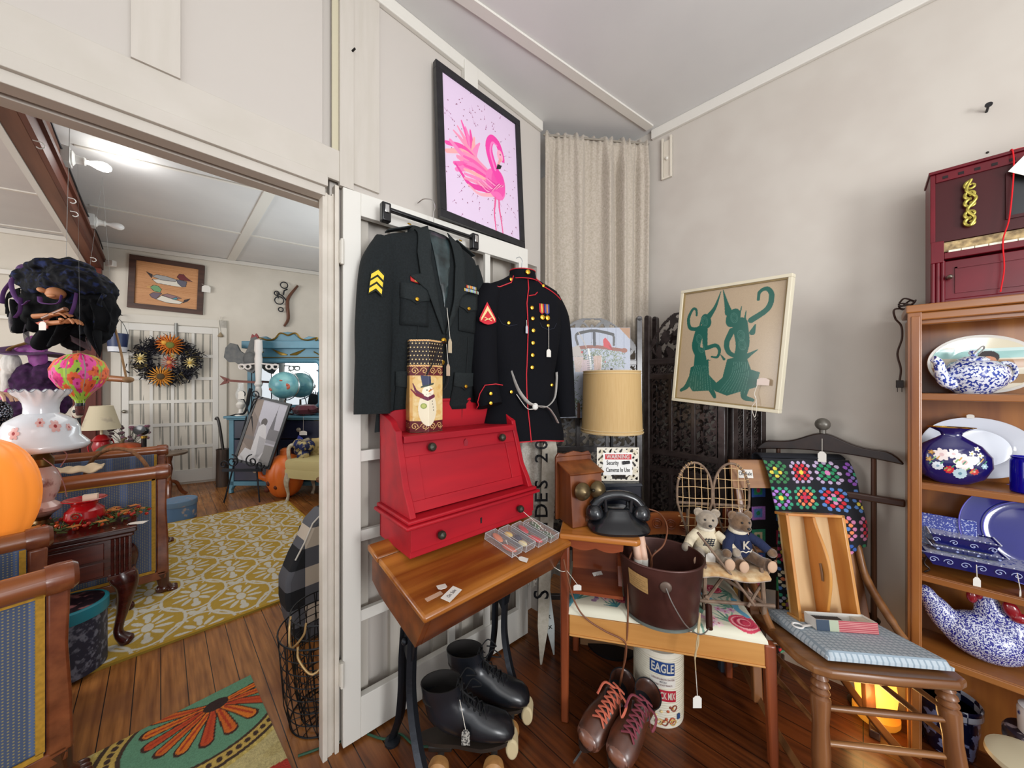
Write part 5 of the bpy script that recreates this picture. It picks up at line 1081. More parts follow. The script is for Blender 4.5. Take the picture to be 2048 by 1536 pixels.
def bear(name, label, lx, ly, rz, fur, fur2, sweater, motif):
    s, c = math.sin(R(SZ)), math.cos(R(SZ)); p = sp_+Vector((lx*c-ly*s, lx*s+ly*c, .134))*K_; t = thing(name, label, 'teddy bear', p, SZ+rz); t.scale = (K_*1.08, K_*1.08, K_*1.08)
    F_ = M(fur, .95, col2=fur2, sc=60, bump=1.0, sheen=.6)
    g = G(); g.ball((0, .015, .045), (.036, .034, .045), 24, 16); g.ball((0, -.002, .118), (.031, .030, .029), 24, 16); g.ball((0, -.030, .110), (.014, .014, .012)); bd = g.build('body', F_, t)
    d_ = bd.modifiers.new('r', 'REMESH'); d_.mode = 'VOXEL'; d_.voxel_size = .003; d_.use_smooth_shade = True
    for sx_ in (-1, 1):
        G().lathe([(.013, 0), (.014, .005), (.009, .008), (.001, .006)], n=16).build('ear', F_, t, loc=(sx_*.024, .0, .140), rot=(90, 0, 0))
        lg = G().tube([(sx_*.020, -.005, .020), (sx_*.034, -.045, .016), (sx_*.040, -.068, .018)], [.018, .016, .018], 14).build('bear_leg', F_, t)
        G().ball((sx_*.041, -.082, .020), (.014, .005, .017)).build('foot_pad', M('c9a88c', .9), lg)
        G().ball((sx_*.011, -.029, .126), .0032).build('eye', BLACKM, t)
    G().ball((0, -.0435, .113), (.005, .003, .004)).build('nose', BLACKM, t)
    SW = M(sweater, .95, sc=90, bump=.6, kind='wave', col2=None) if 0 else M(sweater, .95, sc=160, bump=.6)
    sw = G().lathe([(.036, .018), (.041, .03), (.041, .05), (.036, .07), (.026, .086), (.021, .090)], n=28, sy=.95, c=(0, .012, 0)).build('sweater', SW, t)
    G().lathe([(.024, .084), (.026, .088), (.024, .100), (.020, .101)], n=24, c=(0, .008, 0)).build('turtleneck', M('e6dcc6', .95, sc=120, bump=.8), sw)
    for sx_ in (-1, 1):
        a = G().tube([(sx_*.028, .0, .074), (sx_*.050, -.020, .060), (sx_*.062, -.038, .046)], [.014, .014, .013], 14).build('sleeve', SW, sw)
        G().ball((sx_*.068, -.045, .042), (.013, .013, .013)).build('paw', F_, t)
    if motif == 'K':
        text('K', .034, M('efe6d4', .9), sw, lambda x, y, z: Vector((x, -.031-abs(z)-.0, .058+y)), name='letter_motif', bold=.0008)
        g = G(); g.tube([(-.034+.0085*k, -.030+.022*abs((k-4)/4)**2.2, .036+.004*(k % 2)) for k in range(9)], .0016, 5); g.build('zigzag', M('efe6d4', .9), sw)
    else:
        g = G()
        for k in range(4): g.bar((-.012+.008*k-.004, -.0305, .046+.0*k), (-.012+.008*k+.004, -.0305, .070), .0016, .002); g.bar((-.014, -.0305, .048+.006*k), (.014, -.0305, .050+.006*k), .0016, .002)
        g.build('knit_motif', M('1d2430', .9), sw)
    return t
b1 = bear('teddy_bear', 'grey teddy bear in a cream sweater with dark motif, left on the snowshoe chair', -.048, .005, -8, '8f8272', 'a89a88', 'ddd0b4', 'x')
price_tag(b1, (.0, -.036, .04), (.0, -.045, .032), .026, .03)
bear('teddy_bear', 'brown teddy bear in a navy sweater lettered K, right on the snowshoe chair', .052, -.005, 8, '5e452f', '7e6247', '1d2748', 'K')
# ================================================================ bookcase and what stands on it
BKX = wood('74401a', 'a0662e', 'x', .3, sc=6, coat=.2); BKZ = wood('7c4620', 'a4682f', 'z', .3, sc=9, coat=.2)
bo2 = Vector((1.90, -.118, 0)); t = thing('wooden_bookcase', 'tall open brown wooden bookcase at the right edge holding blue china', 'bookcase', bo2, -90)
def bc(x, y, z): return Vector((bo2.x+y, bo2.y-x, z))
w = .86; dpt = .198
for x in (0, w-.022): G().bx(x, x+.022, 0, dpt, 0, 1.56).build('side_panel', BKZ, t, smooth=0, bev=.002)
g = G(); g.bx(-.006, .028, -.010, .004, 0, 1.575); g.bx(.002, .024, -.014, -.008, 0, 1.56); g.build('front_stile', BKZ, t, bev=.003, smooth=0)
g = G(); g.bx(-.010, w+.01, -.016, dpt, 1.572, 1.600); g.bx(0, w, -.006, .012, 1.545, 1.572); g.bx(.02, w, .012, .03, 1.53, 1.572); g.build('top_board', BKX, t, bev=.004, smooth=0)
for z in (1.287, .973, .651, .375): g = G(); g.bx(.022, w-.022, .002, dpt-.01, z-.02, z); g.bx(.022, w-.022, -.004, .006, z-.024, z-.002); g.build('shelf', BKX, t, bev=.003, smooth=0)
G().bx(.022, w-.022, dpt-.01, dpt, .0, 1.56).build('back_panel', BKZ, t, smooth=0)
CHINA = M('e9ecf4', .12, coat=.5); COB = M('1a1a78', .08, coat=.6); 
def shelf_thing(name, label, cat, x, y, z, rz=-90, grp=None, tilt=None): return thing(name, label, cat, bc(x, y, z), rz, grp, tilt)
def printed(base, ink, sc, lo=.46, hi=.52, rough=.12, st=(1, 1, 1), det=3): return M(base, rough, col2=ink, sc=sc, lo=lo, hi=hi, det=det, coat=.5, st=st)
# teapot
BW_ = printed('e4e9f4', '2a3f9a', 120, .50, .54)
t = shelf_thing('china_teapot', 'blue and white floral china teapot on the top shelf of the bookcase', 'teapot', .150, .085, 1.287, -50); t.scale = (.84, .84, 1)
tb = G().lathe([(.045, 0), (.05, .004), (.082, .028), (.095, .058), (.088, .088), (.062, .108), (.040, .114)], n=48).build('teapot_body', BW_, t)
ld = G().lathe([(.042, .113), (.043, .118), (.030, .126), (.008, .130), (.0085, .134), (.013, .140), (.009, .148), (.001, .150)], n=32).build('lid', BW_, t)
G().tube(bez([(-.075, 0, .035), (-.105, 0, .045), (-.120, 0, .075), (-.128, 0, .105), (-.148, 0, .122)], 6), [.024-.0005*i for i in range(25)], 14).build('spout', BW_, t)
G().tube(bez([(.082, 0, .085), (.11, 0, .105), (.145, 0, .098), (.155, 0, .070), (.135, 0, .045), (.088, 0, .035)], 6), .010, 12, flat=.7).build('handle', BW_, t)
g = G(); g.tube(bez([(-.02, -.02, .135), (0, -.03, .16), (.03, -.01, .155), (.02, .0, .135)], 5), .0025, 6); g.build('string_loop', M('9a9894', .7), ld)
price_tag(t, (.115, -.06, .02), (.16, -.07, .001), .02, .03, flat=True)
def plate(name, label, x, y, z, rx, rz_, mat, tilt=-12, yaw=-75, rimm=None, cat='plate', canvas=None):
    t = thing(name, label, cat, bc(x, y, z), tilt=(tilt, 0, yaw))
    prof = [(.0005, .010), (.50, .010), (.62, .012), (.70, .004), (.97, -.004), (1.0, -.006), (1.0, -.002), (.7, .012), (.55, .020), (.0005, .020)]
    g = G(); n = 64; vs = []; cz = rz_
    for r, dy in prof: vs += [(rx*r*math.cos(2*PI*k/n), dy, cz+rz_*r*math.sin(2*PI*k/n)) for k in range(n)]
    g.add(vs, [(i*n+k, i*n+(k+1) % n, (i+1)*n+(k+1) % n, (i+1)*n+k) for i in range(len(prof)-1) for k in range(n)]); g.build('plate_body', mat, t, smooth=40)
    if rimm:
        for q in (.995, .64): G().tube([(rx*q*math.cos(a), -.006 if q > .9 else .003, cz+rz_*q*math.sin(a)) for a in np.linspace(0, 2*PI, 64, endpoint=False)], .0018, 5, True).build('rim_line', rimm, t)
    return t
t = plate('picture_plate', 'oval collector plate picturing a dark-haired child on a beach, behind the teapot', .182, .13, 1.287, .137, .104, M('e0dcd4', .15, coat=.5), -8, -72)
C = Canvas(.26, .196, 150, 'd6cdb8'); C.rect(0, .26, .12, .145, '9ac4be'); C.rect(0, .26, .145, .16, 'c8e0dc'); C.line([(0, .07), (.14, .10), (.26, .10)], .03, 'a8805a'); C.line([(0, .03), (.26, .05)], .03, '9a7850'); C.rect(0, .26, .155, .2, 'd8cfb4')
C.ell(.15, .125, .026, .022, '2c1f1c'); C.ell(.150, .112, .018, .015, 'c98a66'); C.poly([(.125, .03), (.18, .03), (.175, .10), (.13, .10)], '3a302e'); C.line([(.13, .09), (.145, .105)], .012, 'c98a66'); C.line([(.175, .085), (.165, .105)], .012, 'c98a66')
m_ = ((C.X-.13)/.128)**2+((C.Y-.098)/.096)**2 < 1
C.cut(m_, lambda x, y: (x-.13, .006-.010*min(1, max(0, (math.hypot((x-.13)/.128, (y-.098)/.096)-.6)/.4)), .006+y)).build('plate_picture', attr(.12, coat=.5), t, smooth=60)
t = plate('white_oval_platter', 'plain white oval platter standing behind the navy vase', .168, .13, .990, .134, .106, M('dfe4ee', .1, coat=.6), -10, -80, cat='platter'); price_tag(t, (0, -.01, .216), (-.01, -.012, .222), .018, .014)
g = G(); [g.tube(bez([(x, -.03, -.014), (x, -.01, .0), (x, -.015, .03), (x+.006, -.02, .05)], 5), .003, 6) for x in (.10,)]; g.tube([(.10, -.03, -.014), (.10, .04, -.014), (.08, .05, .1)], .003, 6); g.build('plate_stand', M('6a5428', .4, .8), t)
plate('cobalt_blue_plate', 'round cobalt blue glass plate standing on the third shelf', .29, .12, .655, .165, .165, COB, -12, -78, M('6a66d0', .2))
# vase
t = shelf_thing('navy_flower_vase', 'round flat navy vase painted with white peonies on the second shelf', 'vase', .10, .055, .973, -82); t.scale = (.9, .9, 1)
NV = M('1b1558', .1, coat=.6); g = G()
g.lathe([(.035, 0), (.045, .003), (.082, .025), (.102, .065), (.100, .100), (.075, .135), (.040, .158), (.026, .168), (.030, .178), (.052, .192), (.058, .196), (.052, .195), (.022, .172), (.010, .16)], n=64, sy=.46, fn=lambda r, z, a: (r*(1+.06*math.cos(a*8)*(1 if z > .18 else 0)), z)); g.build('vase_body', NV, t, smooth=60)
def vf(x, z):
    prof = [(0, .035), (.003, .045), (.025, .082), (.065, .102), (.10, .100), (.135, .075), (.158, .04)]
    rr = np.interp(z, [p[0] for p in prof], [p[1] for p in prof]); q = min(abs(x)/rr, .97); return (x, -.46*rr*math.sqrt(1-q*q)-.0012, z)
C = Canvas(.19, .15, 150, '1b1558')
for (x, y, r, c, m, n) in ((.06, .095, .022, 'e8dcd8', 'd8b8b8', 7), (.09, .10, .018, 'efe4e0', 'd0a8a8', 6), (.115, .075, .028, 'f0e6e2', 'dab6b0', 8), (.05, .055, .015, 'd8e0e8', '8aa8c0', 10), (.078, .045, .014, 'c8303c', 'd89090', 9), (.105, .035, .018, 'b8d0d8', '6a90a0', 12), (.14, .045, .012, 'c83a3c', 'e0b0a0', 8), (.135, .105, .010, 'f2ece6', 'e6d060', 5), (.155, .10, .010, 'f2ece6', 'e6d060', 5), (.03, .075, .010, 'b88a3a', 'd8b060', 5), (.15, .12, .009, 'f2ece6', 'e6d060', 5), (.165, .065, .010, '9ab8c8', 'd0e0e8', 6), (.035, .10, .009, 'a87a3a', 'd8b060', 5)):
    C.flower(x, y, r, c, m, n)
for k in range(16): C.line([(.03+.009*k, .06+.02*math.sin(k)), (.036+.009*k, .068+.022*math.sin(k))], .004, ('4a8a6a', '7aa86a', 'c89a4a')[k % 3])
bgc = np.array(lin('1b1558')[:3]); m_ = (np.abs(C.a-bgc).sum(2) > .02)
C.cut(m_, lambda x, y: vf(x-.095, y+.008)).build('painted_flowers', attr(.15, coat=.5), t, smooth=60)
G().tube([(.058*math.cos(a)*(1+.06*math.cos(a*8)), .46*.058*math.sin(a)*(1+.06*math.cos(a*8)), .196) for a in np.linspace(0, 2*PI, 64, endpoint=False)], .0016, 5, True).build('gilt_rim', GOLD, t)
t = shelf_thing('cobalt_glass_tumbler', 'cobalt blue glass tumbler beside the navy vase', 'glass', .252, .05, .973); G().shell([(.030, 0), (.034, .004), (.034, .10), (.031, .108), (.034, .115)], n=36, th=.003).build('tumbler', M('1c14b8', .05, trans=.55), t)
# blue tile, dishes, tray
TL = printed('2a3a9a', 'b8c0e0', 200, .56, .60)
t = shelf_thing('blue_floral_tile', 'square blue floral tile leaning at the back of the third shelf', 'tile', .095, .10, .690, tilt=(-10, 0, -92)); G().box((0, 0, .075), (.135, .008, .15)).build('tile', TL, t, bev=.002)
def loaf(name, label, x, y, z, a, b, h, rz, feet=False):
    t = thing(name, label, 'dish', bc(x, y, z), rz); P_ = lambda w_, d_, zz: [(-w_, -d_, zz), (w_, -d_, zz), (w_, d_, zz), (-w_, d_, zz)]
    D = M('191c5c', .1, coat=.6); g = G(); g.loft([P_(a*.85, b*.8, 0), P_(a, b, h), P_(a*1.06, b*1.1, h+.003), P_(a*1.04, b*1.08, h+.006), P_(a*.94, b*.92, h+.002), P_(a*.8, b*.72, .006)]); g.build('dish_body', D, t, smooth=20)
    g = G(); g.loft([P_(a*.95, b*.93, h+.003), P_(a*.80, b*.72, .008)]); g.build('dish_inside', printed('d4dae8', '5a6ab8', 130, .57, .61), t, smooth=20)
    g = G(); q = P_(a*1.05, b*1.09, h+.006); [g.ball(Vector(q[i]).lerp(Vector(q[(i+1) % 4]), k/14), .0022, 6, 4) for i in range(4) for k in range(14)]; g.build('beaded_rim', M('cfd4e4', .2), t)
    g = G(); nn = max(3, int(a/.018))
    for k in range(nn): x_ = -a*.85+1.7*a*k/(nn-1); r0 = h*.30; g.tube([Vector((p_[0], -b*(.80+.2*(p_[2]/h))-.0015, p_[2])) for p_ in spiral(x_, h*.5, r0, 1.3, PI*(k % 2), 1-2*(k % 2))], .0011, 5)
    g.build('scroll_pattern', M('b4c0ea', .3), t)
    if feet:
        for sx_ in (-1, 1):
            g = G(); [g.tube(bez([(sx_*a*.9, y_, h*.9), (sx_*a*.98, y_*1.05, 0), (sx_*a*.90, y_, -.020), (sx_*a*.97, y_, -.034)], 5), .003, 6) for y_ in (-b*.8, b*.8)]; g.tube([(sx_*a*.9, -b*.8, h*.4), (sx_*a*.9, b*.8, h*.4)], .003, 6); g.build('metal_stand', M('2c201c', .4, .6), t)
    return t
l1 = loaf('blue_serving_tray', 'long navy patterned baking dish on a metal stand, lowest of the stacked dishes', .19, .085, .686, .165, .060, .040, -84, True)
price_tag(l1, (-.05, -.068, .035), (-.05, -.072, -.005), .016, .036); price_tag(l1, (.03, -.068, .035), (.035, -.072, -.015), .012, .04, 60)
loaf('blue_loaf_dish', 'medium navy patterned dish stacked under the smallest dish', .13, .085, .7335, .078, .042, .012, -84)
loaf('blue_loaf_dish', 'small navy patterned dish on top of the stacked dishes', .125, .085, .7525, .072, .038, .032, -88)
# speckled hen
t = shelf_thing('speckled_china_hen', 'large blue and white speckled china hen with red comb on the lowest shelf', 'ceramic hen', .155, .09, .376, -82); t.scale = (.80, 1, 1.0)
SPK = M('1c1f86', .25, col2='d4d8e8', sc=230, lo=.47, hi=.55, det=2, coat=.3)
g = G(); g.ball((.025, 0, .078), (.125, .066, .078), 32, 20, (0, 5, 0)); g.ball((.085, 0, .105), (.070, .058, .085), 32, 20); g.ball((.040, 0, .165), (.042, .036, .07), 24, 16, (0, -12, 0)); g.ball((.03, 0, .222), (.027, .025, .026), 20, 14); g.ball((-.09, 0, .115), (.045, .034, .085), 24, 16, (0, -38, 0)); g.ball((-.135, 0, .175), (.030, .022, .042), 24, 16, (0, -38, 0)); g.ball((.03, -.04, .08), (.075, .035, .045))
o = g.build('body', SPK, t); q = o.modifiers.new('r', 'REMESH'); q.mode = 'VOXEL'; q.voxel_size = .006; q.use_smooth_shade = True; q = o.modifiers.new('s', 'SMOOTH'); q.iterations = 12
RG = M('8a1420', .15, coat=.5)
g = G(); g.ball((.005, -.01, .225), (.016, .012, .018)); g.ball((-.012, -.01, .212), (.016, .012, .022)); g.build('comb', RG, t)
g = G(); g.ball((.082, -.035, .205), (.022, .014, .030), rot=(0, -30, 0)); g.ball((.098, -.035, .186), (.024, .015, .018)); g.build('wattle', RG, t); G().cyl((.050, -.015, .232), (.082, -.025, .228), .009, .001).build('beak', M('c8a032', .3), t)
G().ball((.040, -.024, .230), .004).build('eye', BLACKM, t)
# things under the bookcase
CB = printed('b8c8e8', '1c2a78', 30, .46, .5)
t = thing('patterned_china_pot', 'dark blue patterned china pot with checked rim on the floor under the bookcase', 'pot', bc(.10, .12, .0), 0)
G().shell([(.055, .0), (.062, .01), (.072, .10), (.074, .155)], n=40, th=.004).build('pot_body', printed('141838', '8a98c8', 35, .56, .59), t); G().lathe([(.075, .155), (.079, .16), (.079, .188), (.075, .192), (.072, .185), (.072, .155)], n=40).build('checked_rim', M('b8c0d0', .15, col2='161a38', sc=28, kind='check'), t)
t = thing('delft_canister', 'white canister with blue flower sprigs standing on the dark tin at the right edge', 'canister', bc(.272, .0, .24), -90); G().lathe([(.045, 0), (.048, .004), (.050, .07), (.046, .078), (.047, .082), (.030, .09), (.001, .092)], n=36).build('canister_body', printed('dcdce0', '3a4a90', 22, .60, .66), t)
t = thing('dark_flower_tin', 'dark round tin with small flowers under the white canister at the right edge', 'tin', bc(.272, .0, .0), -90); g = G(); g.lathe([(.072, 0), (.074, .003), (.074, .20), (.0005, .20)], n=40); g.build('tin_body', printed('16182c', '9a98b0', 40, .60, .64, .3), t); G().lathe([(.076, .20), (.077, .205), (.077, .228), (.072, .238), (.0005, .239)], n=40).build('tin_lid', printed('2a2430', 'a89aa0', 40, .58, .64, .3), t)
t = thing('cream_stool', 'small cream round-topped stool at the bottom right corner', 'stool', at(2075, 1536, z=.235)+Vector((-.0, 0, -.235)), 0); G().lathe([(.02, .222), (.085, .222), (.092, .23), (.09, .242), (.07, .248), (.0005, .25)], n=40).build('stool_top', M('cfc4a4', .5), t)
for k in range(3): G().cyl((.05*math.cos(k*2.1), .05*math.sin(k*2.1), .225), (.075*math.cos(k*2.1), .075*math.sin(k*2.1), 0), .010, n=10).build('leg', M('bfb292', .5), t)
p = at(1782, 1440, z=0); t = thing('glowing_night_lamp', 'small glowing amber lamp with pierced collar on the floor between rocker and bookcase', 'lamp', (2.0, -.035, 0), 0)
AMB = M('ffb84a', .4, em=1.6); G().lathe([(.062, 0), (.068, .01), (.068, .03), (.050, .045)], n=36).build('base', M('e0902a', .4, em=.5), t); G().lathe([(.05, .045), (.058, .07), (.062, .11), (.055, .16), (.040, .19), (.030, .195)], n=36).build('glowing_shade', AMB, t)
G().lathe([(.030, .195), (.045, .20), (.045, .215), (.02, .225), (.001, .226)], n=24).build('pierced_collar', M('a8502a', .4), t)
l = bpy.data.lights.new('night_lamp_light', 'POINT'); l.energy = 1.2; l.color = (1, .6, .22); l.shadow_soft_size = .06; o = bpy.data.objects.new('night_lamp_light', l); COL.objects.link(o); o.location = (1.90, -.02, .13)
t = thing('brass_candle_stand', 'tarnished brass disc on a short stem against the wall left of the bookcase', 'stand', (2.035, .0, 0), 0)
BR2 = M('5c4526', .35, .8, col2='3a2c1a', sc=14); G().lathe([(.045, 0), (.048, .01), (.020, .03), (.014, .06), (.013, .26), (.024, .27), (.026, .30), (.012, .31), (.010, .345), (.022, .355), (.048, .362), (.050, .37), (.044, .374), (.0005, .368)], n=32).build('brass_body', BR2, t)
# ---------------- red toy piano
t = thing('red_toy_piano', 'dark red toy piano with gold scroll and white keys on top of the bookcase', 'toy piano', bc(.05, .03, 1.602), -90)
PR = M('6a0518', .35, coat=.1, col2='560412', sc=5, spec=.3); PD = M('3c060a', .4, spec=.3); w, h, d = .62, .455, .135
g = G(); g.bx(0, .012, 0, d, 0, h); g.bx(w-.012, w, 0, d, 0, h); g.bx(.012, w-.012, d-.01, d, 0, h); g.bx(-.004, w+.004, -.008, d, h, h+.010); g.bx(.012, w-.012, .0, .012, h-.030, h); g.bx(0, w, 0, d, 0, .012)
g.bx(.012, w-.012, .004, .012, .012, .145); g.bx(.0, .030, -.012, .002, .140, .215); g.bx(.030, w, -.012, .004, .150, .172); g.build('piano_case', PR, t, bev=.002, smooth=0)
g = G(); g.bx(.012, .165, .006, .012, .215, h-.03); g.bx(.165, w, .006, .012, .215, .255); g.bx(.165, w, .006, .012, h-.05, h-.03); g.build('front_panel', PD, t, smooth=0)
g = G(); g.bx(.158, .168, .0, .012, .25, .40); g.bx(.168, w, .0, .008, .25, .26); g.bx(.168, w, .0, .008, .395, .405); g.build('window_frame', PD, t, smooth=0)
G().bx(.165, w-.02, .050, .056, .25, .41).build('music_mechanism', M('b8945c', .6, col2='4a3a28', sc=14), t, smooth=0); G().bx(.170, .200, .015, .045, .255, .395).build('inner_works', BLACKM, t, smooth=0)
g = G(); [g.bx(.040+.028*k, .0665+.028*k, -.008, .020, .172, .1795) for k in range(20)]; g.build('white_keys', M('e8e2cc', .3), t, smooth=0, bev=.001)
G().bx(.03, w, .012, .018, .18, .213).build('key_felt', M('c2a878', .8, col2='7a6648', sc=60), t, smooth=0)
g = G(); [g.bx(.028+.034*k, .040+.034*k, -.0015, .002, h-.022, h-.013) for k in range(16)]; g.build('vent_slots', M('140408', .8), t, smooth=0)
g = G(); [g.cyl((.006+.011*k, -.004, .0), (.006+.011*k, -.004, .145), .0055, n=10) for k in range(3)]; g.build('fluted_column', PR, t)
g = G(); g.bx(.055, w-.05, .0, .004, .03, .035); g.bx(.055, .060, .0, .004, .035, .12); g.bx(.055, w-.05, .0, .004, .115, .12); g.build('lower_panel_moulding', PR, t, smooth=0)
knob(t, .042, .0, .085, .008, 90, M('9a9488', .3, .9))
GO = M('a89a48', .3, .7); g = G()
for z, s_ in ((.385, 1), (.355, -1), (.325, 1), (.290, -1), (.262, 1)): g.tube([Vector((p[0], -.006, p[2])) for p in spiral(.088, z, .016, 1.2, PI/2*s_, s_)], [.0055-.00015*i for i in range(22)], 8)
g.tube(bez([(.088, -.008, .405), (.078, -.008, .37), (.098, -.008, .34), (.080, -.008, .305), (.095, -.008, .275), (.086, -.008, .25)], 6), .0045, 8); g.build('gold_scroll', GO, t)
YR = M('d0141e', .9); g = G(); g.tube(bez([(.165, .02, h+.012), (.168, -.012, h+.008), (.170, -.014, h-.06), (.162, -.014, .25), (.150, -.014, .18), (.152, -.015, .09), (.145, -.014, .015)], 8), .0018, 6); g.tube(bez([(.165, .0, h+.012), (.20, .01, h+.013), (.23, .05, h+.012)], 5), .002, 6); g.build('red_yarn', YR, t)
c = G().box((0, 0, 0), (.075, .0008, .055)).build('price_tag', PAPER, t, loc=(.205, -.012, .395), rot=(0, 38, 6))
# cord with plug beside bookcase
g = G(); pts = bez([bc(.01, .16, 1.61), bc(-.03, .15, 1.615), bc(-.028, .16, 1.58), bc(-.012, .17, 1.55), bc(-.010, .17, 1.50), bc(-.022, .17, 1.44), bc(-.013, .17, 1.38), bc(-.016, .17, 1.335)], 8); g.tube(pts, .0032, 8)
cc = tag(g.build('power_cable', M('3a2218', .5)), 'brown power cord with plug hanging down beside the bookcase', 'cord')
pg = G(); q = bc(-.016, .17, 1.32); pg.box(q, (.024, .02, .03)); [pg.box(q+Vector((0, dx, -.022)), (.006, .002, .02)) for dx in (-.006, .006)]; pg.build('plug', M('241812', .4), cc, bev=.002)
g = G(); g.tube(bez([bc(.0+.02*math.cos(a*1.3), .12+.03*math.sin(a), 1.615+.008*math.sin(a*3)+.004*a/2) for a in np.linspace(0, 12, 16)], 4), .003, 7); tag(g.build('coiled_cable', M('2e1a14', .5)), 'coil of dark brown cord lying behind the toy piano', 'cord')
# ================================================================ skates
def shoe(par, L_, top, z0, upper, lining, wide=1.0):
    k = L_/.28; R_ = [(.140, .030, 0, .012, .008), (.132, .034, 0, .030, .020), (.112, .040, 3, .041, .031), (.075, .046, 6, .046, .038), (.035, .054, 15, .045, .046), (0, .066, 30, .040, .058), (-.035, .080, 48, .037, .066), (-.062, .100, 68, .038, .068), (-.072, .130, 82, .039, .064)]
    n = 4; [R_.append((-.076-.004*i/n, .130+(top-.130)*i/n, 88, .039+.005*i/n, .063+.004*i/n)) for i in range(1, n+1)]
    rings = []
    def ring(x, z, ph, hw, hh):
        e = Vector((math.sin(R(ph)), 0, math.cos(R(ph)))); r = []
        for i in range(28):
            a = 2*PI*i/28; p = Vector((x*k, 0, z0+z))+Vector((0, 1, 0))*(hw*wide*math.cos(a))+e*(hh*math.sin(a))
            if ph < 70 and p.z < z0+.010: p.z = z0+.010
            r.append(p)
        return r
    for q in R_: rings.append(ring(*q))
    x, z, ph, hw, hh = R_[-1]
    o = G(); n_ = len(rings[0]); vs = [p for r in rings for p in r]; o.add(vs, [(i*n_+j, i*n_+(j+1) % n_, (i+1)*n_+(j+1) % n_, (i+1)*n_+j) for i in range(len(rings)-1) for j in range(n_)]+[tuple(range(n_-1, -1, -1))])
    up = o.build('boot_upper', upper, par, solid=0, smooth=60)
    g = G(); inn = [ring(x, z, ph, hw-.003, hh-.003), ring(x, z-.05, ph, hw-.006, hh-.006)]; vs = rings[-1]+inn[0]+inn[1]; g.add(vs, [(i*n_+j, i*n_+(j+1) % n_, (i+1)*n_+(j+1) % n_, (i+1)*n_+j) for i in range(2) for j in range(n_)]+[tuple(2*n_+j for j in range(n_))]); g.build('boot_lining', lining, up, smooth=40)
    g = G(); prof = []
    for i in range(40):
        a = 2*PI*i/40; c, s_ = math.cos(a), math.sin(a); X = c*.145*k; wd = np.interp(X/k, [-.145, -.10, -.03, .05, .10, .145], [.026, .033, .030, .046, .042, .030])*wide; prof.append((X-.002, wd*ssup(s_, .8)))
    g.prism(prof, z0, z0+.012, 'z'); return up, g, prof
def laces(par, mat, k, z0, n=6, r=.0022, x0=.095, x1=-.01, wide=.026, zf=None, flat=1):
    zf = zf or (lambda x: z0+.070+max(0, (.075-x))*.62); g = G()
    for i in range(n):
        x = x0+(x1-x0)*i/(n-1); xn = x0+(x1-x0)*(i+1)/(n-1)
        for s_ in (-1, 1): g.tube(bez([(x*k, s_*wide, zf(x)-.006), ((x+xn)/2*k, 0, zf((x+xn)/2)+.006), (xn*k, -s_*wide, zf(xn)-.006)], 4), r, 6, flat=flat)
    x = x1; g.tube(bez([(x*k, .01, zf(x)+.008), ((x+.02)*k, .045, zf(x)+.012), ((x+.05)*k, .05, zf(x)-.015), ((x+.02)*k, .02, zf(x)+.006)], 5), r, 6, flat=flat); g.tube(bez([(x*k, -.01, zf(x)+.008), ((x+.02)*k, -.045, zf(x)+.010), ((x+.055)*k, -.045, zf(x)-.018)], 5), r, 6, flat=flat)
    return g.build('laces', mat, par)
BL = M('14161a', .32, col2='1c1f26', sc=10, bump=.05, coat=.2); BLN = M('1a1614', .8); WW = wood('9a6a3a', 'c49458', 'y', .5, sc=14)
def roller(label, loc, rz, tagged=True):
    t = thing('roller_skate', label, 'roller skate', loc, rz, 'black roller skates under the desk'); z0 = .078; t.scale = (1.08, 1.08, 1.08)
    up, g, pr = shoe(t, .30, .185, z0, BL, BLN, 1.08); g.build('sole', M('241c16', .5), t); G().box((-.085, 0, z0-.008), (.075, .058, .018)).build('heel_block', M('1c1612', .5), t, bev=.004)
    G().box((.02, 0, z0-.010), (.20, .030, .008)).build('sole_plate', M('8a8a88', .35, .9), t, bev=.002)
    laces(t, M('0e0f12', .8), 1.0, z0, 7, zf=lambda x: z0+.072+max(0, .085-x)*.75); 
    laces(t, M('0e0f12', .8), 1.0, z0, 3, zf=lambda x: z0+.155+(x*-1+.0)*.9, x0=-.015, x1=-.028, wide=.018)
    for x in (-.085, .085):
        ax = G().cyl((x, -.055, .034), (x, .055, .034), .005); ax.bar((x, 0, z0-.01), (x, 0, .034), .03, .02); ax = ax.build('truck', M('9a9a98', .3, .9), t)
        for s_ in (-1, 1):
            wh = G().lathe([(.006, -.019), (.022, -.019), (.030, -.013), (.033, 0), (.030, .013), (.022, .019), (.006, .019)], n=30).build('wheel', WW, ax, loc=(x, s_*.050, .034), rot=(90, 0, 0)); G().lathe([(.011, 0), (.011, .004), (.004, .008), (.0004, .008)], n=16).build('axle_nut', M('3a3a3a', .4, .8), ax, loc=(x, s_*.069, .034), rot=(90 if s_ < 0 else -90, 0, 0))
    G().prism([(.142+.020*math.cos(a), z0-.012+.032*math.sin(a)) for a in np.linspace(0, 2*PI, 20, endpoint=False)], -.028, .028).build('toe_stop', M('c9b890', .7), t, bev=.006)
    if tagged: price_tag(t, (-.02, -.045, z0+.165), (.0, -.058, z0+.085), .026, .048, 0, M('a8a49c', .8, col2='4a4846', sc=140, lo=.48, hi=.52))
    return t
roller('worn black roller skate with wooden wheels and paper tag, nearer the camera under the desk', pt(936, 1.225), -45)
roller('worn black roller skate with wooden wheels, the one half hidden behind its mate', pt(976, 1.365), -52, False)
LB = M('5c3220', .35, col2='3a241c', sc=14, bump=.08, coat=.25)
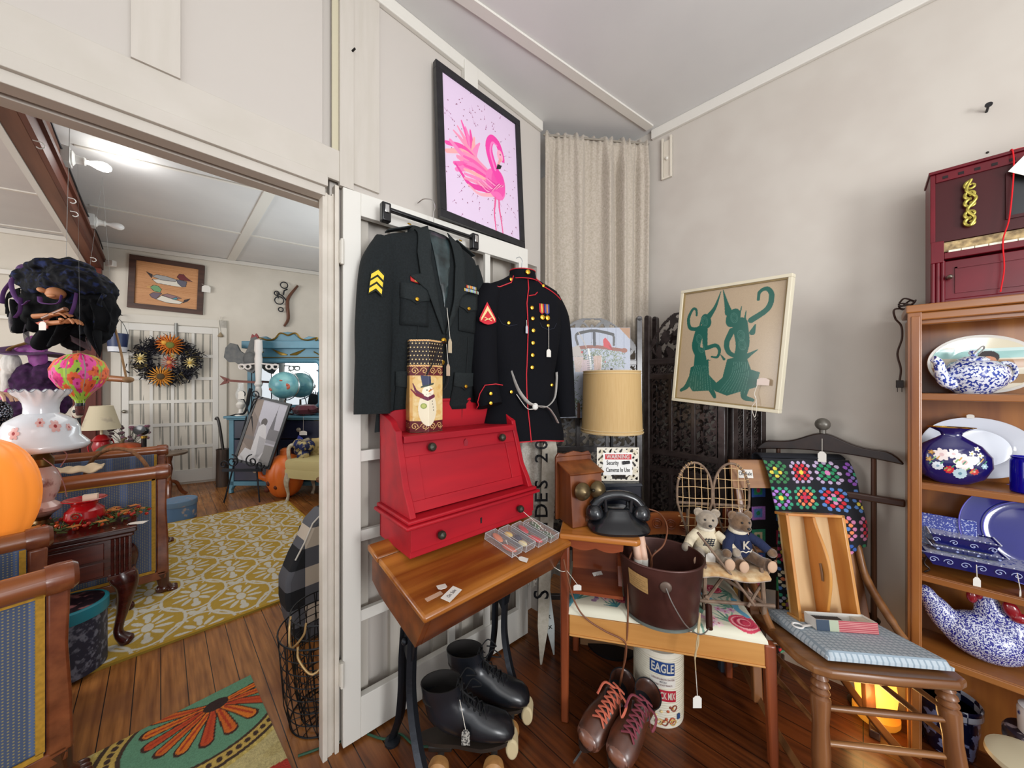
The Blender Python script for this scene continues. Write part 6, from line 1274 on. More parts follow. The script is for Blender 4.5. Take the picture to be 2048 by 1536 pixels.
def ice(label, loc, rz, lc, roll):
    t = thing('ice_skate', label, 'ice skate', loc, group='brown leather ice skates under the bench', tilt=(roll, 0, rz)); z0 = .062
    up, g, pr = shoe(t, .28, .136, z0, LB, M('10151c', .5), 1.12); g.build('sole', M('2a1a12', .5), t)
    G().ball((.106, 0, z0+.034), (.036, .046, .032), 24, 16).build('toe_cap', M('7c4628', .3, col2='6a5450', sc=14, coat=.4), t)
    G().prism([(-.150, .012), (-.14, .0), (.135, .0), (.160, .014), (.163, .03), (.150, .022), (.12, .016), (-.14, .016)], -.003, .003).build('steel_blade', M('c8ccd2', .3, .9), t)
    g = G(); [g.bar((x, 0, z0), (x, 0, .012), .022, .008) for x in (-.085, .075)]; g.build('blade_mount', M('6a6862', .35, .8), t)
    laces(t, M(lc, .85), 1.0, z0, 7, r=.0046, x0=.080, x1=-.005, wide=.024, zf=lambda x: z0+.084+max(0, .085-x)*.78, flat=.35)
    G().tube(bez([(-.02, .03, z0+.12), (.01, .012, z0+.10), (.02, -.012, z0+.10), (-.01, -.03, z0+.13)], 5), .010, 8, flat=.25).build('tongue', M('2a1c18', .6), t)
    return t
ice('brown leather ice skate with orange laces, nearer the bench leg', pt(1188, 1.335), 184, 'c0624a', -24)
ice('brown leather ice skate with dark red laces, nearer the snack tin', pt(1238, 1.280), 188, '7a3440', -24)
# ================================================================ snack tin
t = thing('snack_mix_tin', 'tall white snack tin with blue and red bands, standing on the floor under the bench', 'tin', pt(1316, 1.435), -54)
r_, h = .094, .285; RIB = M('e2dccb', .35, col2='d0c8b4', sc=1)
g = G(); prof = [(r_*.96, 0), (r_, .004)]
for k in range(80): z = .008+(h-.016)*k/79; prof.append((r_+.0008*math.sin(k*PI/2*2.0+.5), z))
prof += [(r_, h-.004), (r_*.96, h), (.0005, h)]; g.lathe(prof, n=64); g.build('tin_body', M('e2dccb', .35), t, smooth=40)
g = G(); [g.tube([((r_+.0002)*math.cos(a), (r_+.0002)*math.sin(a), .02+.0088*k) for a in np.linspace(0, 2*PI, 64, endpoint=False)], .0009, 4, True) for k in range(29)]; tag(g.build('printed_rings', M('b9b098', .5), t))
def cyl(off, ry=0): return lambda x, y, z: Vector(((r_+off+abs(z))*math.sin(x/r_), -(r_+off+abs(z))*math.cos(x/r_), ry+y))
def band(name, x0, x1, z0, z1, sk, mat, off=.0012, wav=0):
    g = G(); g.grid(lambda u, v: tuple(cyl(off)(x0+(x1-x0)*u, z0+(z1-z0)*v+sk*(u-.5)+wav*math.sin(u*9), 0)), 24, 2); return g.build(name, mat, t, smooth=60)
band('blue_band', -.052, .040, .208, .256, -.008, M('1c3f7a', .4)); text('EAGLE', .046, M('f4f0e4', .4), t, lambda x, y, z: cyl(.0022)(x-.006, .232+y-.09*x*.9, z), bold=.0012, sx=.62)
band('white_panel', -.052, .044, .160, .198, -.006, M('dcd8d0', .4))
for k, s_ in enumerate(('CHEDDAR & BACON CRACKERS', 'PRETZELS', 'HONEY ROAST PEANUTS')): text(s_, .0095, M('7a2030' if k != 1 else '2a3a6a', .4), t, lambda x, y, z, k=k: cyl(.0022)(x-.004, .191-.011*k+y-.06*x, z), sx=.62)
band('red_band', -.052, .046, .108, .150, -.010, M('b01c34', .4)); text('SNACK MIX', .036, M('f4f0e4', .4), t, lambda x, y, z: cyl(.0022)(x-.003, .129+y-.10*x, z), bold=.001, sx=.46)
rn = random.Random(4); g = G(); cols = ('c9a05a', 'b8502a', 'e0c890', '8a3a24')
for k in range(16):
    x, z = rn.uniform(-.035, .045), rn.uniform(.02, .095); g = G(); p = cyl(.0015)(x, z, 0)
    if k % 3 == 0: g.tube([cyl(.0025)(x+.010*math.cos(a)*(1+.25*math.sin(2*a)), z+.010*math.sin(a), 0) for a in np.linspace(0, 2*PI, 16, endpoint=False)], .0018, 6, True)
    else: g.ball(p, (.006, .003, .005), 10, 6)
    g.build('printed_snack', M(cols[k % 4], .5), t)
G().box(cyl(.002)(.058, .045, 0), (.014, .004, .018), (0, 0, 36)).build('blue_emblem', M('2a4a7a', .4), t)
# cardboard box behind, silver leg, hanging tag from pail
t = thing('cardboard_box', 'low tan cardboard box on the floor far back under the telephone bench', 'box', pt(1212, 1.83), -58); G().box((0, 0, .09), (.26, .16, .18)).build('box_body', M('9a7350', .85), t, bev=.002)
g = G(); [g.box((s_*.065, .0, .181), (.128, .16, .002)) for s_ in (-1, 1)]; g.build('box_flaps', M('a57c58', .85), t)
t = thing('grey_metal_strut', 'square grey metal strut standing on the floor between the bench and rocking chair', 'strut', pt(1445, 1.62), -50); G().box((0, 0, .16), (.030, .03, .32)).build('strut_body', M('5c6878', .4, .5), t, bev=.002); G().box((0, 0, .322), (.034, .034, .006)).build('strut_cap', M('3a424c', .5), t)
t = thing('hanging_price_tag', 'white price tag on knotted twine hanging from the pail handle in front of the bench', 'tag', at(1400, 1226, d=1.225), -45)
g = G(); g.tube(bez([(0, 0, 0), (-.018, -.022, -.035), (-.024, -.034, -.08), (-.036, -.036, -.12), (-.034, -.036, -.17)], 6), [.0028]*20+[.0018]*5, 7); g.tube(bez([(0, 0, .0), (-.012, -.02, -.03), (-.03, -.034, -.08), (-.033, -.036, -.125)], 6), .002, 6); g.build('twine', M('b8a27c', .9), t)
g = G(); g.tube([(-.034, -.036, -.17), (-.028, -.036, -.258)], .0012, 5); g.build('tag_string', STRING, t)
G().prism([(-.043, -.298), (-.014, -.298), (-.014, -.265), (-.022, -.257), (-.034, -.257), (-.043, -.265)], -.0365, -.0355).build('tag_card', PAPER, t)
# green cord on the floor
for lab, P_ in (('green electric cord crossing the doorway threshold on the floor', [(596, 1512), (630, 1500), (668, 1484), (690, 1482)]), ('green cord trailing under the desk along the base of the white door', [(735, 1468), (770, 1478), (800, 1468), (830, 1490), (870, 1492), (900, 1480)])):
    tag(G().tube(bez([at(u, v, z=.006) for u, v in P_], 8), .004, 8).build('green_cable', M('1f4a34', .5)), lab, 'cord')
# rug with flower in the doorway
RW_, RH_ = 1.05, .95; C = Canvas(RW_, RH_, 330, 'b5a672'); C.noise(.25, 12, 3)
bx_, by_ = RW_-.02, RH_-.06
C.poly([(RW_-.30, RH_), (RW_, RH_), (RW_, RH_-.28)], '9a2018')
cx, cy = RW_-.13, RH_-.075
for k in range(160): x, y = rn.uniform(0, RW_), rn.uniform(0, RH_); C.ell(x, y, rn.uniform(.02, .07), rn.uniform(.01, .03), rn.choice(['c2b488', 'a8965c', 'c9bd94', 'b8a468']), rn.uniform(0, 180), .5)
for q, c in ((.325, 'b09a50'), (.305, '3c2a1c'), (.290, 'b89a4c'), (.245, '3c2a1c'), (.232, '5c8a6c')): C.ell(cx-.03, cy-.05, q, q*.86, c)
for k in range(60): a = 2*PI*k/60; C.ell(cx-.03+.267*math.cos(a), cy-.05+.230*math.sin(a), .009, .011, '3a261c'); C.ell(cx-.03+.316*math.cos(a), cy-.05+.272*math.sin(a), .005, .009, 'c8b060')
for k in range(11):
    a = R(150+21*k); C.line([(cx+.03*math.cos(a), cy+.02*math.sin(a)), (cx+.12*math.cos(a), cy+.10*math.sin(a)), (cx+.195*math.cos(a), cy+.175*math.sin(a))], (.026, .046), '3a1c12'); C.line([(cx+.03*math.cos(a), cy+.02*math.sin(a)), (cx+.12*math.cos(a), cy+.10*math.sin(a)), (cx+.190*math.cos(a), cy+.170*math.sin(a))], (.018, .036), ('c4601c', 'd0701c', 'b8441a')[k % 3]); C.line([(cx+.05*math.cos(a), cy+.04*math.sin(a)), (cx+.20*math.cos(a), cy+.17*math.sin(a))], .008, 'a83414')
C.ell(cx, cy, .04, .03, '2e1a16')
C.line([(RW_*.30, .35), (RW_*.5, .42), (RW_*.72, .45), (RW_, .40)], .05, 'a02a1a'); C.ell(RW_*.45, .25, .12, .09, '4a3428'); C.ell(RW_*.45, .25, .09, .065, 'c8b070'); C.flower(RW_-.12, .25, .17, 'c4601c', '6a2414', 9); C.flower(RW_*.25, .6, .12, 'b88a2c', '6a2414', 9); C.flower(RW_*.30, .15, .15, 'a02a1a', 'c8a040', 9)
C.noise(.30, 13, 1)
t = thing('flower_rug', 'small autumn coloured rug with an orange daisy in the doorway', 'rug', (.335, 1.0, 0), 3); C.surf(lambda x, y: (x-RW_, y, .012)).build('rug_pile', M('attr', .95, key='a', bump=.8, sc=220), t, smooth=0); G().bx(-RW_, 0, 0, RH_, 0, .0115).build('rug_backing', M('6a5a3c', .9), t, smooth=0)
# ================================================================ SIDE ROOM
def zv(v, d): return H+(768-v)*d/FPX
def pz(u, v, d): p = pt(u, d); p.z = zv(v, d); return p
# duck picture
a, b = bwp(256, 565), bwp(406, 583); w = (b-a).length; h = .66; c_ = a.copy(); c_.z = bwp(256, 615).z
t = thing('duck_picture', 'wooden picture of two inlaid ducks in a brown frame high on the far wall', 'picture', c_-bn*.005, tilt=(0, 2.0, -15.2))
fr = .06; g = G(); g.bx(0, w, -.03, 0, 0, fr); g.bx(0, w, -.03, 0, h-fr, h); g.bx(0, fr, -.03, 0, fr, h-fr); g.bx(w-fr, w, -.03, 0, fr, h-fr); g.build('picture_frame', wood('38221a', '4e3226', 'x', .5), t, smooth=0)
cw, ch = w-2*fr, h-2*fr; C = Canvas(cw, ch, 200, 'c08a5c'); rn = random.Random(6)
for k in range(60): y = rn.uniform(0, ch); C.line([(0, y), (cw*.5, y+rn.uniform(-.03, .03)), (cw, y+rn.uniform(-.03, .03))], .004, rn.choice(['b47c4c', 'cc9868', 'a8703f']), .6)
N = lambda x, y: ((x-190)/340*cw, ch-(y-122)/262*ch)
def dk(col, *pp, o='2a1a18'):
    q = [N(*p) for p in pp]; C.poly(q, col); C.line(q+[q[0]], .005, o)
dk('d8d2c4', (275, 225), (300, 245), (380, 250), (440, 250), (420, 215), (330, 215)); dk('9a9a98', (272, 205), (300, 192), (350, 195), (410, 208), (400, 222), (320, 222)); dk('2a2224', (243, 183), (275, 195), (272, 218), (262, 205)); dk('5c5a68', (405, 208), (430, 205), (465, 212), (460, 245), (440, 250), (415, 230)); dk('6a2428', (408, 190), (420, 170), (445, 168), (460, 185), (495, 207), (465, 205), (430, 208))
dk('d8d2c4', (300, 345), (330, 318), (400, 335), (450, 345), (430, 360), (360, 360)); dk('8a6a6c', (330, 315), (360, 303), (410, 312), (440, 322), (400, 335)); dk('2c2226', (450, 350), (455, 330), (488, 318), (475, 335)); dk('6a5a68', (265, 320), (285, 305), (330, 305), (300, 345), (275, 335)); dk('6a9a6c', (265, 275), (285, 260), (310, 262), (328, 280), (322, 300), (290, 298)); dk('4a8a98', (385, 332), (410, 318), (420, 330), (400, 336)); C.line([N(252, 275), N(268, 276)], .01, 'c8a050')
C.surf(lambda x, y: (fr+x, -.012, fr+y)).build('inlaid_panel', attr(.5), t, smooth=0); price_tag(t, (w-.02, -.035, h*.62), (w+.03, -.036, h*.60), .09, .09, 0)
# ox-bow piece
t = thing('wooden_hame', 'curved wooden harness hame with black iron rings hanging on the far wall', 'harness', bwp(570, 650, .03), -15)
g = G(); g.tube(bez([(-.01, 0, -.02), (.04, 0, .10), (.03, 0, .30), (.05, 0, .42), (.16, 0, .60)], 6), [.028+.020*math.sin(i/24*PI) for i in range(25)], 10, flat=.5); g.build('curved_wood', wood('4a2a1c', '6e4430', 'z', .5), t)
g = G()
for x, z, r_ in ((-.01, .58, .045), (-.07, .35, .055), (-.05, .22, .03), (-.10, .45, .03)): g.tube([(x+r_*math.cos(q), -.01, z+r_*math.sin(q)) for q in np.linspace(0, 2*PI, 18, endpoint=False)], .008, 6, True)
g.tube([(.03, -.01, .34), (-.03, -.02, .42), (-.10, -.02, .46), (-.08, -.02, .38)], .010, 6); g.tube([(.03, 0, .53), (-.01, -.01, .50), (-.02, 0, .44)], .010, 6); g.build('iron_rings', IRON, t)
# french door on the far wall
a, b = bwp(243, 900, .02), bwp(436, 900, .02); w = (b-a).length; d2 = thing('door_2', None, None, (a.x, a.y, .03), -15.2); d2['kind'] = 'structure'; lattice_door(d2, w=w, h=2.05, th=.03, mat=M('d2cfc8', .5), bottom=.16)
C = G(); C.grid(lambda u, v: (.06+(w-.12)*u, .022+.006*math.sin(u*60+3*math.sin(v*2.2))*.6+.002*math.sin(u*143), .15+1.82*v), 130, 24); C.build('glass_curtain', M('96938a', .9, col2='8b8880', sc=7), d2, smooth=80)
g = G(); g.bx(w+.005, w+.09, -.005, .02, -.03, 2.16); g.bx(-.09, -.005, -.005, .02, -.03, 2.16); g.bx(-.09, w+.09, -.005, .02, 2.06, 2.16); g.build('door_casing', M('cdc8bd', .6), d2, smooth=0); G().ball((.03, -.02, .95), .022).build('door_knob', M('9a968a', .3, .8), d2)
g = G(); g.cyl((w*.54, -.008, 1.7), (w*.54, -.008, 2.08), .016); t = tag(g.build('wreath_hanger', M('8a8a86', .4, .6), loc=d2.location, rot=(0, 0, -15.2)), 'grey metal strap over the far white door holding the wreath', 'hanger')
t = thing('sunflower_wreath', 'black autumn wreath with orange sunflowers hanging on the far white door', 'wreath', bwp(336, 722, .07), -18)
rn = random.Random(8); g = G()
for k in range(1300):
    q = rn.uniform(0, 2*PI); r_ = rn.gauss(.215, .045); x, z = r_*math.cos(q)*1.15, r_*math.sin(q); o = Vector((x, rn.uniform(-.03, .02), z)); dd = Vector((rn.gauss(0, 1), rn.gauss(0, .6), rn.gauss(0, 1))).normalized(); g.tube([o, o+dd*.055], [.014, .004], 4, flat=.4)
g.build('black_foliage', M('15151c', .7, col2='23222e', sc=20), t)
for (x, z, r_, c1, c2, n_) in ((.04, .20, .15, 'd9822a', '6a7030', 20), (-.02, .23, .10, 'c8641e', 'd9a040', 16), (-.05, -.20, .14, 'dd9a3a', '4a3a22', 20), (-.24, .02, .07, 'e0cf98', 'c8a850', 12), (.23, -.02, .07, 'e0cf98', 'c8a850', 12), (.06, .06, .05, 'd8c890', 'b09040', 10), (.03, -.02, .09, 'a83c28', 'c88a5c', 14)):
    g = G()
    for k in range(n_): q = 2*PI*k/n_; g.tube([(x+.25*r_*math.cos(q), -.05, z+.25*r_*math.sin(q)), (x+.65*r_*math.cos(q), -.065, z+.65*r_*math.sin(q)), (x+r_*math.cos(q), -.05, z+r_*math.sin(q))], [r_*.10, r_*.17, .002], 5, flat=.3, up=(0, 1, 0) if 0 else None)
    f_ = g.build('flower', M(c1, .8), t); G().ball((x, -.062, z), (r_*.28, .02, r_*.28)).build('flower_centre', M(c2, .9), f_)
g = G()
for k in range(60): q = rn.choice([PI, -.9, .3])+rn.gauss(0, .3); r_ = rn.uniform(.18, .38); g.tube([(.2*math.cos(q), -.03, .2*math.sin(q)), (r_*math.cos(q), -.03, r_*math.sin(q))], [.004, .001], 4)
g.build('twigs', M('7a6a3c', .8), t)
t = thing('hanging_tassel', 'small cord loop with dried flower hanging on the casing right of the far door', 'ornament', bwp(441, 665, .03), -15); G().tube([(0, 0, 0), (-.02, 0, .14), (0, 0, .22), (.03, 0, .2)], .005, 6).build('cord_loop', STRING, t); G().lathe([(.005, .0), (.03, -.04), (.03, -.06), (.001, -.065)], n=12).build('dried_flower', M('9a8a70', .9), t)
t = thing('navy_snow_bucket', 'small navy metal bucket with snowy rim painting hanging beside the far door', 'bucket', bwp(235, 704, .14), -15); G().shell([(.075, 0), (.095, .22)], n=28, th=.004).build('bucket_body', M('26365e', .4), t); G().lathe([(.077, 0), (.083, .06), (.084, .06), (.078, 0)], n=28).build('painted_snow', M('d8dce4', .5), t); G().tube(bez([(-.093, 0, .21), (-.05, 0, .34), (0, 0, .40), (.05, 0, .34), (.093, 0, .21)], 5), .003, 5).build('wire_handle', IRON, t); G().tube(bez([(0, 0, .40), (0, .05, .46), (0, .12, .46)], 4), .006, 6).build('wall_hook', IRON, t)
# blue dresser
BLU = M('4f7f92', .45, col2='456f80', sc=4); NVY = M('161a2e', .3, coat=.3, col2='20243c', sc=6); fo = pt(458, 4.25)
t = thing('blue_dresser', 'blue painted dresser with navy drawers and carved gilded mirror at the far wall', 'dresser', fo, -45)
w, d = 1.17, .42; g = G(); g.bx(0, .055, 0, .05, .08, .89); g.bx(w-.055, w, 0, .05, .08, .89); g.bx(0, w, .0, .045, .09, .14); g.bx(0, .03, .05, d, .1, .89); g.bx(w-.03, w, .05, d, .1, .89); g.bx(0, w, d-.02, d, .1, .89); g.build('carcass', BLU, t, smooth=0)
g = G(); g.bx(-.04, w+.04, -.04, d+.02, .905, .935); g.bx(-.02, w+.02, -.02, d, .885, .905); g.build('dresser_top', BLU, t, bev=.006, smooth=0)
for z0, z1 in ((.66, .875), (.41, .645), (.15, .395)):
    for x0, x1 in ((.06, w/2-.005), (w/2+.005, w-.06)):
        dr = G().bx(x0, x1, .003, .35, z0, z1).build('drawer', NVY, t, bev=.004, smooth=0); G().lathe([(.008, 0), (.026, .01), (.026, .018), (.001, .026)], n=16).build('knob', M('b8b0a0', .3, .6), dr, loc=((x0+x1)/2, .003, (z0+z1)/2), rot=(90, 0, 0))
for x in (.03, w-.03): G().tube([(x, .025, .09), (x-.012, .01, .04), (x, .0, 0)], [.032, .024, .028], 10).build('foot', BLU, t)
mx0, mx1, my, mz0, mz1 = -.03, 1.06, .33, .935, 1.79
fm = G(); fm.bx(mx0, mx0+.10, my, my+.05, mz0, mz1); fm.bx(mx1-.10, mx1, my, my+.05, mz0, mz1); fm.bx(mx0+.1, mx1-.1, my, my+.05, mz0, 1.0); fm.bx(mx0+.1, mx1-.1, my, my+.05, 1.64, mz1); fm.bx(mx0-.03, mx1+.02, my-.06, my+.05, mz1-.01, mz1+.085)
cr = [(mx0+.12, mz1+.08), (mx0+.16, mz1+.14), (mx0+.25, mz1+.15), (mx0+.33, mz1+.11), (mx0+.40, mz1+.14), (mx0+.46, mz1+.20), (mx0+.53, mz1+.21), (mx0+.60, mz1+.20), (mx0+.66, mz1+.14), (mx0+.72, mz1+.11), (mx0+.80, mz1+.15), (mx0+.90, mz1+.14), (mx0+.94, mz1+.08)]
fm.prism(cr, my-.01, my+.03); mf = fm.build('mirror_frame', BLU, t, bev=.006, smooth=0)
g = G(); q0, q1, r0, r1 = mx0+.13, mx1-.13, 1.02, 1.62
lp = []
for (cx, cz, a0) in ((q1-.07, r1-.07, 0), (q0+.07, r1-.07, 90), (q0+.07, r0+.07, 180), (q1-.07, r0+.07, 270)): lp += [Vector((cx+.07*math.cos(R(a0+15*k)), my-.01, cz+.07*math.sin(R(a0+15*k)))) for k in range(7)]
g.tube(lp, .028, 8, True); g.build('mirror_moulding', BLU, mf); G().bx(mx0+.09, mx1-.09, my+.012, my+.018, .99, 1.66).build('mirror_glass', M('e8ecee', .02, 1), mf, smooth=0)
g = G()
for s_ in (-1, 1):
    cx = (mx0+mx1)/2; g.tube(bez([(cx, my-.02, mz1+.16), (cx+s_*.10, my-.02, mz1+.19), (cx+s_*.17, my-.02, mz1+.12), (cx+s_*.26, my-.02, mz1+.10), (cx+s_*.38, my-.02, mz1+.13), (cx+s_*.36, my-.02, mz1+.09)], 5), .010, 6)
    for k in range(4): g.tube([(cx+s_*.02, my-.065+.06, mz1-.09), (cx+s_*(.10+.03*k), my-.005, mz1-.09+.02*k), (cx+s_*(.16+.02*k), my-.005, mz1-.06+.016*k)], [.008, .008, .002], 5)
    g.tube([(cx+s_*.33, my-.005, mz1-.05), (cx+s_*.40, my-.005, mz1-.09), (cx+s_*.44, my-.005, mz1-.04)], .008, 5)
g.tube([(mx0+.0, my-.005, mz1-.125), (mx1, my-.005, mz1-.125)], .006, 5); g.tube(bez([(mx0+.045, my-.005, mz1-.04), (mx0+.06, my-.01, mz1-.12), (mx0+.03, my-.01, mz1-.2), (mx0+.05, my-.005, mz1-.3)], 5), [.022-.0008*i for i in range(16)], 6); g.build('gilt_carving', M('8a6e2c', .35, .7), mf)
T = lambda x, y, z: fo+Vector(((x+y)/S2, (y-x)/S2, z))
price_tag(t, (.93, -.05, .93), (.93, -.055, .76), .09, .05)
c = G().prism([(-.035, -.12), (.03, -.13), (.035, -.02), (-.03, 0)], -.001, .001).build('blue_tag', M('3a4aa8', .7), t, loc=(.90, -.055, .70), rot=(0, 15, 0))
t = thing('blue_globe', 'pale blue globe on a silver stand in front of the dresser mirror', 'globe', T(.56, .18, .935), -45); g = G().ball((0, 0, .37), .17, 32, 24).build('globe_ball', M('5f9aa4', .3, col2='7fb4b4', sc=7, lo=.45, hi=.6), t)
g = G(); [g.ball((.17*math.sin(a)*math.cos(b)*.98, -.17*math.cos(a)*math.cos(b)*.98, .37+.17*math.sin(b)*.98), (rx, .01, rz_)) for a, b, rx, rz_ in ((.75, -.1, .03, .035), (.7, .02, .02, .02), (.3, .35, .02, .01), (-.5, -.3, .03, .02))]; g.build('continents', M('b0543c', .4), t)
G().tube([(.19*math.sin(a)*.94, 0, .37+.19*math.cos(a)) for a in np.linspace(.2, PI-.1, 24)], .006, 6).build('meridian_arm', CHROME, t); G().lathe([(.09, 0), (.09, .01), (.015, .03), (.012, .18)], n=24).build('stand_base', M('5a4a3c', .4), t)
t = thing('maroon_velvet_pumpkins', 'maroon velvet pumpkin among dark red leaves on the dresser beside the globe', 'decoration', T(.86, .12, .935), -45); G().lathe([(.02, .0), (.12, .02), (.14, .07), (.10, .12), (.02, .13), (.001, .12)], n=40, fn=lambda r, z, a: (r*(1+.06*math.cos(8*a)), z)).build('velvet_pumpkin', M('5a1c2c', .8, sheen=.4), t)
g = G(); rn = random.Random(1)
for k in range(90): o = Vector((rn.uniform(-.26, .22), rn.uniform(-.10, .06), rn.uniform(.0, .09))); dd = Vector((rn.gauss(0, 1), rn.gauss(0, 1), rn.gauss(0, .6))).normalized(); g.tube([o, o+dd*.03, o+dd*.06], [.004, .016, .002], 4, flat=.3)
g.build('red_leaves', M('4a1a1c', .8), t)
t = thing('white_turned_post', 'white turned wooden post with scroll brackets standing on the left of the dresser', 'post', T(.27, .12, .935), -45); G().lathe([(.045, 0), (.045, .03), (.03, .05), (.038, .30), (.03, .35), (.045, .38), (.030, .42), (.042, .70), (.034, .76), (.045, .80), (.04, .93), (.001, .95)], n=20).build('turned_post', M('cfc8c2', .5), t)
for s_ in (-1, 1):
    g = G(); [g.tube([Vector((s_*(.05+.08*k)+p[0]*0+.035*math.cos(q)*(1), 0, .60+.03*math.sin(q))) for q in np.linspace(0, 2*PI, 14, endpoint=False) for p in [(0,)]], .010, 6, True) for k in (1, 2)]; g.tube([(0, 0, .64), (s_*.25, 0, .62)], .010, 6); g.build('scroll_bracket', M('cfc8c2', .5), t)
t = thing('rooster_weathervane', 'grey metal rooster weathervane with red comb above a rusty arrow, left of the mirror', 'weathervane', T(.115, .16, .935), -45)
g = G(); g.prism([(.10, .62), (.03, .70), (.0, .80), (.02, .95), (.0, 1.02), (-.06, .84), (-.12, .80), (-.15, .90), (-.22, .97), (-.29, .92), (-.32, .80), (-.28, .72), (-.20, .72), (-.12, .66), (-.03, .58), (.02, .50), (.04, .50)][0:0] or [(.06, .52), (.12, .60), (.14, .72), (.12, .84), (.14, .93), (.10, .98), (.04, .96), (.0, .84), (-.04, .76), (-.10, .80), (-.14, .88), (-.22, .90), (-.28, .84), (-.30, .72), (-.24, .66), (-.16, .66), (-.08, .60), (.0, .54)], -.012, .012); g.ball((.02, 0, .70), (.09, .03, .10)); g.build('rooster_body', M('4a4c4e', .6, col2='5a5a58', sc=20), t)
g = G(); g.prism([(.03, .95), (.05, 1.01), (.08, .99), (.10, 1.02), (.13, .98), (.12, .95)], -.008, .008); g.prism([(.12, .92), (.16, .86), (.13, .84)], -.008, .008); g.build('comb', M('7a2c2c', .6), t); G().cyl((.13, 0, .95), (.19, 0, .97), .012, .001).build('beak', M('8a7048', .5), t)
g = G(); g.bar((-.28, 0, .43), (.18, 0, .40), .012, .028); g.prism([(-.36, .49), (-.24, .45), (-.26, .42), (-.24, .40), (-.36, .37), (-.30, .43)], -.006, .006); g.build('rusty_arrow', M('6e4038', .7), t); G().cyl((.04, 0, .0), (.04, 0, .54), .006).build('rod', IRON, t)
t = thing('white_glass_oil_lamp', 'small white oil lamp with clear chimney on the left corner of the dresser', 'lamp', T(.12, .03, .935), -45); G().lathe([(.06, 0), (.06, .015), (.025, .04), (.02, .08), (.045, .11), (.05, .14), (.03, .17)], n=24).build('lamp_base', M('d8d4cc', .3), t); G().lathe([(.028, .17), (.05, .22), (.055, .27), (.03, .34), (.032, .40)], n=24).build('glass_chimney', M('eef0f0', .05, alpha=.25), t)
t = thing('black_lace_cloth', 'black lace cloth crumpled beside the white post on the dresser', 'cloth', T(.22, .0, .935), -45); g = G(); g.tube(bez([(-.20, 0, .0), (-.12, -.02, .02), (-.04, 0, .03), (.0, 0, .12), (.02, .0, .24), (.03, .02, .33)], 5), [.012]*8+[.02]*8+[.028]*10, 8, flat=.6); g.build('lace_folds', M('16161a', .9, bump=.8, sc=60), t)
# framed photo on easel
po = pz(503, 930, 3.95); t = thing('framed_photo_print', 'black framed grey photo of a seated woman before a tower, tilted on an iron easel', 'picture', po, tilt=(-8, 14, -45)); w, h = .42, .76
g = G(); q = .028; g.bx(-w/2, w/2, -.012, .012, 0, q); g.bx(-w/2, w/2, -.012, .012, h-q, h); g.bx(-w/2, -w/2+q, -.012, .012, q, h-q); g.bx(w/2-q, w/2, -.012, .012, q, h-q); g.build('picture_frame', BLACKM, t, smooth=0)
C = Canvas(w-2*q, h-2*q, 130, 'bcbac4'); C.rect(0, .4, 0, .22, '8a8786'); C.poly([(0, 0), (.16, 0), (.10, .30), (.08, .70), (0, .70)], '8d7d72'); C.poly([(.0, .2), (.12, .12), (.14, .42), (.02, .55)], '6e5f56', .6)
C.poly([(.245, .40), (.26, .55), (.268, .66), (.276, .55), (.295, .40)], '6c6a70'); C.line([(.268, .6), (.268, .68)], .004, '6c6a70'); C.rect(.24, .36, .28, .40, '7a787c'); C.rect(.0, .36, .24, .28, '6a686a', .5)
C.ell(.165, .46, .035, .045, '56504e'); C.poly([(.12, .14), (.12, .40), (.16, .44), (.20, .42), (.24, .30), (.26, .14), (.24, 0), (.13, 0)], 'd2d0d2'); C.poly([(.16, .30), (.24, .28), (.26, .14), (.2, .02)], 'b0aeb2'); C.poly([(.0, 0), (.14, 0), (.16, .12), (.05, .14)], 'c8c6c8')
C.noise(.10, 3, 1); C.surf(lambda x, y: (x-w/2+q, -.005, q+y)).build('photo_print', attr(.5), t, smooth=0); G().bx(-w/2+.01, w/2-.01, 0, .01, .01, h-.01).build('backing_board', BLACKM, t)
t = thing('iron_easel', 'black wrought iron scroll easel standing on the floor in front of the blue dresser', 'easel', pt(492, 3.97), -45); g = G()
for p, q in (((-.20, -.06, 0), (-.03, .05, .95)), ((.19, -.05, 0), (.03, .05, .95))): g.tube([p, q], .008, 6)
g.tube([(.10, .40, 0), (0, .06, 1.0)], .008, 6); g.build('easel_legs', IRON, t)
for s_ in (-1, 1):
    g = G(); g.tube([Vector((s_*.11+p[0], -.06, p[2])) for p in spiral(0, .46, .075, 1.4, PI/2, s_)], .007, 6); g.tube([Vector((s_*.20+p[0], -.06, p[2])) for p in spiral(0, .42, .05, 1.3, 0, -s_)], .007, 6); g.build('lower_scroll', IRON, t)
    g = G(); g.tube([Vector((s_*.07+p[0], .04, p[2])) for p in spiral(0, 1.20, .055, 1.4, -PI/2, s_)], .006, 6); g.tube([(0, .05, .95), (s_*.03, .045, 1.08), (s_*.06, .04, 1.15)], .006, 6); g.build('upper_scroll', IRON, t)
g = G(); g.bar((-.22, -.055, .36), (.22, -.055, .36), .02, .03); g.build('ledge', IRON, t); price_tag(t, (-.06, .03, 1.20), (-.07, .02, 1.24), .07, .09)
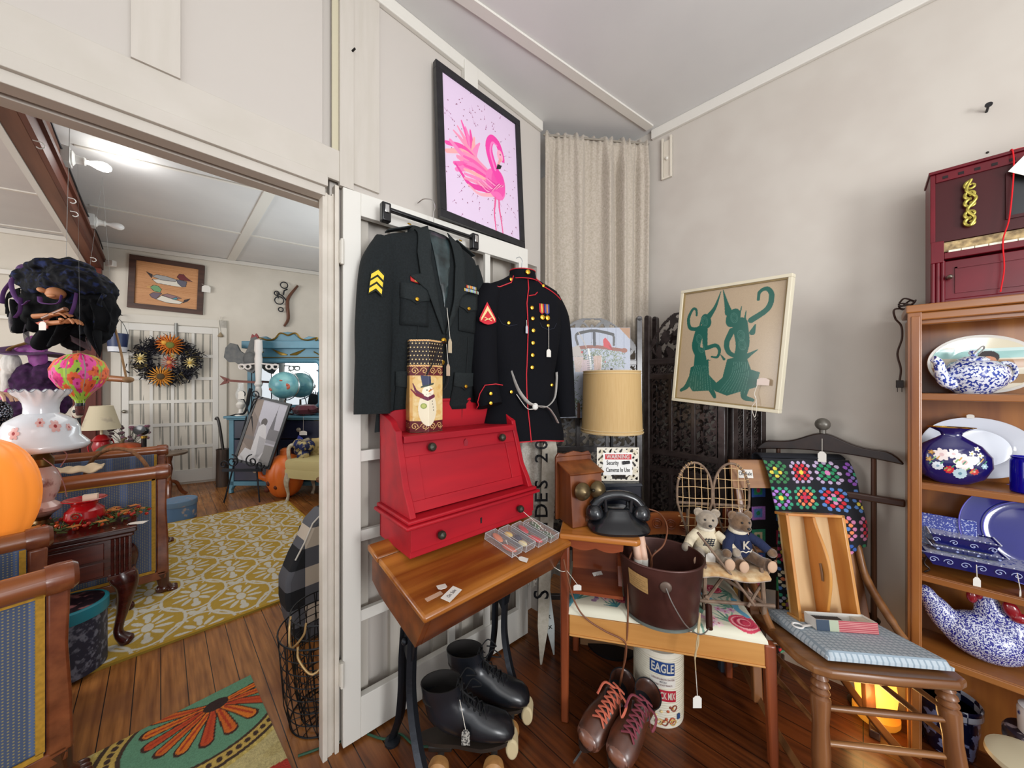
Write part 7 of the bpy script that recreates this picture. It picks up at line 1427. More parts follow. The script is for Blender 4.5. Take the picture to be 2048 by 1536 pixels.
# orange plastic pumpkin, umbrella stand, boudoir chair etc
PUM = M('dd6a24', .35, col2='e87c34', sc=5)
def pumpkin(par, r_, h, mat, n=10, amp=.07, name='pumpkin_body'): return G().lathe([(.0005, .0)]+[(r_*math.sin(a)**.75, h*(1-math.cos(a))/2) for a in np.linspace(.18, PI-.12, 24)]+[(.0005, h*.97)], n=96, fn=lambda r, z, a: (r*(1-amp*abs(math.cos(a*n/2))**.5*0+amp*(abs(math.sin(a*n/2))**.6-.5)), z)).build(name, mat, par, smooth=70)
t = thing('orange_pumpkin_lantern', 'orange plastic ghost-shaped pumpkin lantern on the floor between easel and yellow chair', 'lantern', pt(571, 4.12), -45); pumpkin(t, .19, .50, PUM, 8, .05); G().lathe([(.06, .48), (.055, .55), (.03, .57), (.001, .57)], n=20).build('stem', M('d06a2a', .4), t)
g = G(); [g.ball((x, -.165 if abs(x) < .1 else -.14, z), (.03, .02, .03)) for x, z in ((-.08, .20), (.0, .16), (-.12, .12))]; g.build('carved_face', M('5a2410', .7), t); G().tube([(-.15, -.06, .22), (-.22, -.10, .26), (-.23, -.11, .33)], [.04, .03, .02], 10).build('arm', PUM, t)
t = thing('ribbed_umbrella_stand', 'dark ribbed cylindrical umbrella stand in the far corner beside the white door', 'umbrella stand', pt(447, 4.55), 0); G().shell([(.075, 0), (.078, .02), (.074, .46), (.078, .48)], n=40, th=.006).build('stand_body', M('4a3a30', .5, col2='2c221c', sc=60, st=(1, 1, .05)), t)
t = thing('dark_cane', 'dark wooden cane leaning out of the umbrella stand', 'cane', pt(447, 4.55)+Vector((0, 0, .02)), -45); G().tube(bez([(.04, .0, 0), (.0, 0, .40), (-.05, 0, .75), (-.08, 0, .86), (-.10, 0, .84)], 5), .016, 8).build('cane_shaft', M('2a2420', .4), t)
t = thing('yellow_boudoir_chair', 'cream and yellow floral armchair with white carved legs partly behind the doorpost', 'armchair', pt(572, 3.95), -58); t.scale = (1, .66, 1.05); YF = M('c9b27a', .8, col2='a8935c', sc=22, lo=.5, hi=.6, det=1); CRW = M('cfc6b0', .5, col2='a89a84', sc=20); YC = M('cdbf88', .75)
w, d = .56, .52
def sc(z, k=1, y0=-.02): return [((x-.28)*k+.28, y*k+y0, z) for x, y in ((0, 0), (.14, -.04), (.28, -.055), (.42, -.04), (.56, 0), (.55, .25), (.50, .50), (.28, .54), (.06, .50), (.01, .25))]
G().loft([sc(.26), sc(.33, 1.02), sc(.35, .98)]).build('seat_rail', YC, t, smooth=40); G().loft([sc(.35, .95), sc(.37, 1.0), sc(.42, 1.0), sc(.45, .92)]).build('seat_cushion', YC, t, smooth=60)
for x, y in ((.03, .0), (.53, .0), (.08, .48), (.48, .48)): G().tube(bez([(x, y, .30), (x*.94-.005 if x < .3 else x*1.05, y-.03, .20), (x, y, .08), (x*.96, y-.02, .02), (x, y-.04, .0)], 4), [.035, .036, .036, .034, .03, .026, .022, .020, .018, .017, .017, .018, .02, .022, .022, .02, .018][:17], 10).build('cabriole_leg', CRW, t)
g = G(); g.grid(lambda u, v: (.03+.50*u, .50+.06*math.sin(u*PI)+.10*v-.02*math.sin(v*PI), .42+.46*v*(1-.10*(2*u-1)**2)), 20, 14); g.build('back_cushion', YF, t, solid=.09, smooth=70)
for x in (.0, .56): G().tube(bez([(x, .52, .62), (x, .30, .60), (x, .08, .58), (x, .05, .50), (x, .10, .38)], 5), .022, 10).build('armrest', CRW, t)
t = thing('blue_floral_bundle', 'small blue and cream patterned cloth bundle sitting on the yellow chair seat', 'doll', pt(606, 4.06)+Vector((.02, .06, .45)), -45); g = G(); rn = random.Random(3); [g.ball((rn.uniform(-.09, .09), rn.uniform(-.05, .05), .06+rn.uniform(-.02, .12)), rn.uniform(.04, .07), 12, 8, ) for k in range(9)]; g.build('bundle_cloth', M('1c2858', .9, col2='b8a878', sc=18, lo=.48, hi=.56), t)
t = thing('brown_side_table', 'brown oval side table edge showing beside the doorpost, in front of the yellow chair', 'table', pt(666, 3.55), 0); G().lathe([(.14, .355), (.15, .36), (.15, .38), (.0005, .38)], n=32).build('table_top', WALN, t); G().lathe([(.10, 0), (.03, .03), (.025, .20), (.03, .355)], n=16).build('pedestal', WALN, t)
t = thing('round_side_table', 'round wooden side table with curved leg behind the far end of the blue loveseat', 'table', pt(338, 4.05), 0); G().lathe([(.155, .505), (.165, .515), (.165, .53), (.0005, .53)], n=40).build('table_top', M('5c4a3c', .35, col2='6e5a48', sc=9), t); G().lathe([(.02, .08), (.03, .16), (.02, .24), (.035, .34), (.022, .42), (.04, .505)], n=20).build('pedestal', WALN, t)
for k in range(3): q = 2.1*k+.5; G().tube(bez([(0, 0, .20), (.07*math.cos(q), .07*math.sin(q), .17), (.12*math.cos(q), .12*math.sin(q), .06), (.17*math.cos(q), .17*math.sin(q), .01)], 5), .020, 8).build('curved_leg', WALN, t)
t = thing('blue_hat_box', 'round blue hat box with floral sprigs on the floor behind the loveseat', 'hat box', pt(359, 3.45), 0); G().lathe([(.125, 0), (.128, .004), (.128, .14)], n=40).build('box_body', M('4f6f92', .6, col2='b8a088', sc=9, lo=.60, hi=.66), t); G().lathe([(.132, .135), (.134, .14), (.134, .185), (.128, .19), (.0005, .19)], n=40).build('box_lid', M('64809c', .6, col2='a88c84', sc=12, lo=.58, hi=.66), t)
# yellow damask rug
xa, xb, ya, yb = -1.5, 1.014, 2.49, 4.62; RWd, RHt = xb-xa, yb-ya; C = Canvas(RWd, RHt, 640, 'b59438'); X, Y = C.X, C.Y; LT = 'cdc9bc'
px_, py_ = .40, .45; SK = .8
for j in range(-1, 6):
    for i in range(-1, 15):
        cx = i*px_*.5+.05; cy = j*py_+(py_/2 if i % 2 else 0)
        if cx < -.3 or cx > RWd+.3: continue
        for k in range(10):
            q = -PI/2+PI*2*k/10; C.ell(cx+.068*math.cos(q), cy+.090*math.sin(q), .013, .038, LT, math.degrees(q)-90)
        C.ell(cx, cy, .024, .044, LT); C.ell(cx, cy+.130, .022, .028, LT); C.ell(cx, cy-.130, .022, .028, LT); C.swirl(cx+.075, cy+.14, .03, .009, LT, 1.1, PI, -1); C.swirl(cx-.075, cy+.14, .03, .009, LT, 1.1, 0, 1)
        og = [(cx+.150*math.sin(a)*(1-.25*abs(math.cos(a))**3), cy-.190*math.cos(a)) for a in np.linspace(0, 2*PI, 40)]; C.line(og, .014, LT)
        C.ell(cx, cy+.210, .036, .016, LT); C.ell(cx-.024, cy+.228, .016, .024, LT, 30); C.ell(cx+.024, cy+.228, .016, .024, LT, -30)
C.put((X < .02) | (X > RWd-.02) | (Y < .02) | (Y > RHt-.02), 'b08a24'); C.noise(.12, 2, 1)
t = thing('yellow_damask_rug', 'large mustard yellow and cream scroll patterned rug in the far room', 'rug', (xa, ya, 0), 0); C.surf(lambda x, y: (x, y, .012)).build('rug_pile', M('attr', .95, key='a', bump=.5, sc=150), t, smooth=0); G().bx(0, RWd, 0, RHt, 0, .0115).build('rug_backing', M('8a6e20', .9), t, smooth=0)
# plaid slipper chair
def plaid():
    m = cloth_grid('b5a99a', '15171c', 4.4, .5, .85, .5); nt = m.node_tree; return m
m = bpy.data.materials.new('buffalo'); m.use_nodes = True; N_ = m.node_tree.nodes; L_ = m.node_tree.links; b_ = N_['Principled BSDF']; b_.inputs['Roughness'].default_value = .9
tc = N_.new('ShaderNodeTexCoord'); sp2 = N_.new('ShaderNodeSeparateXYZ'); L_.new(tc.outputs['Object'], sp2.inputs[0]); ad = []
for i_, of in ((0, 10.06), (2, 10.0)):
    q = N_.new('ShaderNodeMath'); q.operation = 'MULTIPLY_ADD'; L_.new(sp2.outputs[i_], q.inputs[0]); q.inputs[1].default_value = 5.2; q.inputs[2].default_value = of; f_ = N_.new('ShaderNodeMath'); f_.operation = 'FRACT'; L_.new(q.outputs[0], f_.inputs[0]); l_ = N_.new('ShaderNodeMath'); l_.operation = 'LESS_THAN'; L_.new(f_.outputs[0], l_.inputs[0]); l_.inputs[1].default_value = .5; ad.append(l_)
q = N_.new('ShaderNodeMath'); q.operation = 'ADD'; L_.new(ad[0].outputs[0], q.inputs[0]); L_.new(ad[1].outputs[0], q.inputs[1]); q2 = N_.new('ShaderNodeMath'); q2.operation = 'MULTIPLY'; L_.new(q.outputs[0], q2.inputs[0]); q2.inputs[1].default_value = .5
cr_ = N_.new('ShaderNodeValToRGB'); cr_.color_ramp.interpolation = 'CONSTANT'; e = cr_.color_ramp.elements; e[0].color = lin('bcb0a0'); e[1].position = .75; e[1].color = lin('15171c'); e3 = e.new(.25); e3.color = lin('55565c'); L_.new(q2.outputs[0], cr_.inputs[0]); L_.new(cr_.outputs[0], b_.inputs['Base Color']); BUF = m
t = thing('buffalo_check_chair', 'black and cream buffalo check slipcovered chair half hidden by the doorpost', 'chair', (.435, 2.0, 0), 4)
prof = [(.06, .0), (.02, .12), (.0, .24), (.0, .34), (.04, .44), (.085, .52), (.12, .60), (.17, .645), (.24, .66), (.50, .66), (.56, .60), (.58, .30), (.56, 0)]
g = G(); g.prism(prof, 0, .14); g.build('chair_back', BUF, t, bev=.02, smooth=50); G().bx(.24, .57, .12, .62, .05, .40).build('seat_block', BUF, t, bev=.03, smooth=50)
G().tube([Vector((x, 0.0, z)) for x, z in prof[4:10]], .004, 6).build('white_piping', M('cfcac0', .8), t)
# nested wire baskets
def basket(name, label, loc, rt, rb, h, rz):
    t = thing(name, label, 'basket', loc, rz, 'nested black wire baskets by the doorpost'); g = G(); W_ = M('16171a', .4, .5); n_ = 22
    for k in range(n_): q = 2*PI*k/n_; q2 = q+.18*(-1)**k; g.tube([(rb*math.cos(q), rb*math.sin(q), .004), ((rb+.02)*math.cos(q), (rb+.02)*math.sin(q), .10*h/.38), (rt*math.cos(q2), rt*math.sin(q2), h)], .0019, 5)
    g.build('upright_wires', W_, t); g = G()
    for z in np.linspace(.0, 1, 8): r_ = rb+(rt-rb)*z**.8; g.tube([(r_*math.cos(q), r_*math.sin(q), .004+z*(h-.004)) for q in np.linspace(0, 2*PI, 36, endpoint=False)], .0032 if z in (0., 1.) else .0019, 6, True)
    for k in range(7): q = PI*k/7; g.tube([(rb*math.cos(q), rb*math.sin(q), .004), (-rb*math.cos(q), -rb*math.sin(q), .004)], .0016, 5)
    g.build('wire_rings', W_, t)
    for s_ in (0, PI): G().tube(bez([(rt*math.cos(s_-.35), rt*math.sin(s_-.35), h+.012), ((rt+.006)*math.cos(s_-.30), (rt+.006)*math.sin(s_-.30), h-.03), ((rt+.02)*math.cos(s_), (rt+.02)*math.sin(s_), h-.075), ((rt+.006)*math.cos(s_+.30), (rt+.006)*math.sin(s_+.30), h-.03), (rt*math.cos(s_+.35), rt*math.sin(s_+.35), h+.012)], 5), .004, 7).build('basket_handle', M('a88a5c', .4, .5), t)
basket('wire_basket', 'outer black wire basket with tan handles beside the doorpost', pt(652, 1.43), .165, .125, .36, 60)
basket('wire_basket', 'smaller black wire basket standing inside the outer one', pt(655, 1.43)+Vector((.0, 0, .012)), .130, .092, .41, 20)
# ---------------- blue settees
def dots(base, stripe):
    m = bpy.data.materials.new('settee'); m.use_nodes = True; N = m.node_tree.nodes; L = m.node_tree.links; b = N['Principled BSDF']; b.inputs['Roughness'].default_value = .8
    tc = N.new('ShaderNodeTexCoord'); vo = N.new('ShaderNodeTexVoronoi'); vo.inputs['Scale'].default_value = 105; vo.inputs['Randomness'].default_value = 0; vo.voronoi_dimensions = '2D'; sx = N.new('ShaderNodeSeparateXYZ'); L.new(tc.outputs['Object'], sx.inputs[0]); cb_ = N.new('ShaderNodeCombineXYZ'); aa = N.new('ShaderNodeMath'); L.new(sx.outputs[0], aa.inputs[0]); L.new(sx.outputs[1], aa.inputs[1]); bb = N.new('ShaderNodeMath'); L.new(sx.outputs[2], bb.inputs[0]); L.new(sx.outputs[1], bb.inputs[1]); L.new(aa.outputs[0], cb_.inputs[0]); L.new(bb.outputs[0], cb_.inputs[1]); L.new(cb_.outputs[0], vo.inputs['Vector'])
    r = N.new('ShaderNodeValToRGB'); r.color_ramp.elements[0].position = .28; r.color_ramp.elements[0].color = lin('c8bfa0'); r.color_ramp.elements[1].position = .36; r.color_ramp.elements[1].color = (0, 0, 0, 1)
    w_ = N.new('ShaderNodeTexWave'); w_.inputs['Scale'].default_value = 2.6; w_.bands_direction = 'X'; L.new(tc.outputs['Object'], w_.inputs['Vector']); r2 = N.new('ShaderNodeValToRGB'); r2.color_ramp.elements[0].position = .80; r2.color_ramp.elements[0].color = lin(base); r2.color_ramp.elements[1].position = .88; r2.color_ramp.elements[1].color = lin(stripe); L.new(w_.outputs['Fac'], r2.inputs[0])
    lt = N.new('ShaderNodeMath'); lt.operation = 'LESS_THAN'; L.new(vo.outputs['Distance'], lt.inputs[0]); lt.inputs[1].default_value = .22; mx = N.new('ShaderNodeMix'); mx.data_type = 'RGBA'; L.new(lt.outputs[0], mx.inputs[0]); L.new(r2.outputs[0], mx.inputs[6]); mx.inputs[7].default_value = lin('93895f'); L.new(mx.outputs[2], b.inputs['Base Color']); return m
SB = dots('475470', '586a90'); GIMP = M('b88a28', .8, col2='a07820', sc=80); FW = wood('5c2a16', '85482a', 'y', .25, sc=9, coat=.4)
def settee(root, L_, dep, ah, sh):
    """front faces +x, runs along y from 0 to L_"""
    for y0, y1 in ((0, .06), (L_-.06, L_)):
        yo = y0 if y0 == 0 else y1; s_ = 1 if y0 == 0 else -1
        G().bx(-dep, -.045, y0+.008, y1-.008, .15, ah-.05).build('arm_panel', SB, root, bev=.006)
        g = G(); g.tube([Vector((x, (y0+y1)/2-.02*s_, ah-.03)) for x in (-dep, -.30, .0)], .040, 20); g.lathe([(.043, 0), (.045, .01), (.040, .022), (.015, .028), (.0005, .028)], c=(0, 0, 0), n=20) if 0 else None; g.build('roll_arm', wood('6a3218', '9a5a30', 'x', .25, sc=7, coat=.4), root, smooth=50)
        G().lathe([(.046, -.055), (.048, -.03), (.046, .0), (.036, .012), (.0005, .014)], n=24).build('arm_cap', FW, root, loc=(.008, (y0+y1)/2-.02*s_, ah-.03), rot=(0, 90, 0))
        g = G(); g.prism([(-.045, ah-.06), (.005, ah-.06), (.000, ah-.25), (.008, ah-.42), (.012, .13), (-.045, .13)], y0, y1); g.build('front_post', FW, root, bev=.008)
        g = G(); g.bx(-dep, 0, y0, y1, .10, .15); g.build('bottom_rail', FW, root, bev=.006)
        g = G(); yy = y0-.001 if s_ > 0 else y1+.001; pts = [(-.056, yy, .165), (-.056, yy, ah-.06)]; g.bar(pts[0], pts[1], .004, .018); g.bar((-dep, yy, .160), (-.05, yy, .160), .004, .016) if 0 else g.box((-dep/2-.02, yy, .160), (dep-.06, .004, .016)); g.box((-dep/2-.02, yy, ah-.068), (dep-.06, .004, .014)); g.build('gimp_trim', GIMP, root)
        cl_ = G(); cl_.tube([(-.02, (y0+y1)/2, .13), (-.012, (y0+y1)/2, .06), (.0, (y0+y1)/2, .03)], [.034, .026, .030], 12); [cl_.ball((.028, (y0+y1)/2+(k-1)*.024, .018), (.026, .014, .018)) for k in range(3)]; cl_.ball((-.01, (y0+y1)/2, .03), (.04, .034, .03)); cl_.build('claw_foot', wood('3a1a10', '54281a', 'z', .2, coat=.5), root)
        xi = G(); yi = y1 if s_ > 0 else y0; xi.bar((-.056, yi+.001*s_, sh), (-.056, yi+.001*s_, ah-.05), .004, .016); xi.build('gimp_trim', GIMP, root)
    G().bx(-.035, .0, .06, L_-.06, .15, sh-.10).build('seat_rail', FW, root, bev=.005); G().bx(-dep, .0, .062, L_-.062, sh-.14, sh).build('seat_cushion', SB, root, bev=.03)
    G().bx(-dep-.10, -dep, 0, L_, .12, ah+.16).build('back_rest', SB, root, bev=.03); g = G(); g.tube([Vector((-dep-.05, y, ah+.18)) for y in (0, L_/2, L_)], .035, 16); g.build('crest_rail', FW, root)
    for y in (.03, L_-.03): G().cyl((-dep-.05, y, .13), (-dep-.05, y, 0), .03, .022).build('rear_leg', FW, root)
t = thing('blue_loveseat', 'blue dotted loveseat with rolled wooden arms and claw feet, farther from the doorway', 'loveseat', (.025, 3.10, 0), 0); settee(t, 1.02, .66, .80, .55)
t = thing('blue_armchair', 'blue striped armchair with rolled wooden arm at the lower left, nearest the doorway', 'armchair', (-.212, 1.83, 0), 13); settee(t, .56, .60, .725, .50)
t = thing('wicker_basket', 'wicker basket with tall hoop handle standing on the blue loveseat', 'basket', (-.20, 3.45, .552), -45); WK = M('8a5c30', .7, col2='6a4020', sc=60, bump=.8); G().shell([(.13, 0), (.17, .04), (.19, .12)], n=36, th=.008).build('basket_body', WK, t); G().tube(bez([(-.195, 0, .08), (-.205, 0, .20), (-.12, 0, .31), (0, 0, .345), (.12, 0, .31), (.205, 0, .20), (.195, 0, .08)], 8), .011, 10).build('hoop_handle', WK, t)
t = thing('cream_cloth', 'crumpled cream cloth lying over the near arm of the blue loveseat', 'cloth', (-.28, 3.16, .815), 0); G().grid(lambda u, v: (-.22+.26*u, -.04+.14*v, .012*math.sin(u*17)*math.sin(v*6+u*5)+.02*math.sin(v*PI)+.008), 40, 14).build('cloth_folds', M('c9b394', .9), t, solid=.008, smooth=70)
# end table
t = thing('mahogany_end_table', 'dark mahogany end table with cabriole legs between the two blue seats', 'table', (-.105, 2.62, 0), 2); W_ = .62; D_ = .42
g = G(); g.bx(-W_-.02, .02, -.02, D_+.02, .575, .60); g.bx(-W_-.01, .01, -.01, D_+.01, .555, .575); g.build('table_top', MAHOG, t, bev=.006, smooth=40)
g = G(); g.bx(-W_, 0, 0, D_, .375, .556); g.build('drawer_case', MAHOG, t, bev=.003); g = G(); g.bx(-W_+.05, -.09, -.006, .002, .465, .545); g.bx(-W_+.05, -.09, -.006, .002, .385, .455); g.build('drawer_front', wood('3a120e', '561e15', 'x', .25, coat=.4), t, bev=.003)
g = G(); [g.cyl((-.015-.016*k, -.004, .38), (-.015-.016*k, -.004, .555), .006, n=8) for k in range(4)]; g.build('fluting', MAHOG, t); g = G(); g.bx(-.08, .015, -.016, .08, .358, .378); g.build('corner_block', MAHOG, t, bev=.004)
for x, y, sx_, sy_ in ((-.035, .03, 1, -1), (-.035, D_-.03, 1, 1), (-W_+.035, .03, -1, -1), (-W_+.035, D_-.03, -1, 1)):
    G().tube(bez([(x, y, .37), (x+.020*sx_, y+.012*sy_, .30), (x+.006*sx_, y, .18), (x-.010*sx_, y, .08), (x+.012*sx_, y+.01*sy_, .035), (x+.035*sx_, y+.02*sy_, .014)], 5), [.048, .05, .05, .048, .045, .041, .037, .033, .029, .026, .023, .021, .019, .018, .018, .018, .019, .021, .023, .025, .027, .029, .030, .028, .024, .018], 12).build('cabriole_leg', MAHOG, t)
t = thing('red_wax_warmer', 'glossy red ceramic wax warmer on the mahogany end table', 'wax warmer', (-.275, 2.82, .602), -20); RC = M('a81018', .15, coat=.6); G().lathe([(.045, 0), (.05, .01), (.07, .04), (.068, .075), (.045, .10), (.05, .115), (.078, .13), (.074, .133), (.045, .118), (.0005, .112)], n=44).build('warmer_body', RC, t); G().box((0.02, 0, .135), (.05, .025, .03)).build('wax_block', M('e4dac4', .6), t, rot=(0, 0, 10)); g = G(); g.tube([Vector((p[0], -.070, p[2])) for p in spiral(.0, .06, .022, 1.5)], .003, 5); g.build('silver_swirl', CHROME, t)
t = thing('berry_garland', 'autumn ring of orange berries, fir sprigs and leaves round the red wax warmer', 'garland', (-.27, 2.82, .602), 0); rn = random.Random(2)
def rg(): q = rn.uniform(0, 2*PI); r_ = rn.uniform(.095, .20); return Vector((r_*math.cos(q)*1.15, r_*.72*math.sin(q), rn.uniform(.006, .035)))
for c, n_ in (('a02818', 45), ('c8501c', 30)): g = G(); [g.ball(rg(), .0085, 8, 6) for k in range(n_)]; tag(g.build('berries', M(c, .3), t), kind='stuff')
for c, n_ in (('4a5a28', 150), ('3a4a24', 110)):
    g = G()
    for k in range(n_): o = rg(); dd = Vector((rn.gauss(0, 1), rn.gauss(0, 1), rn.uniform(0, .7))).normalized(); g.tube([o, o+dd*.028], [.0035, .001], 4)
    tag(g.build('fir_sprigs', M(c, .8), t), kind='stuff')
g = G()
for k in range(16): o = rg()+Vector((0, 0, .01)); q = rn.uniform(0, 6); g.prism([(o.x+.030*math.cos(q+a)*r_, o.y+.030*math.sin(q+a)*r_) for a, r_ in ((0, 1), (.6, .5), (1.2, .9), (1.9, .5), (2.6, .9), (3.2, .4), (4, .8), (5.2, .5))], o.z, o.z+.0015, 'z')
g.build('maple_leaves', M('b8702c', .7), t)
price_tag(t, (.10, -.18, .004), (.155, -.155, .002), .04, .07, 60, flat=True)
t = thing('dark_hat_box', 'round dark floral hat box with teal rim on the floor under the end table', 'hat box', (-.30, 2.56, .012), 0); t.scale = (.86, .86, 1); FB = M('20222c', .5, col2='8a7a80', sc=22, lo=.56, hi=.64); G().lathe([(.135, 0), (.14, .004), (.14, .26)], n=44).build('box_body', M('23283a', .5, col2='6a6e7c', sc=40, lo=.5, hi=.62), t); G().lathe([(.145, .25), (.147, .255), (.147, .30), (.1405, .305)], n=44).build('teal_rim', M('1c7c8c', .5), t); G().lathe([(.1405, .304), (.12, .306), (.0005, .306)], n=44).build('box_lid', M('1c141c', .3, col2='8a5a5c', sc=16, lo=.56, hi=.64, coat=.3), t)
# big glass lamp and glowing pumpkin
lp_ = Vector((-.415, 2.86, .602)); t = thing('painted_glass_lamp', 'large parlour lamp with ruffled milk glass shade painted with pink flowers', 'lamp', lp_, 0)
MG = M('d9dce2', .12, coat=.7, em=0); t.scale = (.66, .66, 1)
pr = [(.070, .415), (.16, .385), (.222, .395), (.236, .41), (.232, .425), (.19, .46), (.185, .50), (.165, .535), (.12, .56), (.085, .575), (.083, .60), (.088, .625), (.105, .65), (.130, .672), (.138, .684)]
g = G(); g.lathe(pr+[(r-.005, z) for r, z in pr[::-1]], n=96, fn=lambda r, z, a: (r+(.006*math.sin(16*a) if z > .66 else 0), z+(.007*math.cos(16*a) if z > .67 else 0))); sh = g.build('glass_shade', MG, t, smooth=60)
G().tube([((.139+.006*math.sin(16*a))*math.cos(a), (.139+.006*math.sin(16*a))*math.sin(a), .686+.007*math.cos(16*a)) for a in np.linspace(0, 2*PI, 128, endpoint=False)], .0018, 5, True).build('rim_edge', M('8a8e96', .2), sh)
for a0, z, s_ in ((-62, .515, .036), (-84, .535, .026), (-40, .505, .022), (-120, .49, .036)):
    rr = np.interp(z, [.46, .50, .535, .56], [.19, .185, .165, .12])+.003; C = Canvas(.1, .1, 36, 'd9dce2'); C.flower(.05, .05, .045, 'd9aaa6', 'bb6a64', 6); C.ell(.05, .05, .012, .012, '9a3a3c'); m_ = np.hypot(C.X-.05, C.Y-.05) < .044
    C.cut(m_ & (np.abs(C.a-np.array(lin('d9dce2')[:3])).sum(2) > .02), lambda x, y: ((np.interp(z+(y-.05)*s_*20, [.46, .50, .535, .56], [.19, .185, .165, .12])+.003)*math.cos(R(a0)+(x-.05)*s_*20/rr), (np.interp(z+(y-.05)*s_*20, [.46, .50, .535, .56], [.19, .185, .165, .12])+.003)*math.sin(R(a0)+(x-.05)*s_*20/rr), z+(y-.05)*s_*20)).build('painted_flower', attr(.2), sh)
G().lathe([(.08, 0), (.085, .01), (.05, .03), (.035, .05), (.05, .07)], n=32).build('brass_foot', M('5c4628', .35, .8), t)
G().lathe([(.048, .07), (.10, .10), (.102, .115), (.06, .14), (.085, .19), (.095, .24), (.075, .29), (.05, .31)], n=40).build('glass_font', M('c9a8a0', .15, coat=.6, col2='8a5a54', sc=14, lo=.56, hi=.66), t); G().lathe([(.05, .31), (.06, .32), (.06, .35), (.04, .37), (.07, .40)], n=28).build('brass_burner', M('6e542c', .35, .8), t)
g = G(); g.tube(bez([(.02, -.09, .36), (.09, -.13, .30), (.12, -.12, .22), (.13, -.11, .16)], 6), .0025, 6); g.tube(bez([(.06, -.12, .42), (.13, -.10, .37), (.10, -.10, .31)], 5), .003, 6); g.build('pink_cord', M('8a5a58', .6), t)
t = thing('orange_light_up_pumpkin', 'big glowing orange plastic pumpkin at the left edge in front of the glass lamp', 'pumpkin lantern', (-.555, 2.54, .602), 0); pumpkin(t, .185, .50, M('ff9538', .35, em=.35), 14, .04)
G().bx(-.13, .17, -.10, .13, -.60, -.003).build('lantern_stand', MAHOG, t) if 0 else None
# witches
BKC = M('050608', .9, col2='0a0b0f', sc=18, bump=.4, spec=.15); LACEB = M('06080f', .8, col2='1a2650', sc=28, lo=.52, hi=.70, bump=.5, spec=.2); PURP = M('3a1c44', .7, col2='54306a', sc=30); SKN = M('b87a50', .6)
wp = pz(132, 700, 2.2); t = thing('black_hanging_witch', 'hanging witch in ragged black lace cloak holding a stick, left of the doorway', 'witch figure', wp, -45)
def blob(name, parts, mat, par, vox=.008, seed=0, disp=.02, tex=.06):
    g = G(); [g.ball(*p) for p in parts]; o = g.build(name, mat, par); q = o.modifiers.new('r', 'REMESH'); q.mode = 'VOXEL'; q.voxel_size = vox; q.use_smooth_shade = True
    tx = bpy.data.textures.new(name+'t', 'CLOUDS'); tx.noise_scale = tex; tx.noise_depth = 3; q = o.modifiers.new('d', 'DISPLACE'); q.texture = tx; q.strength = disp; return o
blob('hat_and_hood', [((-.02, 0, .50), (.15, .13, .06), 20, 14, (0, -8, 0)), ((.14, -.02, .42), (.15, .14, .08), 20, 14, (0, 28, 0)), ((-.16, 0, .45), (.13, .10, .06), 20, 14, (0, -12, 0)), ((.02, 0, .40), (.25, .13, .10), 24, 16)], LACEB, t, .008, disp=.05)
blob('cloak_body', [((.0, .02, .30), (.22, .10, .14), 24, 16), ((-.13, 0, .26), (.13, .09, .15)), ((.20, 0, .24), (.09, .08, .20)), ((.02, .03, .16), (.12, .08, .16))], BKC, t, .009, disp=.05)
def rag(name, x0, x1, z1, ln, mat, y=-.05, seed=1, al=None):
    rn = random.Random(seed); ph = [rn.uniform(0, 6) for _ in range(4)]
    def f(u, v): tip = ln*(.72+.28*math.sin(u*9+ph[0])*math.cos(u*4+ph[1])); return (x0+(x1-x0)*u+.02*math.sin(v*4+ph[2]), y+.03*math.sin(u*14+ph[3]+v*2), z1-tip*v*(1-.35*abs(2*u-1)))
    return G().grid(f, 26, 16).build(name, mat, t, solid=.003, smooth=70)
rag('ragged_drape', -.26, -.06, .30, .30, BKC, -.05, 1); rag('ragged_drape', -.10, .12, .20, .26, BKC, -.07, 2); rag('ragged_drape', .10, .30, .34, .40, LACEB, -.04, 3); rag('ragged_drape', .18, .30, .30, .36, BKC, -.06, 5)
rag('organza_panel', -.30, -.12, .30, .32, M('4a444e', .6, alpha=.55), -.02, 4); rag('organza_panel', .02, .22, .16, .20, M('4e3c40', .7, alpha=.8), .0, 7)
blob('hat_tip', [((-.255, 0, .49), (.045, .035, .05)), ((-.285, 0, .45), (.035, .03, .05))], PURP, t, .006, disp=.02)
g = G()
for p in ([(-.27, -.03, .46), (-.20, -.10, .40), (-.17, -.11, .32), (-.12, -.11, .26), (-.07, -.12, .28)], [(-.20, -.10, .40), (-.26, -.09, .34), (-.27, -.09, .27)], [(-.13, -.11, .30), (-.12, -.12, .22), (-.15, -.12, .18)], [(.01, -.13, .30), (.05, -.15, .26), (.13, -.14, .26), (.14, -.13, .31)], [(.19, -.10, .33), (.20, -.12, .25), (.18, -.12, .20)]): g.tube(bez(p, 5), .010, 8, flat=.35)
g.build('purple_ribbons', M('5a3470', .75), t)
g = G(); [g.tube(bez([(-.26, -.02, .38-.01*k), (-.32-.004*k, -.03, .34-.01*k), (-.33+.012*k, -.03, .22-.02*k)], 4), .005, 6) for k in range(5)]; g.build('black_fringe', BKC, t)
fc = G(); fc.ball((.085, -.115, .325), (.045, .04, .035)); fc.ball((.05, -.15, .335), (.022, .02, .014), rot=(0, 25, 0)); fc.ball((.10, -.148, .302), (.024, .012, .010)); fc.build('witch_face', SKN, t)
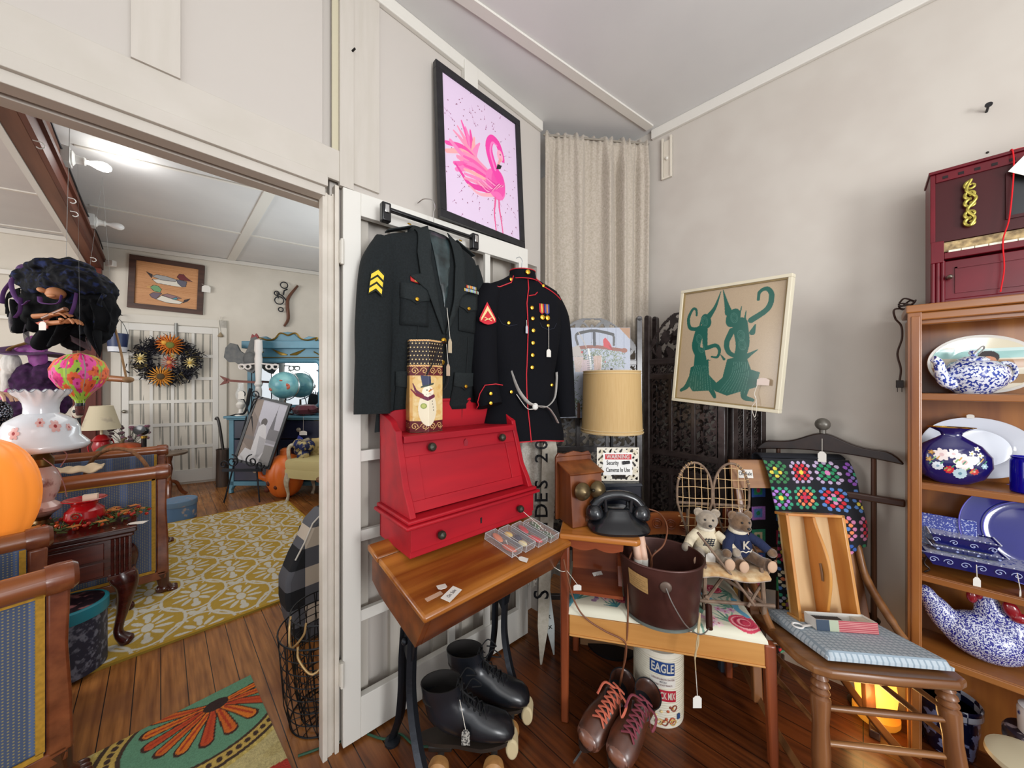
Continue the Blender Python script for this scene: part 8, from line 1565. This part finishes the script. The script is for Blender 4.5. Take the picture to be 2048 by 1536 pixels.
def hand(par, p, rz, mat, s_=1.0):
    h_ = G(); h_.tube([(-.10*s_, 0, 0), (-.03*s_, 0, 0)], [.013*s_, .011*s_], 12); h_.ball((-.005*s_, 0, 0), (.026*s_, .020*s_, .010*s_))
    for k in range(4): y = (-.015+.010*k)*s_; L1 = (.030, .036, .034, .026)[k]*s_; h_.tube([(.010*s_, y, 0), (.018*s_+L1*.5, y*1.3, .006*s_), (.018*s_+L1, y*1.45, -.006*s_), (.02*s_+L1*1.15, y*1.5, -.020*s_)], [.0062*s_, .006*s_, .0052*s_, .004*s_], 8)
    h_.tube([(-.012*s_, -.016*s_, 0), (.006*s_, -.034*s_, .006*s_), (.024*s_, -.038*s_, .002*s_)], [.0075*s_, .007*s_, .005*s_], 8); o = h_.build('hand', mat, par, loc=p, rot=rz); return o
hand(t, (.12, -.14, .195), (20, -8, 10), SKN, 1.1); hand(t, (.175, -.13, .155), (0, -5, 0), SKN, 1.15); G().cyl((.06, -.15, .17), (.19, -.15, .225), .013).build('held_stick', wood('6a3c20', '8a5430', 'x'), t); price_tag(t, (.065, -.15, .165), (.06, -.155, .150), .042, .05)
G().prism([(-.03, .15), (.05, .17), (.04, .115), (.0, .13)], -.12, -.115).build('orange_ribbon', M('a84a34', .7), t)
g = G(); g.tube([(0, 0, .55), (0, .02, zv(0, 2.2)*0+2.70-wp.z+.33)], .0012, 5); g.build('hanging_wire', M('8a8a88', .4), t)
sw = pz(196, 757, 2.32); t = thing('rope_broom_handle', 'brown wooden rod hung on knotted ropes below the black witch', 'swing', sw, -45); G().tube([(-.22, 0, .005), (-.05, 0, .012), (.19, 0, -.008)], [.014, .022, .019], 14).build('wooden_rod', wood('7a4a2a', '9a6238', 'x', .4), t)
RP = M('8a6a48', .9, bump=.8, sc=120); g = G(); g.tube(bez([(.20, -.01, -.008), (.15, 0, .18), (.10, 0, .38)], 5), .006, 8); g.ball((.20, 0, -.008), (.03, .026, .02)); g.ball((.10, 0, .36), .016); g.build('rope', RP, t); G().tube(bez([(-.13, -.01, .0), (-.125, 0, .2), (-.10, 0, .42)], 5), .006, 8).build('rope', RP, t); G().tube([(.10, 0, .38), (.03, 0, 1.33), (-.10, 0, .42)], .0008, 4).build('thin_wire', M('8a8a88', .4), t)
# hot air balloon lantern
bo_ = pz(160, 831, 2.06); t = thing('floral_balloon_lantern', 'hot air balloon lantern of bright pink and orange flowers on lime green, hanging left', 'lantern', bo_, -45); t.scale = (.66, .66, .98); Rb = .168; C = Canvas(2*PI*Rb, .30, 420, '9ab83c'); rn = random.Random(12)
for k in range(70): x, y = rn.uniform(0, 2*PI*Rb), rn.uniform(0, .3); C.line([(x, y), (x+rn.uniform(-.03, .03), y+rn.uniform(-.03, .03))], (.014, .004), rn.choice(['2c4a24', '4a7a2c', '1c3a20']))
for k in range(120): x, y = rn.uniform(0, 2*PI*Rb), rn.uniform(0.06, .29); c = rn.choice([('c21c6a', '8a1048'), ('d8552a', '8a2c14'), ('d8287a', 'f0c040'), ('e06a3a', 'a83820'), ('e04a9a', 'a01a5c')]); C.flower(x, y, rn.uniform(.028, .040), c[0], c[1], 9, rn.uniform(0, 40))
for k in range(10): x = 2*PI*Rb*(k+.15)/10; C.line([(x, .06), (x+.004, .20), (x, .28)], (.004, .010), '8a8e84' if k % 2 else '7a8a5c')
def bf(x, y):
    a = x/Rb; s_ = y/.30; z = [0, .02, .06, .10, .15, .20, .25, .285, .30]; r_ = [.026, .034, .075, .125, .163, .168, .140, .08, .004]; zz = s_*.30; rr = np.interp(zz, z, r_)*(1+.035*abs(math.sin(a*5))); return (rr*math.cos(a), rr*math.sin(a), .075+zz)
C.surf(bf).build('balloon_envelope', attr(.7), t, smooth=60); G().lathe([(.018, 0), (.024, .005), (.030, .055), (.026, .06)], n=20, sx=1).build('gondola', M('5a2420', .8, col2='3a1614', sc=60), t); G().lathe([(.026, .05), (.031, .062), (.029, .075)], n=20).build('black_collar', BLACKM, t)
g = G(); [g.tube([(.027*math.cos(q), .027*math.sin(q), .04), (.032*math.cos(q), .032*math.sin(q), .09)], .0015, 5) for q in (0, 1.6, 3.1, 4.7)]; g.build('gondola_cords', STRING, t); G().tube([(0, 0, .37), (-.02, .0, 1.50)], .0006, 5).build('hanging_wire', M('6a6a66', .5), t)
# purple witch
pw = pz(62, 845, 2.55); t = thing('purple_witch', 'white-haired witch doll in purple tulle cloak and hat behind the glass lamp', 'witch figure', pw, -45)
PC = M('220f28', .9, col2='3a1a40', sc=22, bump=.6, spec=.2); blob('cloak', [((.06, 0, .16), (.17, .13, .17), 24, 16), ((.02, 0, .30), (.12, .10, .13)), ((-.06, 0, .08), (.12, .10, .12)), ((.14, 0, .34), (.10, .08, .10))], PC, t, .010, disp=.04); blob('pink_hem', [((-.08, -.08, .06), (.05, .05, .10)), ((-.06, -.09, .16), (.03, .03, .10), 16, 10, (0, 20, 0))], M('7a2060', .7, col2='a82a7c', sc=20), t, .008, disp=.02)
g = G(); g.loft([[((.20*math.cos(q)-.0)*k, .13*math.sin(q)*k, .50+dz+.035*math.cos(q)**2-.02*math.cos(q)) for q in np.linspace(0, 2*PI, 36, endpoint=False)] for k, dz in ((.35, -.01), (1, -.02), (1, -.01), (.35, .012))]); g.build('hat_brim', M('35183c', .7, col2='4a2450', sc=20), t)
blob('hat_crown', [((.0, 0, .53), (.075, .07, .05)), ((.03, 0, .58), (.05, .045, .05)), ((.10, -.04, .47), (.06, .03, .08), 16, 10, (0, -20, 0))], M('5a1c5c', .7, col2='7a2a78', sc=20), t, .007, disp=.02); G().tube(bez([(-.08, -.06, .50), (-.02, -.09, .53), (.05, -.06, .57)], 5), .012, 8, flat=.5).build('twig_band', M('7a5a2c', .9), t)
blob('white_hair', [((-.06, -.06, .42), (.06, .04, .08)), ((-.085, -.06, .33), (.032, .03, .10)), ((-.10, -.06, .24), (.02, .02, .09))], M('c9c5c0', .9, col2='b0aca8', sc=60, st=(1, 1, .1), bump=.6), t, .006, disp=.012); G().ball((-.115, -.05, .40), (.025, .03, .035)).build('cheek', M('d8a890', .7), t)
G().bx(-.12, .20, -.12, .12, -(pw.z)+.0, -.0).build('display_plinth', MAHOG, t)
# mannequin hand with sequins
hp = pz(-8, 795, 2.0); t = thing('sequin_hag_arm', 'beige rubber hand above a silver sequin sleeve at the left edge', 'figure', hp, -45); hand(t, (.02, 0, .02), (0, 8, 0), M('c9a488', .5), 1.5); g = G(); g.ball((-.03, .02, -.09), (.075, .05, .08)); g.build('sequin_sleeve', M('8a909c', .15, .8, col2='1c2028', sc=120, lo=.45, hi=.5, kind='vor', bump=1), t); G().cyl((-.03, .02, -.12), (-.03, .02, -hp.z), .03).build('stand_pole', BLACKM, t)
# low chest behind loveseat with its items
t = thing('low_dark_chest', 'low dark wooden chest behind the loveseat carrying the red lamp and striped pumpkin', 'chest', pt(225, 3.98), -45); G().bx(-.28, .48, -.16, .16, .06, .48).build('chest_body', MAHOG, t, bev=.006); G().bx(-.30, .50, -.18, .18, .48, .505).build('chest_top', MAHOG, t, bev=.005); [G().bx(x-.03, x+.03, -.15, -.09, 0, .06).build('foot', MAHOG, t) for x in (-.24, .43)]
t = thing('red_lantern_lamp', 'red railroad lantern lamp with floral cream shade on the low chest', 'lamp', pt(203, 3.93)+Vector((0, 0, .506)), 0); G().lathe([(.09, 0), (.095, .02), (.08, .05), (.06, .06), (.075, .12), (.06, .17), (.075, .19), (.05, .23), (.02, .25)], n=28).build('lantern_base', M('a0141c', .3, coat=.4), t); G().lathe([(.012, .24), (.012, .33)], n=12).build('lamp_neck', M('d8cca8', .5), t); G().lathe([(.155, .31), (.152, .315), (.09, .565), (.088, .57), (.085, .565), (.148, .315)], n=48).build('lamp_shade', M('c9bda0', .7, col2='a89a88', sc=8, lo=.58, hi=.70), t)
g = G(); [g.tube([(s_*.085, 0, .03), (s_*.10, 0, .12), (s_*.075, 0, .20)], .006, 6) for s_ in (-1, 1)]; g.build('lantern_wires', M('a0141c', .3), t)
t = thing('striped_pumpkin', 'orange and green striped faux pumpkin on the low chest', 'pumpkin', pt(243, 3.86)+Vector((0, 0, .506)), 0); pumpkin(t, .185, .17, M('3c3a24', .4, col2='a84a24', sc=4.5, lo=.42, hi=.58, st=(1, 1, .2)), 10, .10); G().tube([(0, 0, .16), (.01, 0, .20), (.04, 0, .22)], [.02, .014, .01], 8).build('stem', M('5a4a30', .8), t)
t = thing('dried_flower_sprays', 'pink and grey dried flower sprays behind the striped pumpkin', 'flowers', pt(255, 4.02)+Vector((0, 0, .506)), -45); g = G(); rn = random.Random(5); tips = []
for k in range(26): x = rn.uniform(-.22, .22); z = rn.uniform(.16, .34); g.tube([(0, 0, 0), (x*.5, 0, z*.7), (x, rn.uniform(-.04, .04), z)], .003, 4); tips.append((x, z))
g.build('stems', M('4a463c', .9), t); g = G(); [g.ball((x+rn.uniform(-.02, .02), rn.uniform(-.03, .03), z), (.022, .015, .016), 8, 6) for x, z in tips for q in range(2)]; g.build('blossoms', M('7a4a5c', .9, col2='4a4a48', sc=14), t)
t = thing('candlestick_telephone', 'black and brass candlestick telephone on the low chest beside the far door', 'telephone', pt(288, 3.92)+Vector((0, 0, .506)), -45); G().lathe([(.07, 0), (.07, .015), (.03, .03), (.022, .04), (.022, .22), (.026, .23)], n=28).build('phone_column', BK, t); G().lathe([(.028, .21), (.028, .235)], n=20).build('brass_band', BRASS, t); G().lathe([(.02, 0), (.03, .02), (.05, .05), (.052, .06), (.02, .05)], n=24).build('mouthpiece', BK, t, loc=(.01, -.02, .29), rot=(70, 0, 15)); G().ball((.0, .0, .29), .045).build('transmitter', BK, t); G().lathe([(.0715, .0), (.0725, .008)], n=28).build('brass_rim', BRASS, t)
t = thing('round_ghost_ornament', 'small round white ornament with one black eye behind the balloon', 'ornament', pz(156, 838, 3.6), -45); G().ball((0, 0, .08), (.045, .04, .075)).build('ornament_body', M('cfc8b8', .5), t); G().ball((.005, -.036, .08), (.016, .008, .018)).build('black_eye', BLACKM, t); G().cyl((0, 0, .01), (0, 0, -zv(838, 3.6)), .02).build('stand_rod', BLACKM, t)
# cup hooks and wires along the beam
g0 = [(190, 408, 3.2), (340, 0, 0)]
for k, (u, v) in enumerate(((65, 280), (135, 395), (140, 422), (180, 515))):
    p = at(u, v, x=-.49); t = thing('beam_hook', 'small white metal hook screwed into the beam side, '+('nearest the doorway', 'just beyond the lit bulb', 'below the unlit bulb', 'farthest along the beam')[k], 'hook', p, 0, 'hooks on the beam'); G().tube(bez([(0, 0, 0), (.03, 0, 0), (.04, 0, -.02), (.025, 0, -.035), (.012, 0, -.03)], 4), .003, 6).build('hook_wire', M('d0d0cc', .4), t)
g = G(); g.tube(bez([(-.48, 2.2, 2.99), (-.478, 2.9, 2.97), (-.48, 3.83, 2.93), (-.478, 4.4, 2.90), (-.48, 5.0, 2.89), (-.478, 5.8, 2.92), (-.48, 6.3, 2.90)], 6), .006, 6); tag(g.build('electric_cable', M('26262a', .6)), 'black electric cable running between the bulbs along the brown beam', 'cable')
t = thing('surface_outlet', 'white surface mounted outlet box at the far end of the beam', 'outlet', pz(222, 527, 4.2), -45); G().box((0, 0, 0), (.09, .05, .07)).build('outlet_box', M('d4d2cc', .4), t, bev=.006)
